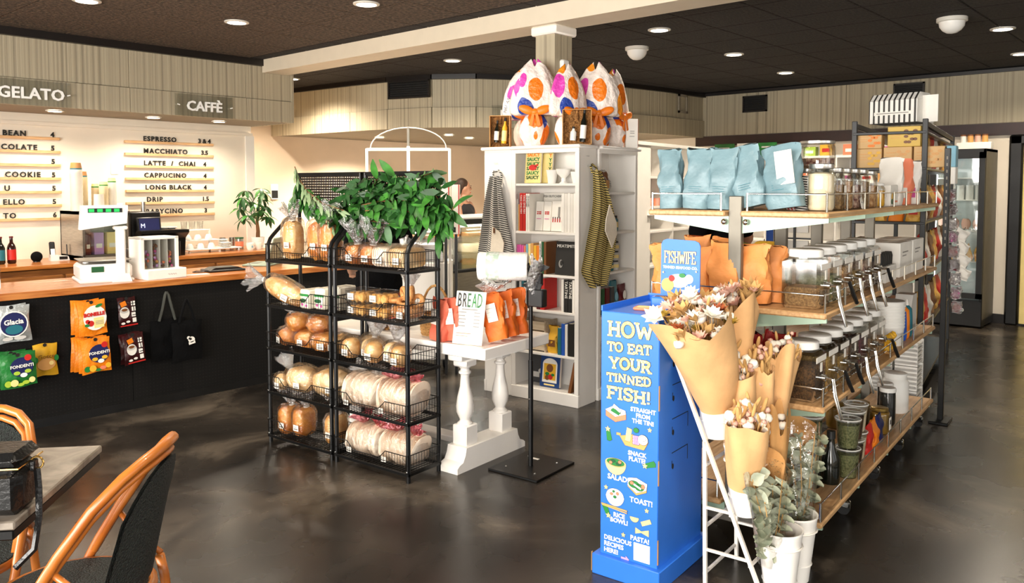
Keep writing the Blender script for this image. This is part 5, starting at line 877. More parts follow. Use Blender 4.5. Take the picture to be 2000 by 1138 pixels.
# glass jars on top
mat('lid_silver','#c9c7c2',.25,.9,var=.05)
def jar(label,loc,r,h,fm,fill=.7,group='glass jars on the gondola top',lab=True,lidm='lid_silver',rz=FY,neck=.8,nm='storage_jar'):
    t=THING(nm,label,'jar',loc,rz,group); OBJ('jar_glass',MB().lathe([(r*.85,0),(r,.012),(r,h*.74),(r*.97,h*.8),(r*neck,h*.87),(r*neck,h*.93)],n=22,cap1=False),'glass',t); OBJ('contents',MB().lathe([(r*.8,.004),(r*.93,.015),(r*.93,h*fill*.8),(r*.4,h*fill*.84)],n=18),fm,t)
    OBJ('lid',MB().lathe([(r*neck*1.06,h*.89),(r*neck*1.08,h*.9),(r*neck*1.08,h*.985),(r*neck,h)],n=22),lidm,t)
    if lab: OBJ('label_tag',MB().rbox(-r*.3,r*.3,-r-.003,-r-.001,h*.42,h*.58,.0004),'paper',t)
    return t
C('flour','#e6d6b8',.9,bump=.2); C('grain_brown','#7a5a38',.85,col2='#b08a58',scale=90,bump=.8,bscale=120); C('nuts','#a06a3a',.7,col2='#d9b07a',scale=60,bump=.8,bscale=80); C('berries','#5e1c1c',.5,col2='#c7a58c',scale=55,bump=.8,bscale=80); C('seed_green','#5b5f3a',.85,col2='#8d8b5c',scale=120,bump=.6,bscale=140); C('tea_dark','#2c1d12',.85,col2='#6b4a28',scale=110,bump=.8,bscale=140); C('tea_gold','#8d6a2c',.85,col2='#c9a050',scale=90,bump=.8,bscale=120); C('beet','#3a0f18',.7,col2='#7a2430',scale=90,bump=.8,bscale=120)
jar('large glass jar of cream flour at the corner of the gondola top',GD(.19,-.325,TIER[3]),.058,.205,'flour',.98,neck=.86,lab=False)
for i,(x,y,r,h,fm,lb) in enumerate(((.35,-.33,.053,.19,'grain_brown','glass jar of brown grains, first behind the flour jar'),(.49,-.33,.053,.19,'nuts','glass jar of nuts, second behind the flour jar'),(.63,-.33,.054,.19,'berries','glass jar of mixed dried fruit in the middle of the row'),(.78,-.33,.055,.19,'grain_brown','glass jar of muesli with white tag near the end of the row'),(.94,-.33,.056,.185,'nuts','glass jar of pale nuts at the end of the row'),(.4,-.2,.05,.19,'nuts','glass jar in the second row behind the grain jar'),(.56,-.2,.05,.19,'grain_brown','glass jar in the second row behind the nut jar'),(.72,-.2,.05,.19,'seed_green','glass jar of green seeds in the second row'))): jar(lb,GD(x,y,TIER[3]),r,h,fm,.75+.1*(i%2))
t=THING('leaning_card','white price card leaning on the jars of the gondola top','card',GD(.64,-.39,TIER[3]),FY+.1); t.rotation_euler=(R(-14),R(8),FY); OBJ('card',MB().rbox(-.025,.025,-.002,0,0,.13,.0006),'paper',t); OBJ('card_text',MB().box(-.015,.012,-.0026,-.002,.03,.034).box(-.015,.015,-.0026,-.002,.06,.064).box(-.015,.01,-.0026,-.002,.09,.094),'ink_grey',t)
jar('very wide glass jar with silver lid standing on the second row of jars',GD(.50,-.215,TIER[3]+.191),.082,.13,'berries',.45,neck=.9,lab=False)
jar('small jar of yellow pickles with white lid towards the far end of the gondola top',GD(1.15,-.335,TIER[3]),.042,.125,'ink_yellow',.85,lidm='white_plastic')
t=THING('card_box','white card box with yellow flower print near the far end of the gondola top','box',GD(1.4,-.37,TIER[3]),FY); OBJ('box_body',MB().rbox(-.09,.09,0,.08,0,.115,.003),'ink_white',t); PRINT('flower_print',[('ink_yellow',[disc(-.05,.05,.02)]),('ink_darkgreen',[disc(-.06,.025,.015)]),('ink_salmon',[rect(.0,.06,.02,.03)])],t,(0,-.001,0))
for i,(x,m_,h,lb) in enumerate(((1.6,'ink_offwhite',.27,'white and mauve packet standing behind the card box'),(1.86,'ink_salmon',.27,'salmon pink tall packet at the far end of the gondola top'),(2.1,'ink_white',.265,'white tall packet with pink foot at the far end of the gondola top'))):
    t=THING('tall_packet',lb,'packet',GD(x,-.31,TIER[3]),FX,'tall packets at the gondola end'); OBJ('packet',pouch(.13,.08,h,240+i,wr=.004,topd=.1),m_,t); PRINT('packet_band',[('ink_pink' if i!=1 else 'ink_offwhite',[rect(-.045,.045,.04,.1)])],t,(0,-.047,0))
# orange bags (tier three) and red bags (tier two)
for i,(x,y,w_,h,yw,lb) in enumerate(((.08,.345,.13,.25,.2,'orange paper bag at the far left of the third tier, beside the blue header card'),(.10,.19,.12,.25,0,'orange paper bag half hidden behind the dried flowers'),(.07,.06,.15,.27,-.1,'glossy orange paper bag left of the steel post'),(.11,-.075,.13,.26,.1,'orange paper bag just right of the steel post'),(.08,-.13,.0,0,0,''),(.22,-.1,.12,.25,.15,'orange paper bag next to the first bulk bin'),(.3,.28,.13,.28,0,'orange paper bag in the second row at the left'),(.3,.14,.13,.28,.1,'orange paper bag in the second row in the middle'))):
    if w_: paper_bag(lb,GD(x,y,TIER[2]),'kraft_orange',w_,.085,h,300+i,yw,(0,R((i%3-1)*3)),False,'orange bags on the gondola',wr=.006,flare=.1)
for i,(x,y,h,lb) in enumerate(((.08,.1,.27,'red paper bag on the second tier behind the second bouquet'),(.12,-.02,.26,'red paper bag on the second tier beside the steel post'),(.3,-.1,.24,'red paper bag behind the first lower bulk bin'),(.1,.25,.26,'red paper bag at the left of the second tier'))): paper_bag(lb,GD(x,y,TIER[1]),'bag_red_paper',.13,.085,h,320+i,.1*i,(0,R(4)),False,'red bags on the gondola',wr=.008)
for i,(x,y) in enumerate(((.45,.02),(.62,.02),(.8,.03))):
    t=THING('nut_bag','yellow print snack bag lying behind the bulk bins, %s from the near end'%OR5[i],'bag',GD(x,y+.1,TIER[2]),FX,'yellow snack bags'); OBJ('bag',pouch(.15,.08,.23,330+i,wr=.008),'ink_yellow' if i!=1 else 'ink_lime',t)
# bulk bins
def bulk_bin(label,loc,fm,fill,tongs,group):
    t=THING('bulk_bin',label,'bin',loc,FY,group); w_,d,h=.165,.165,.215
    OBJ('clear_box',MB().rbox(-w_/2,w_/2,-d/2,d/2,0,h,.014),'clear_tub',t); OBJ('contents',MB().rbox(-w_/2+.006,w_/2-.006,-d/2+.006,d/2-.006,.004,h*fill,.012),fm,t)
    OBJ('collar',MB().lathe([(.064,h-.004),(.064,h+.008)],n=24),'clear_tub',t); l=OBJ('lid',MB().lathe([(.07,h+.006),(.072,h+.008),(.072,h+.036),(.066,h+.04),(.01,h+.038)],n=26),'white_plastic',t)
    OBJ('label_strip',MB().rbox(-.07,.07,-d/2-.003,-d/2-.001,h-.045,h-.02,.0004),'paper',t); OBJ('label_code',MB().rbox(-.01,.015,-d/2-.003,-d/2-.001,h-.09,h-.05,.0004),'paper',t)
    c=OBJ('spout_collar',MB().cyl((0,-d/2-.022,.1),(0,-d/2+.004,.1),.016,n=12).cyl((0,-d/2-.05,.1),(0,-d/2-.02,.1),.006,n=8),'chrome',t)
    if tongs==1:
        for s in (-1,1): OBJ('tong_arm',MB().tube([(s*.008,-d/2-.052,.1),(s*.012,-d/2-.062,.03),(s*.004+.02,-d/2-.085,-.075)],.0055,6),'chrome',t)
    elif tongs==2: OBJ('scoop_handle',MB().tube([(0,-d/2-.052,.1),(.03,-d/2-.064,.04),(.06,-d/2-.072,-.0)],[.008,.010,.009],8),'black_plastic',t)
    OBJ('wire_cradle',MB().tube([(-.07,-d/2-.004,.02),(-.03,-d/2-.018,.03),(.04,-d/2-.018,.03),(.075,-d/2-.004,.02)],.003,5),'chrome',t)
F3=('grain_brown','seed_green','nuts','tea_gold','berries','tea_dark'); F2=('tea_dark','tea_gold','tea_gold','tea_dark','beet','grain_brown','nuts')
for i in range(6): bulk_bin('clear bulk bin with white lid, %s from the near end of the third tier'%OR5[i],GD(.165+.187*i,-.275,TIER[2]),F3[i],(.42,.6,.7,.55,.7,.6)[i],(1,2,1,1,1,2)[i],'bulk bins on the third tier')
for i in range(7): bulk_bin('clear bulk bin with white lid, %s from the near end of the second tier'%OR5[i],GD(.125+.187*i,-.275,TIER[1]),F2[i],(.7,.75,.6,.8,.75,.6,.5)[i],(1,2,2,1,1,0,2)[i],'bulk bins on the second tier')
# beyond the bins
t=THING('berry_box','open card box of black berry jars behind the bins of the third tier','box',GD(1.42,-.36,TIER[2]),FY); OBJ('box_body',MB().rbox(-.13,.13,0,.16,0,.09,.003),'ink_white',t); OBJ('box_flap',MB().box(-.13,.13,.155,.16,.09,.2),'ink_white',t)
for i in range(10): OBJ('dark_jar',MB().lathe([(.022,0),(.024,.05),(.018,.07)],n=10),'print_black',t,(-.105+.052*(i%5),.04+.06*(i//5),.09))
for i in range(2):
    t=THING('white_carton','long white carton at the far end of the third tier, %s'%('nearer one','farther one')[i],'carton',GD(1.8+.36*i,-.36,TIER[2]),FY,'white cartons on the third tier'); OBJ('carton_body',MB().rbox(-.16,.17,0,.22,0,.2,.004),'ink_white',t); OBJ('carton_flap',MB().box(-.01,.012,-.001,.22,.2,.2012),'ink_lightgrey',t); PRINT('carton_print',[('ink_grey',[rect(-.1,.05,.14,.147),rect(-.1,.0,.12,.126)])],t,(0,-.001,0))
def tub_stack(label,loc,r,n_,group=None):
    t=THING('tub_stack',label,'tubs',loc,FY,group); pr=[(r*.86,0)]
    for k in range(n_): z=.1+.018*k; pr+= [(r*.97,z),(r,z+.004),(r,z+.012),(r*.96,z+.014)]
    OBJ('stacked_tubs',MB().lathe(pr,n=24),'white_plastic',t); OBJ('tub_hollow',MB().lathe([(r*.95,.1+.018*n_-.003),(r*.9,.1+.018*n_-.004)],n=24),'ink_lightgrey',t)
tub_stack('tall stack of white tubs behind the lower bulk bins',GD(1.66,-.29,TIER[1]),.1,9,'white tub stacks'); tub_stack('lower stack of white tubs just left of the tall one',GD(1.45,-.14,TIER[1]),.1,8,'white tub stacks')
for i,(x,m_,lb) in enumerate(((1.85,'ink_blue','blue squeeze bottle beside the white tubs'),(1.935,'ink_orange','orange squeeze bottle beside the blue one'),(2.02,'ink_teal','teal squeeze bottle behind the rail'))):
    t=THING('squeeze_bottle',lb,'bottle',GD(x,-.33,TIER[1]),FY,'squeeze bottles'); OBJ('bottle_body',MB().lathe([(.03,0),(.036,.02),(.034,.12),(.03,.17),(.012,.19)],n=14),m_,t); OBJ('nozzle',MB().lathe([(.012,.188),(.011,.2),(.004,.225)],n=10),'ink_white',t)
t=THING('file_box','grey curved magazine box behind the squeeze bottles','box',GD(2.15,-.34,TIER[1]),FY); OBJ('box_body',MB().prism([(-.06,0),(.12,0),(.12,.24),(.0,.24),(-.06,.14)],0,.1,'y'),'ink_lightgrey',t); PRINT('box_print',[('ink_grey',[rect(-.03,.08,.03,.05)])],t,(0,-.001,0))
t=THING('pasta_basket','low basket of yellow pasta bags behind the lower rail','basket',GD(1.42,-.35,TIER[1]),FY); OBJ('tray',MB().rbox(-.09,.09,-.03,.04,0,.02,.004),'wicker',t)
for k in range(12): OBJ('pasta_knot',wrinkle_blob(.022,.02,.02,.8,k,.3,8,6),'ink_yellow',t,(-.07+.048*(k%4),-.01+.02*((k//4)%2),.03+.026*(k//4)),(k,k*.7,0))
# lowest tier: deli tubs, bottles, mustard jars, dark jars, big white jar
C('herb','#555b36',.85,col2='#8a8a5e',scale=110,bump=.6,bscale=120)
def deli_tub(label,loc,fm,group='clear deli tubs on the lowest tier'):
    t=THING('deli_tub',label,'tub',loc,FY,group); OBJ('tub',MB().lathe([(.044,0),(.046,.004),(.057,.135)],n=22,cap1=False),'clear_tub',t); OBJ('contents',MB().lathe([(.043,.003),(.054,.115),(.02,.118)],n=18),fm,t); OBJ('lid',MB().lathe([(.056,.13),(.061,.132),(.061,.143),(.05,.143),(.048,.139),(.01,.139)],n=22),'clear_tub',t); OBJ('lid_rim',MB().tube([(.06*cos(a*PI/10),.06*sin(a*PI/10),.141) for a in range(20)],.003,5,closed=True),'white_plastic',t)
for i,(x,y,k,fm,lb) in enumerate(((.66,-.34,0,'herb','lower clear tub of green herbs at the shelf edge'),(.66,-.34,1,'herb','upper clear tub of green herbs at the shelf edge'),(.6,-.18,0,'herb','lower clear tub of herbs behind, left stack'),(.6,-.18,1,'herb','upper clear tub of herbs behind, left stack'),(.82,-.32,0,'tea_dark','lower clear tub of dark spice in the second stack'),(.82,-.32,1,'tea_dark','upper clear tub of dark spice in the second stack'),(.97,-.3,0,'flour','lower clear tub of pale grain in the last stack'),(.97,-.3,1,'flour','upper clear tub of pale grain in the last stack'),(.5,-.1,0,'herb','lone clear tub of herbs far back on the lowest tier'))): deli_tub(lb,GD(x,y,TIER[0]+.1445*k),fm)
for i,(x,y,lb) in enumerate(((.42,-.24,'dark syrup bottle with black cap left of the clear tubs'),(.52,-.3,'dark syrup bottle with black cap in front of the clear tubs'))):
    t=THING('syrup_bottle',lb,'bottle',GD(x,y,TIER[0]),FY,'syrup bottles'); OBJ('bottle_glass',MB().lathe([(.04,0),(.044,.02),(.042,.12),(.02,.17),(.016,.22)],n=16),'dark_glass',t); OBJ('cap',MB().cyl((0,0,.215),(0,0,.25),.02,n=14),'black_plastic',t)
for i in range(3):
    t=THING('snack_pouch','%s snack pouch lying behind the lowest rail'%('red','orange','dark purple')[i],'pouch',GD(1.1+.115*i,-.33,TIER[0]),FY,'snack pouches'); OBJ('pouch',pouch(.1,.05,.15,350+i,wr=.006),('print_red','ink_orange','ink_navy')[i],t)
C('mustard','#8d6a1e',.5,var=.15); mat('lid_gold','#b99a55',.3,.8,var=.05)
for i,(x,y,lb) in enumerate(((1.5,-.3,'jar of brown mustard with barcode label at the shelf edge'),(1.38,-.18,'jar of brown mustard left of the labelled one'),(1.58,-.18,'jar of brown mustard behind the labelled one'),(1.46,-.07,'jar of brown mustard farthest back'))):
    t=jar(lb,GD(x,y,TIER[0]),.056,.15,'mustard',1.05,'mustard jars on the lowest tier',False,'lid_gold',neck=.78,nm='mustard_jar'); 
    if i==0: OBJ('barcode_label',MB().rbox(-.022,.022,-.0595,-.057,.03,.1,.0004),'paper',t); OBJ('barcode',MB().box(-.012,.012,-.06,-.0595,.06,.085),'print_black',t)
for i,(x,y,lb) in enumerate(((1.7,-.3,'tall jar of black preserve with white lid, nearer one'),(1.82,-.26,'tall jar of black preserve with white lid, farther one'))): jar(lb,GD(x,y,TIER[0]),.045,.225,'print_black',1.1,'dark jars on the lowest tier',False,'white_plastic',neck=.95,nm='preserve_jar')
t=THING('tub_jar','big white plastic jar at the far end of the lowest tier','jar',GD(2.05,-.27,TIER[0]),FY); OBJ('jar_body',MB().lathe([(.07,0),(.078,.015),(.078,.19),(.06,.215)],n=24),'white_plastic',t); OBJ('lid',MB().lathe([(.066,.212),(.068,.245),(.06,.248)],n=24),'white_plastic',t)
for k in range(3):
    for j in range(2):
        t=THING('wire_crate','white slatted crate, %s of the %s stack behind the gondola end'%(('lowest','middle','topmost')[k],('near','far')[j]),'crate',S(6.12,1.16+.16*j,.02+.17*k+.0),FY,'white slatted crates'); 
        for q in range(5): OBJ('slat',MB().box(0,.22,-.07,.07,.012+.03*q,.03+.03*q),'white_plastic',t)
        OBJ('corner_post',MB().box(.0,.015,-.072,.072,0,.165),'white_plastic',t); OBJ('corner_post',MB().box(.205,.22,-.072,.072,0,.165),'white_plastic',t)
# ================================================================ BLUE CARDBOARD DISPLAY
C('card_blue','#2a70d6',.42,var=.03); C('card_edge','#b98d5a',.8); C('print_cream','#f6e39c',.5); C('print_outline','#2b3a2a',.5)
GL={'H':(.86,[[(.16,0),(.16,1)],[(.7,0),(.7,1)],[(.16,.5),(.7,.5)]],[(.16,0),(.16,1),(.7,0),(.7,1)]),'O':(.92,[[(.46+.36*cos(a*PI/10),.5+.5*sin(a*PI/10)) for a in range(21)]],[]),'W':(1.16,[[(.12,1),(.34,0),(.58,.72),(.82,0),(1.04,1)]],[(.12,1),(1.04,1)]),'T':(.82,[[(.41,0),(.41,1)],[(.06,.8),(.06,1),(.76,1),(.76,.8)]],[(.41,0)]),
'E':(.8,[[(.16,0),(.16,1)],[(.04,1),(.68,1),(.68,.8)],[(.16,.5),(.52,.5)],[(.04,0),(.68,0),(.68,.2)]],[]),'A':(.9,[[(.14,0),(.16,.6),(.26,.92),(.44,1),(.62,.92),(.72,.6),(.74,0)],[(.16,.42),(.72,.42)]],[(.14,0),(.74,0)]),'Y':(.86,[[(.12,1),(.42,.46),(.72,1)],[(.42,.46),(.42,0)]],[(.12,1),(.72,1),(.42,0)]),
'U':(.9,[[(.16,1),(.16,.35),(.24,.1),(.44,0),(.64,.1),(.72,.35),(.72,1)]],[(.16,1),(.72,1)]),'R':(.86,[[(.16,0),(.16,1)],[(.04,1),(.45,1),(.64,.9),(.66,.74),(.6,.58),(.42,.5),(.16,.5)],[(.42,.5),(.72,0)]],[(.16,0),(.74,0)]),'I':(.4,[[(.2,0),(.2,1)]],[(.2,0),(.2,1)]),'N':(.92,[[(.16,0),(.16,1),(.72,0),(.72,1)]],[(.16,0),(.72,1)]),
'D':(.88,[[(.16,0),(.16,1)],[(.04,1),(.4,1),(.62,.85),(.7,.5),(.62,.15),(.4,0),(.04,0)]],[]),'F':(.76,[[(.16,0),(.16,1)],[(.04,1),(.66,1),(.66,.8)],[(.16,.5),(.5,.5)]],[(.16,0)]),'S':(.74,[[(.62,.78),(.58,.95),(.38,1),(.16,.93),(.12,.75),(.2,.6),(.5,.45),(.62,.3),(.58,.08),(.36,0),(.14,.06),(.1,.25)]],[]),'!':(.36,[[(.18,1),(.18,.38)],[(.18,.06),(.18,.05)]],[]),' ':(.5,[],[])}
def slab(text,width,h,th,jig=0):
    tot=sum(GL[c][0] for c in text); sx=width/tot; out=[]; x=0; rnd=random.Random(len(text))
    def seg(a,b,t_):
        dx,dz=b[0]-a[0],b[1]-a[1]; l=max(1e-6,math.hypot(dx,dz)); ux,uz=dx/l,dz/l; nx,nz=-uz*t_/2,ux*t_/2; e=t_*.28; a=(a[0]-ux*e,a[1]-uz*e); b=(b[0]+ux*e,b[1]+uz*e)
        return [(a[0]-nx,a[1]-nz),(b[0]-nx,b[1]-nz),(b[0]+nx,b[1]+nz),(a[0]+nx,a[1]+nz)]
    def make(t_):
        ps=[]; x=0
        for i,c in enumerate(text):
            w_,st,sf=GL[c]; dz=jig*((i*7)%3-1)
            for s in st:
                q=[(x+px*sx,pz*h+dz) for px,pz in s]; ps+=[seg(a,b,t_) for a,b in zip(q,q[1:])]
            for px,pz in sf: ps.append(seg((x+(px-.14)*sx,pz*h+dz),(x+(px+.14)*sx,pz*h+dz),t_*.62))
            x+=w_*sx
        return ps
    return make(th+.0042),make(th)
def slab_text(name,text,x,z,width,h,th,parent,y,m1='print_outline',m2='print_cream',rot=(0,0,0),jig=0):
    a,b=slab(text,width,h,th,jig); return PRINT(name,[(m1,a),(m2,b)],parent,(x,y,z),rot,th=.0006)
t=THING('cardboard_display','tall royal blue cardboard display about tinned fish recipes','display',S(2.87,1.69),FX); DW,DD,DH=.263,.42,1.095
OBJ('carton_body',MB().rbox(0,DW,0,DD,.03,DH,.003),'card_blue',t); OBJ('plinth',MB().rbox(-.022,DW+.022,-.028,DD+.02,0,.085,.003),'card_blue',t)
for z in (.1,.42,.72): OBJ('card_edge',MB().box(DW-.001,DW+.0012,.0,.008,z,z+.1),'card_edge',t)
OBJ('card_edge',MB().box(-.024,-.022,-.029,-.02,.01,.09),'card_edge',t)
b=MB(); b.box(0,.006,0,DD,DH,DH+.022); b.box(DW-.006,DW,0.06,DD,DH,DH+.022); b.box(0,DW,DD-.006,DD,DH,DH+.03); OBJ('tray_rim',b,'card_blue',t)
for z in (.52,.66,.80,.94):
    OBJ('side_tab',MB().box(DW,DW+.0012,.12,.27,z,z+.003).box(DW,DW+.0012,.267,.27,z-.06,z+.003).box(DW,DW+.0012,.12,.123,z-.06,z-.03),'print_black',t); OBJ('tab_hole',MB().prism(disc(.13,z-.055,.008,.012,10),DW,DW+.0012,'x'),'print_black',t)
y=-.0008
def ZZ(z): return .74-(.74-z)*.925
for tx,x,z,w_,h,th in (('HOW',.032,1.0,.205,.056,.0125),('TO EAT',.03,.937,.2,.034,.0085),('YOUR',.04,.868,.19,.042,.011),('TINNED',.028,.812,.205,.031,.0078),('FISH!',.03,.742,.2,.045,.0115)): slab_text('heading',tx,x,z,w_,h,th,t,y,jig=.0018)
for tx,x,z,s in (('STRAIGHT',.195,.70,.024),('FROM',.195,.675,.024),('THE TIN!',.195,.65,.024),('SNACK',.17,.505,.025),('PLATE!',.17,.48,.025),('SALAD!',.085,.378,.03),('TOAST!',.19,.298,.03),('RICE',.09,.212,.026),('BOWL!',.09,.187,.026),('PASTA!',.185,.13,.027),): TXT('caption',tx,s,'ink_white',t,(x,y-.0006,ZZ(z)),al='CENTER',off=.0008,ext=.0004)
for k,tx in enumerate(('DELICIOUS','RECIPES','HERE!')): TXT('caption',tx,.026,'ink_white',t,(.02,y-.0006,.148-.026*k),off=.0007,ext=.0004)
def pic(name,layers,cx,cz): return PRINT(name,[(m_,[[(cx+a,ZZ(cz)+b_) for a,b_ in p] for p in ps]) for m_,ps in layers],t,(0,y,0),th=.0005,outline='print_outline',ow=.0016)
pic('tin_picture',[('ink_salmon',[[(-.045,-.015),(.0,-.035),(.048,-.018),(.048,.005),(0,-.01),(-.045,.01)]]),('ink_white',[[(-.047,.01),(-.01,.03),(.045,.018),(.048,.004),(0,-.014)]]),('ink_green',[rot2(rect(-.022,.016,.0,.01),-.35),rot2(rect(-.018,.02,.008,.016),-.35)]),('ink_offwhite',[rot2(rect(-.012,.028,.02,.034),-.55,(.0,.026))])],.07,.675)
pic('board_picture',[('ink_tan',[[(-.06,.005),(.0,.02),(.07,.0),(.05,-.035),(-.035,-.03)],rect(-.075,-.055,.006,.016)]),('ink_cream',[[(-.035,-.01),(-.012,-.012),(-.004,.04),(-.026,.045)]]),('ink_lilac',[disc(.006+.009*(k%3),-.012+.012*(k//3),.0068,None,8) for k in range(9)]),('ink_green',[disc(.015,.04,.012,.01,8)]),('ink_white',[disc(.046,.006,.022,.02)]),('ink_offwhite',[disc(.046,.012,.014,.009)])],.15,.575)
pic('salad_picture',[('ink_cream',[disc(0,0,.048,.05,18,PI,2*PI),disc(0,0,.048,.018)]),('ink_green',[disc(0,.002,.04,.014)]),('ink_darkgreen',[disc(-.012,.006,.012,.006,8),disc(.014,-.002,.012,.006,8)]),('ink_salmon',[disc(.02,.006,.008,.006,8),disc(-.022,-.002,.008,.006,8)])],.072,.455)
pic('toast_picture',[('ink_tan',[[(-.04,-.005),(.0,-.035),(.045,-.015),(.048,.018),(.02,.026),(-.034,.03)]]),('ink_white',[[(-.04,.0),(.0,-.026),(.045,-.006),(.048,.02),(.0,.036),(-.034,.03)]]),('ink_green',[disc(-.01,.008,.024,.014),disc(.014,.0,.02,.014)]),('ink_salmon',[disc(-.02,.012,.009,.007,8),disc(.03,.006,.008,.009,8)]),('ink_offwhite',[rot2(rect(-.014,.022,.0,.008),-.4)])],.168,.37)
pic('rice_picture',[('ink_white',[disc(0,.0,.042,.042,18,PI,2*PI),disc(0,.0,.04,.03,16,0,PI)]),('ink_salmon',[disc(.012,.012,.006,.006,8),disc(-.016,.006,.007,.005,8)]),('ink_green',[disc(.0,-.004,.007,.005,8),disc(-.006,.018,.005,.004,8)]),('ink_tan',[rot2(rect(-.06,.06,-.05,-.044),-.06),rot2(rect(-.055,.062,-.056,-.051),-.1)])],.07,.305)
pic('pasta_picture',[('ink_cream',[disc(-.035,.03,.02,.02,12,PI,2*PI),rot2(rect(-.005,.04,.012,.03),.45,(.02,.02)),[(-.03,-.035),(-.03,-.01),(-.004,-.02),(.03,-.008),(.03,-.035),(-.004,-.026)]])],.195,.20)
for cx,cz,a in ((.035,.60,-1.4),(.205,.47,.35),(.04,.21,2.0)):
    pic('comet_picture',[('ink_green',[rot2([(0,-.009),(.045,-.012),(.05,.0),(.045,.012),(0,.009)],a)]),('ink_cream',[star(0,0,.013)])],cx,cz)
for cx,cz in ((.225,.63),(.028,.335),(.215,.275),(.11,.14)): pic('star_picture',[('ink_cream',[star(0,0,.011)])],cx,cz)
pic('arrow_picture',[('ink_lilac',[[(-.018,-.005),(.004,-.005),(.004,-.013),(.02,0),(.004,.013),(.004,.005),(-.018,.005)]])],.118,.035)
OBJ('blank_sticker',MB().box(.158,.23,-.0014,0,.095,.168),'ink_white',t)
h=OBJ('header_card',MB().prism([(.065,1.1),(.25,1.1),(.25,1.345),(.243,1.36),(.225,1.368),(.095,1.372),(.077,1.366),(.067,1.35)],DD-.016,DD-.01,'y'),'card_blue',t); slab_text('header_name','FISHWIFE',.082,1.268,.15,.05,.0055,t,DD-.0168,'ink_navy'); TXT('header_caption','TINNED SEAFOOD CO.',.0155,'ink_white',t,(.158,DD-.017,1.243),al='CENTER',off=.0006)
PRINT('header_picture',[('ink_white',[disc(.15,1.19,.05,.03),disc(.2,1.2,.02)]),('ink_tan',[disc(.1,1.17,.03,.03)]),('print_red',[disc(.12,1.2,.014)]),('ink_green',[disc(.17,1.215,.015,.01)]),('ink_cream',[star(.08,1.225,.005),star(.235,1.235,.005)])],t,(0,DD-.0168,0))
for i,(x,yy,m_,lb) in enumerate(((.12,.2,'card_blue','small blue tin box standing in the tray of the blue display'),(.1,.08,'ink_salmon','flat salmon tin box lying in the tray of the blue display'))):
    o=tag(OBJ('tin_box',MB().rbox(0,.1,0,.06,0,.045 if i==0 else .014,.006),m_,None,S(2.87+yy,1.69-x,DH+.0005),(0,0,FX+.2)),lb,'tin'); OBJ('tin_print',MB().box(.015,.085,.01,.05,(.045 if i==0 else .014),(.046 if i==0 else .015)),'ink_cream' if i else 'ink_navy',o)
# ================================================================ FLOWER STAND
t=THING('flower_stand','white folding metal flower stand with stepped bucket rings beside the blue display','stand',S(3.0,1.40),FY); FW=.33
for x in (0,FW):
    OBJ('front_rail',MB().bar([(x,.012,.89),(x,-.36,.012)],.014),'white_paint',t); OBJ('rear_leg',MB().bar([(x,-.11,.59),(x,-.12,.012)],.014),'white_paint',t); OBJ('strut',MB().bar([(x,-.115,.33),(x,-.23,.33)],.01),'white_paint',t); OBJ('floor_brace',MB().bar([(x,-.12,.16),(x,-.3,.16)],.01),'white_paint',t)
for z,y in ((.86,-.002),(.6,-.108),(.32,-.22),(.14,-.3)): OBJ('rung',MB().bar([(0,y,z),(FW,y,z)],.01),'white_paint',t)
for z in (.5,.25,.06): OBJ('rear_rung',MB().bar([(0,-.115,z),(FW,-.115,z)],.01),'white_paint',t)
BKT={}
for k,(z,y) in enumerate(((.60,-.125),(.315,-.25),(.02,-.39))):
    for j in range(2):
        x=.075+.185*j; OBJ('bucket_ring',MB().tube([(x+.083*cos(a*PI/10),y+.083*sin(a*PI/10),z+.21) for a in range(20)],.004,5,closed=True),'white_paint',t)
        b=THING('flower_bucket','white cone flower bucket, %s one on the %s step of the stand'%(('near','far')[j],('top','middle','bottom')[k]),'bucket',S(3.0+x,1.40+y,z),FY,'white flower buckets'); OBJ('bucket',MB().lathe([(.055,0),(.084,.26),(.087,.262),(.087,.27),(.081,.268),(.052,.01),(.001,.01)],n=26),'white_lacquer',b); OBJ('bucket_bead',MB().tube([(.0645*cos(a*PI/12),.0645*sin(a*PI/12),.07) for a in range(24)],.0025,5,closed=True),'white_lacquer',b)
        BKT[k,j]=(3.0+x,1.40+y,z)
C('petal_white','#efe9dc',.7,var=.05); C('petal_pink','#dcae9b',.7); C('petal_rust','#9c4b22',.7,var=.2); C('dried_tan','#c49a5e',.8,var=.2); C('dried_gold','#a98a2e',.8,var=.2); C('euca','#9aa18c',.6,col2='#c9cab4',scale=14); C('euca_dark','#7f8870',.6,col2='#b3b297',scale=14)
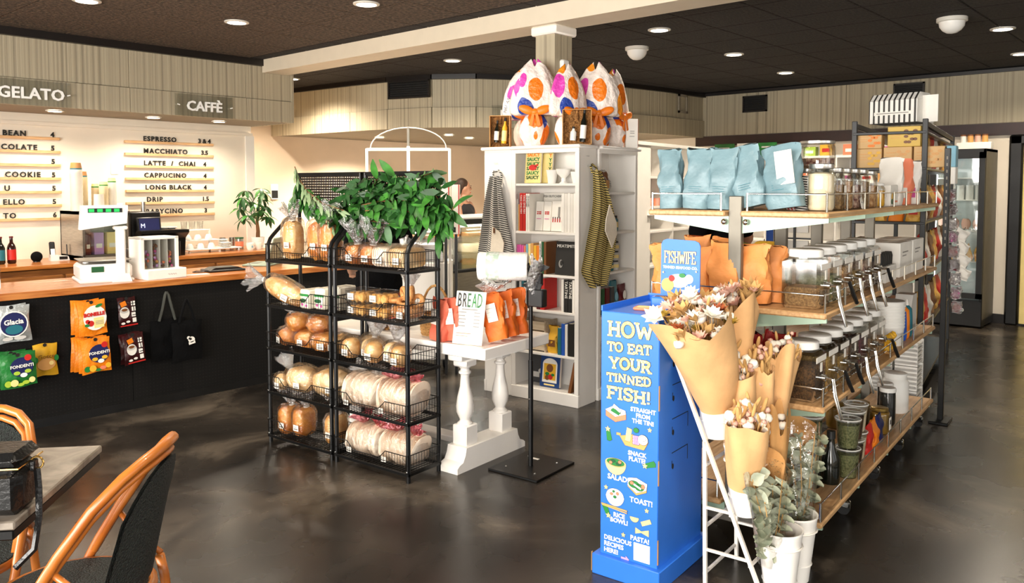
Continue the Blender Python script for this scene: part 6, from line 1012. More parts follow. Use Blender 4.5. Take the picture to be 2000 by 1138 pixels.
def flower_meshes():
    d={}
    def keep(k,mb,m_,sm=40): o=OBJ('tmp',mb,m_,smooth=sm); d[k]=o.data; bpy.data.objects.remove(o)
    def bloom(n_,l,w_,up):
        mb=MB()
        for ring in range(2):
            for i in range(n_):
                a=2*PI*i/n_+ring*.3; u=up+ring*.5; c,s=cos(a),sin(a); ll=l*(1-.25*ring)
                mb.add([(0,0,0),(c*ll*.55-s*w_/2,s*ll*.55+c*w_/2,ll*u*.6),(c*ll,s*ll,ll*u),(c*ll*.55+s*w_/2,s*ll*.55-c*w_/2,ll*u*.6)],[(0,1,2),(0,2,3)])
        return mb
    keep('white',bloom(8,.036,.02,.5),'petal_white'); keep('cream',bloom(9,.028,.016,.8),'petal_pink'); keep('rust',bloom(7,.024,.014,.9),'petal_rust'); keep('gold',bloom(11,.02,.008,1.4),'dried_gold'); keep('puff',wrinkle_blob(.014,.014,.014,1,3,.4,8,6),'petal_white',180); keep('tan',bloom(6,.034,.018,1.2),'dried_tan'); keep('small',wrinkle_blob(.008,.008,.009,1,4,.4,7,5),'petal_pink',180); keep('grain',MB().ball((0,0,.02),(.006,.006,.024),7,6),'dried_tan',180)
    keep('round',MB().grid(5,5,lambda u,v:(.056*u,.050*(v-.5)*(sin(PI*min(.98,.06+u*.94))**.6),.010*abs(v-.5)*2-.012*u*u)),'euca',180); keep('round2',MB().grid(5,5,lambda u,v:(.046*u,.042*(v-.5)*(sin(PI*min(.98,.06+u*.94))**.6),.010*abs(v-.5)*2-.012*u*u)),'euca_dark',180); return d
FM=flower_meshes()
def wrap(r0,r1,h,peak,squash=1,off=(0,0),ph=0,wr=.012):
    def f(u,v):
        a=2*PI*u; rim=1+peak*abs(sin(1.5*a+ph))-.35*peak; z=h*v*(1 if v<.6 else 1+(rim-1)*(v-.6)/.4); r=r0+(r1-r0)*v**.85; q=1+wr/r*sin(4*a+ph+3*v)*v
        return (r*q*cos(a)+off[0]*v*v,r*q*squash*sin(a)+off[1]*v*v,z)
    return MB().grid(30,10,f,cu=True)
def bouquet(label,bk,dx,dy,kinds,r1,h,n_,m_,seed,off=(0,0),tilt=(0,0),r0=.045,peak=.18,lift=.1,sq=1,ph=0):
    a,b,z=BKT[bk]; t=THING('bouquet',label,'bouquet',S(a+dx,b+dy,z+lift),FY,'dried flower bouquets'); t.scale=(1.2,1.2,1.1); t.rotation_euler=(tilt[0],tilt[1],FY); OBJ('paper_wrap',wrap(r0,r1,h,peak,sq,off,ph),m_,t,smooth=180); rnd=random.Random(seed)
    st=MB()
    for k in range(n_):
        q=2*PI*rnd.random(); rr=(r1*.88)*math.sqrt(rnd.random()); p=Vector((rr*cos(q)+off[0],rr*sin(q)*sq+off[1],h*(.86+.3*rnd.random())+(.03 if rr<r1*.5 else 0))); st.tube([(off[0]*.2,off[1]*.2,h*.3),p*.6,p],.0012,4); LINK('flower',FM[kinds[k%len(kinds)]],t,p,(rnd.uniform(-.6,.6),rnd.uniform(-.6,.6),rnd.random()*6),(rnd.uniform(.8,1.35),)*3)
    o=OBJ('stems',st,'dried_tan',t); o['kind']='stuff'
bouquet('big kraft wrapped bouquet of white, rust and yellow dried flowers on the top step',(0,0),-.02,-.01,('white','cream','rust','tan','white','gold','puff','cream','puff','grain'),.15,.34,96,'kraft_light',1,(-.06,.02),(R(-4),R(-10)),.058,.22,.12,.9,.4)
bouquet('pink topped kraft bouquet behind the big one on the top step',(0,1),-.01,.0,('cream','puff','cream','tan','grain'),.085,.37,42,'kraft_light',2,(.0,.0),(0,R(2)),.05,.25,.10,.9,1.2)
bouquet('squat kraft bundle of tiny white dried flowers at the front of the middle step',(1,0),-.045,-.01,('small','puff','grain','small'),.078,.25,60,'kraft_light',3,(-.0,-.0),(R(6),R(-10)),.056,.05,.13,.9)
bouquet('kraft bundle of dried grasses behind, second on the middle step',(1,0),.055,.045,('grain','small','puff'),.078,.33,52,'kraft_light',4,(.0,.0),(R(-3),R(0)),.046,.08,.17,.9,.8)
bouquet('slim kraft bundle of wheat, third on the middle step',(1,1),-.05,.0,('grain','grain','small'),.05,.34,34,'kraft_light',5,(.0,0),(0,R(3)),.034,.1,.17,.9,.3)
bouquet('tall slim kraft cone of wheat at the right of the middle step',(1,1),.03,-.02,('grain','puff','small'),.062,.39,32,'kraft_light',6,(.06,0),(0,R(10)),.036,.2,.16,.9,2)
film('cellophane',(.98,.985,.98),.04,.1,.6,14,.35)
def eucalyptus(label,bk,dx,dy,h,n_,seed,tilt,paper):
    a,b,z=BKT[bk]; t=THING('eucalyptus_bunch',label,'bouquet',S(a+dx,b+dy,z+.14),FY,'eucalyptus bunches'); t.rotation_euler=(tilt[0],tilt[1],FY); rnd=random.Random(seed)
    for s in range(9):
        q=2*PI*s/9; top=Vector((.085*cos(q)*(s%3+1)/2.2,.065*sin(q),h*(.75+.25*rnd.random()))); P=[Vector((0,0,.0)),top*.5+Vector((0,-.01,0)),top]; OBJ('stem',MB().tube(P,.002,5),'dried_tan',t)
        for k in range(n_):
            u=.12+.88*(k+.5)/n_; p=P[0].lerp(P[1],u*2) if u<.5 else P[1].lerp(P[2],u*2-1); LINK('leaf',FM['round' if k%2 else 'round2'],t,p,(rnd.uniform(.6,1.8)*(1 if k%2 else -1),rnd.uniform(-.9,.3),q+PI*(k%2)+rnd.uniform(-.6,.6)))
    if paper: OBJ('paper_back',MB().grid(12,8,lambda u,v:(.03+(.035+.06*v)*cos(-1.2+2.9*u),.03+(.03+.045*v)*sin(-1.2+2.9*u),h*1.1*v*(1+.12*(u-.5)))),'kraft',t)
    OBJ('clear_wrap',wrap(.05,.1,h*.98,.15,.8,(-.01,0),1.0,.02),'cellophane',t,smooth=180)
eucalyptus('grey green eucalyptus bunch in clear wrap at the front of the bottom step',(2,0),-.03,.03,.38,12,7,(R(3),R(-12)),True); eucalyptus('taller eucalyptus bunch in kraft at the right of the bottom step',(2,1),.04,.0,.45,13,8,(R(-3),R(14)),True)
bouquet('plain kraft sheet folded tall between the two eucalyptus bunches',(2,0),.08,.05,('puff',),.055,.44,3,'kraft',9,(.02,.0),(0,R(3)),.04,.3,.15,.5,.5)
# ================================================================ BACK OF THE SHOP
# black shelving behind the gondola
KA,KB,KL=6.42,1.13,2.3
t=THING('black_shelving','black metal shelving standing in line behind the gondola','shelving',S(KA,KB),FY+R(4.2))
for x in (0,KL):
    for y in (0,.47): OBJ('post',MB().rbox(x-.018,x+.018,y-.018,y+.018,0,2.085,.003),'black_metal',t)
for z in (.15,.55,.98,1.35,1.74,2.0):
    OBJ('shelf',MB().rbox(-.02,KL+.02,-.01,.48,z-.02,z,.003),'black_metal',t)
for y in (0,.47): OBJ('top_bar',MB().rbox(0,KL,y-.012,y+.012,2.03,2.07,.003),'black_metal',t)
def KD(x,y,z): c,s_=cos(R(4.2)),sin(R(4.2)); return S(KA+x*c-y*s_,KB+x*s_+y*c,z+.0006)
C('gold_bag','#c98a22',.35,col2='#e8b95a',scale=18,bump=.4,bscale=25); C('box_tan','#d9b178',.6,var=.04); C('box_yellow','#ddb95c',.6,var=.04)
def pasta_box(label,x,y,z,w_,h,m_,pm,rz=FX):
    t=THING('pasta_box',label,'box',KD(x,y,z),rz,'pasta boxes on the black shelving'); OBJ('box_body',MB().rbox(-w_/2,w_/2,0,.1,0,h,.003),m_,t)
    if pm: PRINT('food_print',[(pm,[disc(w_*.2+.02*((k*5)%4-1.5),h*.5+.02*((k*3)%5-2),.016,.011,8) for k in range(9)])],t,(0,-.001,0),th=.0008)
    PRINT('text_print',[('ink_tan',[rect(-w_*.4,-w_*.05,h*.7,h*.74),rect(-w_*.4,-w_*.1,h*.55,h*.58),rect(-w_*.4,-w_*.1,h*.42,h*.45)])],t,(0,-.001,0))
for a in (('tan pasta box, left on the lower row of the black shelving end',.02,.37,1.74,.17,.14,'box_tan','ink_yellow'),('tan pasta box, middle of the lower row',.02,.18,1.74,.19,.15,'box_tan','ink_tan'),('tan pasta box, right end of the lower row beside the blue pack',.02,-.025,1.74,.2,.15,'box_tan','ink_tan'),('tan pasta box lying on top at the left',.02,.37,1.8815,.165,.12,'box_tan','ink_orange'),('golden pasta box with dark nest picture on top at the right',.02,.14,1.8915,.22,.145,'box_yellow','ink_brown')): pasta_box(*a)
t=THING('blue_pack','light blue pack beside the tan pasta boxes','pack',KD(.02,-.165,1.62),FX); OBJ('pack_body',MB().rbox(-.03,.03,0,.1,.1206,.27,.004),'ink_sky',t); OBJ('pack_base',MB().rbox(-.03,.03,0,.1,0,.12,.004),'ink_white',t)
stripes('house_stripe','#f2efe8','#35322e',26,(1,0,0),.62,.5)
t=THING('striped_carton','white house shaped carton with black stripes on top of the black shelving','carton',KD(.3,.24,2.0855),FX+R(-12)); OBJ('striped_front',MB().prism([(-.2,0),(.16,0),(.16,.17),(-.2,.17)],0,.3,'y'),'house_stripe',t); OBJ('striped_roof',MB().prism([(0,.171),(.3,.171),(.22,.225),(.06,.225)],-.2,.16,'x'),'house_stripe',t); OBJ('side_panel',MB().box(.16,.1615,.0,.3,0,.17),'ink_white',t); OBJ('text_strip',MB().box(-.16,.12,-.002,0,.06,.085),'ink_white',t); OBJ('text_line',MB().box(-.14,.1,-.003,-.002,.07,.076),'ink_grey',t); OBJ('carton_wing',MB().box(.16,.27,.1,.106,0,.2),'ink_white',t)
rnd=random.Random(21)
PN=('golden','orange','amber','brown','dark','ochre')
for lv,(z,n_) in enumerate(((1.35,4),(.98,4),(.55,4))):
    for i in range(n_):
        x=.06+.02*(i%2); y=.065+.34*i/(n_-1); m_=('gold_bag','ink_orange','gold_bag','ink_brown','tea_dark','mustard')[(i+lv)%6]
        t=THING('snack_bag','%s snack bag, number %s on the %s shelf of the black shelving end'%(PN[(i+lv)%6],OR5[i],('upper','middle','lower')[lv]),'bag',KD(x,y,z),FX,'snack bags on the black shelving'); OBJ('bag',pouch(.1,.06,.24,400+lv*10+i,wr=.008),m_,t); OBJ('bag_label',MB().rbox(-.03,.03,-.038,-.035,.05,.12,.0005),'ink_offwhite' if i%2 else 'print_red',t)
for lv,z in enumerate((.55,.98,1.35,1.74)):
    for i in range(7):
        t=THING('snack_bag','%s pouch, %s along the aisle side of the black shelving, %s shelf'%(('golden','red','white','brown')[(i+lv)%4],OR5[i],('lowest','second','third','top')[lv]),'bag',KD(.3+.28*i,.05,z),FY,'bags on the aisle side of the black shelving'); OBJ('bag',pouch(.2,.07,.26,450+lv*10+i,wr=.008),('gold_bag','print_red','ink_offwhite','ink_brown')[(i+lv)%4],t)
t=THING('wedge_carton','white and orange wedge shaped carton seen between the gondola posts','carton',GD(2.3,.2,TIER[2]),FX); OBJ('carton_body',MB().prism([(-.1,0),(.1,0),(.1,.2),(.02,.15),(-.1,.03)],0,.1,'y'),'ink_white',t); PRINT('orange_band',[('ink_orange',[[(-.09,.005),(.095,.005),(.095,.06),(-.06,.06)]])],t,(0,-.001,0))
# clip strip post with sweets
t=THING('clip_strip_post','black slotted post at the gondola end','post',S(6.14,.94),FY); OBJ('post',MB().rbox(-.018,.018,-.018,.018,0,1.86,.003),'black_metal',t); OBJ('post_foot',MB().rbox(-.1,.1,-.06,.06,0,.02,.004),'black_metal',t)
for k in range(14): OBJ('slot',MB().box(-.019,-.018,-.004,.004,1.2+.045*k,1.22+.045*k),'grey_steel',t)
film('sweet_film',(.9,.85,.88),.35,.12,1,50,.5)
for i in range(9):
    t=THING('clip_sweet','shiny wrapped sweet bag, %s from the top of the hanging strip'%('first','second','third','fourth','fifth','sixth','seventh','eighth','lowest')[i],'sweets',S(6.23+.01*(i%2),.93-.012*i*.6,1.50-.095*i),R(-42),'sweet bags on the clip strip'); OBJ('sweets',wrinkle_blob(.028,.014,.03,.9,i,.5,10,7),('print_red','ink_darkred','ink_white','ink_pink')[i%4],t,(0,0,.04)); OBJ('wrapper',pillow(.075,.084,.04,seed=500+i,wob=.005),'sweet_film',t)
for i in range(4): 
    t=THING('paper_sack','white crumpled paper sack hanging by the fridge, %s from the top'%OR5[i],'sack',S(6.31,.885-.006*i,1.235-.088*i),R(-42),'white paper sacks'); t.rotation_euler=(0,R(28),R(-42)); OBJ('sack',pillow(.1,.08,.04,seed=520+i,wob=.004),'paper',t); OBJ('sack_hanger',MB().tube([(0,0,.078),(0,0,.1)],.002,4),'black_metal',t)
# fridge
t=THING('glass_fridge','tall black fridge with glass door against the right-hand wall','fridge',(10.3,2.72,0),-PI/2)
b=MB(); b.rbox(0,.03,0,.56,.3,2.03,.004); b.rbox(.53,.56,0,.56,.3,2.03,.004); b.rbox(0,.56,0,.56,1.97,2.03,.004); b.box(0,.56,.53,.56,.3,2.0); b.rbox(0,.56,0,.56,.02,.32,.006); OBJ('cabinet',b,'black_plastic',t); OBJ('side_skin',MB().box(.56,.5612,.02,.55,.1,2.0),'grey_steel',t); C('fridge_inner','#dfe6e2',.5); OBJ('liner',MB().box(.03,.53,.5,.53,.32,1.97).box(.028,.034,.03,.53,.32,1.97).box(.526,.532,.03,.53,.32,1.97),'fridge_inner',t)
f=MB()
for a in ((0,.56,.34,.40),(0,.56,1.92,1.99),(0,.06,.34,1.99),(.5,.56,.34,1.99)): f.box(a[0],a[1],-.04,0,a[2],a[3])
d=OBJ('door_frame',f,'black_plastic',t); OBJ('door_glass',MB().box(.06,.5,-.025,-.018,.4,1.92),'glass',d); OBJ('logo_mark',MB().tube([(.36+.018*cos(a*PI/6),-.004,.2+.018*sin(a*PI/6)) for a in range(12)],.004,5,closed=True),'ink_white',t)
mat('fridge_lamp','#f2fbff',.4,var=0,emit=6); OBJ('lamp_tube',MB().cyl((.05,.03,.45),(.05,.03,1.9),.012,n=8),'fridge_lamp',t); OBJ('lamp_tube',MB().cyl((.06,.06,1.945),(.5,.06,1.945),.012,n=8),'fridge_lamp',t)
for z in (.75,1.1,1.45,1.7): 
    s=MB(); s.tube([(.03,.04,z),(.53,.04,z)],.006,6); s.box(.03,.53,.04,.5,z-.008,z)
    for i in range(22): s.cyl((.04+.0225*i,.04,z),(.04+.0225*i,.04,z+.05),.002,n=4)
    OBJ('wire_shelf',s,'white_plastic',t)
def FR(x,y,z): return (10.3+y,2.72-x,z+.0006)
for i in range(5): tag(OBJ('milk_tub',MB().lathe([(.04,0),(.042,.15),(.044,.155),(.044,.17)],n=16),'white_plastic',None,FR(.09+.095*i,.14,1.45)),'white tub in the fridge, %s from the left on the upper shelf'%OR5[i],'tub','white tubs in the fridge')
for i in range(4): tag(OBJ('meat_pack',wrinkle_blob(.055,.05,.06,.8,i,.2,12,8),'petal_pink',None,FR(.1+.12*i,.16,1.175)),'pale meat pack in the fridge, %s from the left on the middle shelf'%OR5[i],'pack','meat packs in the fridge')
for i in range(5): tag(OBJ('yellow_pack',pouch(.07,.07,.2,540+i,wr=.005),'gold_bag',None,FR(.09+.095*i,.16,.75),(0,0,.3)),'yellow bag in the fridge, %s from the left on the lower shelf'%OR5[i],'bag','yellow bags in the fridge')
for i in range(4):
    t=THING('lidded_jar','small jar with pale label on the white tray above the fridge, %s from the left'%OR5[i],'jar',(10.62,2.47-.075*i,2.115),0,'jars above the fridge'); OBJ('jar_body',MB().lathe([(.03,0),(.031,.075)],n=14),('ink_offwhite','ink_tan','petal_pink','ink_tan')[i],t); OBJ('lid',MB().cyl((0,0,.075),(0,0,.092),.031,n=14),'ink_brown',t)
tag(OBJ('white_tray',MB().rbox(0,.12,-.36,0,0,.08,.004),'ink_white',None,(10.56,2.53,2.0345)),'white tray box standing on top of the fridge','box')
# door in the right wall
dr=STRUCT('door_1',MB().rbox(X1-.03,X1+.02,.95,1.9,.02,2.08,.004),'ink_cream'); OBJ('door_frame',MB().rbox(X1-.08,X1,1.9,2.04,0,2.2,.02).rbox(X1-.08,X1,.82,.95,0,2.2,.02).rbox(X1-.08,X1,.82,2.04,2.08,2.2,.02),'black_plastic',dr); OBJ('door_handle',MB().tube([(X1-.04,1.05,1.0),(X1-.09,1.05,1.0),(X1-.09,1.15,1.0)],.01,6),'chrome',dr)
# shelving along the right wall
t=THING('wall_shelving','pale shelving full of packets along the far right wall','shelving',(10.42,5.75,0),-PI/2); OBJ('back_board',MB().box(0,2.85,.44,.46,0,2.03),'white_lacquer',t)
for z in (.5,.9,1.3,1.66,2.0): OBJ('shelf',MB().rbox(0,2.85,0,.45,z-.03,z,.003),'white_lacquer',t)
for x in (0,.94,1.88,2.83): OBJ('divider',MB().rbox(x,x+.02,0,.45,0,1.97,.002),'white_lacquer',t)
OR14=OR5+('ninth','tenth','eleventh','twelfth','thirteenth','fourteenth')
NB=[('ink_white','print_red'),('ink_orange','ink_cream'),('ink_yellow','print_red'),('ink_tan','ink_brown'),('ink_offwhite','ink_pink'),('ink_salmon','ink_white'),('ink_lime','ink_white')]
CL=('white','orange','yellow','tan','cream','salmon','lime')
for lv,z in enumerate((1.3,1.66,2.0)):
    for i in range(12):
        m1,m2=NB[(i*3+lv)%7]; y=5.75-(.94*(i//4)+.14+.215*(i%4)); h=.12+.02*((i*5)%3)
        if lv==2 and i<6: continue
        t=THING('grocery_box','%s box, %s from the left on the %s shelf of the wall shelving'%(CL[(i*3+lv)%7],OR14[i],('middle','upper','top')[lv]),'box',(10.5,y,z+.0005),-PI/2,'boxes on the wall shelving'); OBJ('box_body',MB().rbox(-.08,.08,0,.1,0,h,.003),m1,t); OBJ('box_print',MB().box(-.05,.05,-.001,0,h*.3,h*.6),m2,t)
for i,(y,w_,m_) in enumerate(((5.45,.3,'foil_green'),(5.12,.28,'ink_white'),(4.82,.26,'foil_green'))):
    t=THING('topper_board','%s board standing on the wall shelving, %s from the left'%(('green','white','green')[i],OR5[i]),'board',(10.5,y,2.0005),-PI/2,'boards on the wall shelving'); OBJ('board',MB().rbox(-w_/2,w_/2,0,.02,0,.2,.003),m_,t); OBJ('board_text',MB().box(-.08,.08,-.002,0,.13,.15),'ink_lightgrey' if m_!='ink_white' else 'ink_grey',t)
# long white shelf unit behind the bookcases
t=THING('white_shelf_unit','long tall white shelf unit behind the bookcases and blue bags','shelving',(7.49,4.95,0),R(6.5)); OBJ('end_stile',MB().rbox(0,.38,-.01,.3,0,2.06,.003),'white_lacquer',t); OBJ('back_board',MB().box(.38,2.6,.28,.3,0,2.06),'white_lacquer',t); OBJ('top_board',MB().rbox(-.03,2.65,-.04,.32,2.06,2.1,.004),'white_lacquer',t)
for x in (1.0,1.62,2.58): OBJ('divider',MB().rbox(x,x+.03,0,.28,0,2.06,.002),'white_lacquer',t)
for z in (.3,.7,1.1,1.38,1.72): OBJ('shelf',MB().rbox(.38,2.6,0,.28,z-.025,z,.002),'white_lacquer',t)
OBJ('cup_ledge',MB().rbox(.3,.4,-.06,-.01,1.28,1.29,.003),'white_lacquer',t)
for i in range(6):
    q=Matrix.Translation((7.49,4.95,0))@Matrix.Rotation(R(6.5),4,'Z')@Vector((.5+.085*i,.1,1.3805)); tag(OBJ('jam_jar',MB().lathe([(.03,0),(.033,.07),(.03,.075),(.03,.09)],n=14),'petal_pink' if i%2 else 'ink_salmon',None,q),'small pink jar on the white shelf unit, %s from the left'%OR5[i],'jar','pink jars on the white shelf unit')
t=THING('small_black_rack','black and blue wire display rack seen through the gondola','rack',S(6.3,2.0),FX); 
for z in (.9,1.05,1.2,1.35): OBJ('wire_tier',MB().rbox(-.15,.15,-.01,.01,z,z+.012,.002),'black_metal',t); OBJ('card_pack',MB().rbox(-.1,.1,0.012,.03,z-.1,z-.01,.003),'ink_offwhite',t)
for x in (-.15,0,.15): OBJ('rack_upright',MB().box(x-.008,x+.008,-.01,.01,0,1.42),'black_metal',t)
OBJ('blue_panel',MB().box(-.22,-.165,-.005,.005,.8,1.42),'ink_blue',t); OBJ('rack_base',MB().box(-.2,.2,-.12,.12,0,.02),'black_metal',t)
# ---------------------------------------------------------------- deli case
t=THING('deli_case','glass fronted stainless deli case with cheeses behind the bread racks','display case',(5.15,6.0,0)); DL=2.1
OBJ('steel_base',MB().rbox(0,DL,0,.7,0,.72,.006),'steel',t); OBJ('black_ledge',MB().rbox(-.01,DL+.01,-.02,.7,.72,.745,.004),'black_plastic',t); OBJ('black_top',MB().rbox(0,DL,0,.12,1.21,1.265,.006),'black_plastic',t); OBJ('counter_slab',MB().rbox(-.01,DL+.01,0,.7,1.265,1.285,.004),'white_plastic',t)
OBJ('front_glass',MB().box(0,DL,.01,.016,.745,1.21),'glass',t)
for x in (0,DL/2,DL-.02): OBJ('glass_post',MB().box(x,x+.02,.0,.02,.745,1.21),'chrome',t)
for z in (.9,1.07): OBJ('glass_shelf',MB().box(.02,DL-.02,.06,.5,z-.008,z),'clear_tub',t)
OBJ('rear_panel',MB().box(0,DL,.66,.68,.745,1.265),'white_plastic',t); mat('added_case_lamp','#fff1dc',.4,var=0,emit=4); OBJ('added_case_lamp',MB().cyl((.05,.07,1.2),(DL-.05,.07,1.2),.01,n=8),'added_case_lamp',t); al=area_light('added_case_light',(DL/2,.1,1.185),(R(-20),0,0),1.9,.05,26,(1,.95,.88)); al.parent=t  # glowing tube and area light are added to brighten the dark case interior
def DE(x,y,z): return (5.15+x,6.0+y,z+.0006)
for i in range(5):
    x=.3+.37*i
    if i%2==0: o=tag(OBJ('cheese_round',MB().lathe([(.1,0),(.12,.01),(.12,.085),(.11,.1)],n=20),('petal_white','flour','petal_white')[i//2],None,DE(x,.2,.9)),'pale cheese wheel on the middle deli shelf, %s from the left'%OR5[i//2],'cheese','cheeses in the deli case')
    else: o=tag(OBJ('cheese_wedge',MB().prism([(-.07,-.06),(.07,-.05),(.0,.09)],0,.09,'z'),'flour',None,DE(x,.2,.9)),'cream cheese wedge on the middle deli shelf, %s from the left'%OR5[i//2],'cheese','cheeses in the deli case')
    OBJ('price_card',MB().box(-.035,.035,-.11,-.108,0,.05),'paper',o)
    t=THING('food_tray','%s tray on the top deli shelf, %s from the left'%(('dark brown','orange')[i%2],OR5[i]),'tray',DE(x,.18,1.07),0,'trays in the deli case'); OBJ('tray',MB().rbox(-.12,.12,-.1,.1,0,.085,.012),'clear_tub',t); OBJ('tray_food',MB().rbox(-.11,.11,-.09,.09,.004,.05,.01),('ink_brown','ink_orange')[i%2],t)
    tag(OBJ('cured_meat',wrinkle_blob(.09,.07,.035,.8,i,.3,14,8),('ink_brown','petal_pink','petal_rust')[i%3],None,DE(x,.2,.795)),'%s cured meat on the deli floor, %s from the left'%(('brown','pale pink','rust')[i%3],OR5[i]),'meat','meats in the deli case')
# ---------------------------------------------------------------- white cart with hoop
t=THING('hoop_cart','white cart with thin frame and arched hoop behind the bread racks','cart',(4.62,5.36,0),R(-48)); W2=.355
for x in (-W2,W2): OBJ('frame_post',MB().box(x-.012,x+.012,-.012,.012,.1,1.93),'white_paint',t)
OBJ('frame_top',MB().box(-W2,W2,-.012,.012,1.91,1.935),'white_paint',t); OBJ('centre_post',MB().box(-.014,.014,.0,.02,1.2,1.95),'white_paint',t); OBJ('hoop_mount',MB().box(-.01,.01,0,.02,1.95,2.11),'grey_steel',t); OBJ('hoop',MB().tube([(W2*.92*cos(a*PI/16),.01,1.93+.18*sin(a*PI/16)) for a in range(17)],.005,6),'white_paint',t)
OBJ('body',MB().rbox(-W2,W2,-.02,.35,.1,.95,.01),'white_lacquer',t); OBJ('shelf',MB().rbox(-W2,W2,-.03,.3,1.32,1.335,.003),'white_lacquer',t); OBJ('scalloped_valance',MB().grid(40,4,lambda u,v:(-W2+2*W2*u,-.032+.004*sin(40*u),1.325-v*(.09+.02*abs(sin(PI*8*u))))),'white_lacquer',t); OBJ('steel_well',MB().rbox(-.3,.3,.0,.3,.95,1.1,.006),'steel',t)
for x in (-.3,.3): OBJ('wheel',MB().cyl((x-.02,.16,.08),(x+.02,.16,.08),.08,n=18),'black_plastic',t)
def HC_(x,y,z): v=Matrix.Translation((4.62,5.36,0))@Matrix.Rotation(R(-48),4,'Z')@Vector((x,y,z)); return tuple(v)
for i in range(5):
    t=THING('chip_packet','orange packet with green print on the cart shelf, %s from the left'%OR5[i],'packet',HC_(-.24+.12*i,.08,1.336),R(-48),'orange packets on the cart'); OBJ('packet',pouch(.1,.05,.12,560+i,wr=.004),'ink_orange',t); OBJ('packet_print',MB().rbox(-.03,.02,-.032,-.03,.03,.08,.001),('foil_green','ink_cream')[i%2],t)
for i,(x,h) in enumerate(((.30,.44),(.385,.42),(.215,.36))):
    t=THING('tall_box','tall white box with red edge lines standing beside the cart, %s'%('middle one','right one','left one')[i],'box',HC_(x+.03,-.15+.02*i,0),R(-48),'tall white boxes with red lines'); OBJ('box_body',MB().rbox(-.035,.035,0,.06,1.2,1.2+h,.003),'ink_white',t); OBJ('red_line',MB().box(.022,.030,-.001,0,1.2,1.2+h),'print_red',t); OBJ('black_mark',MB().box(-.028,.0,-.001,0,1.215,1.26),'print_black',t); OBJ('stand_leg',MB().box(-.012,.012,.02,.045,0,1.2),'black_plastic',t)
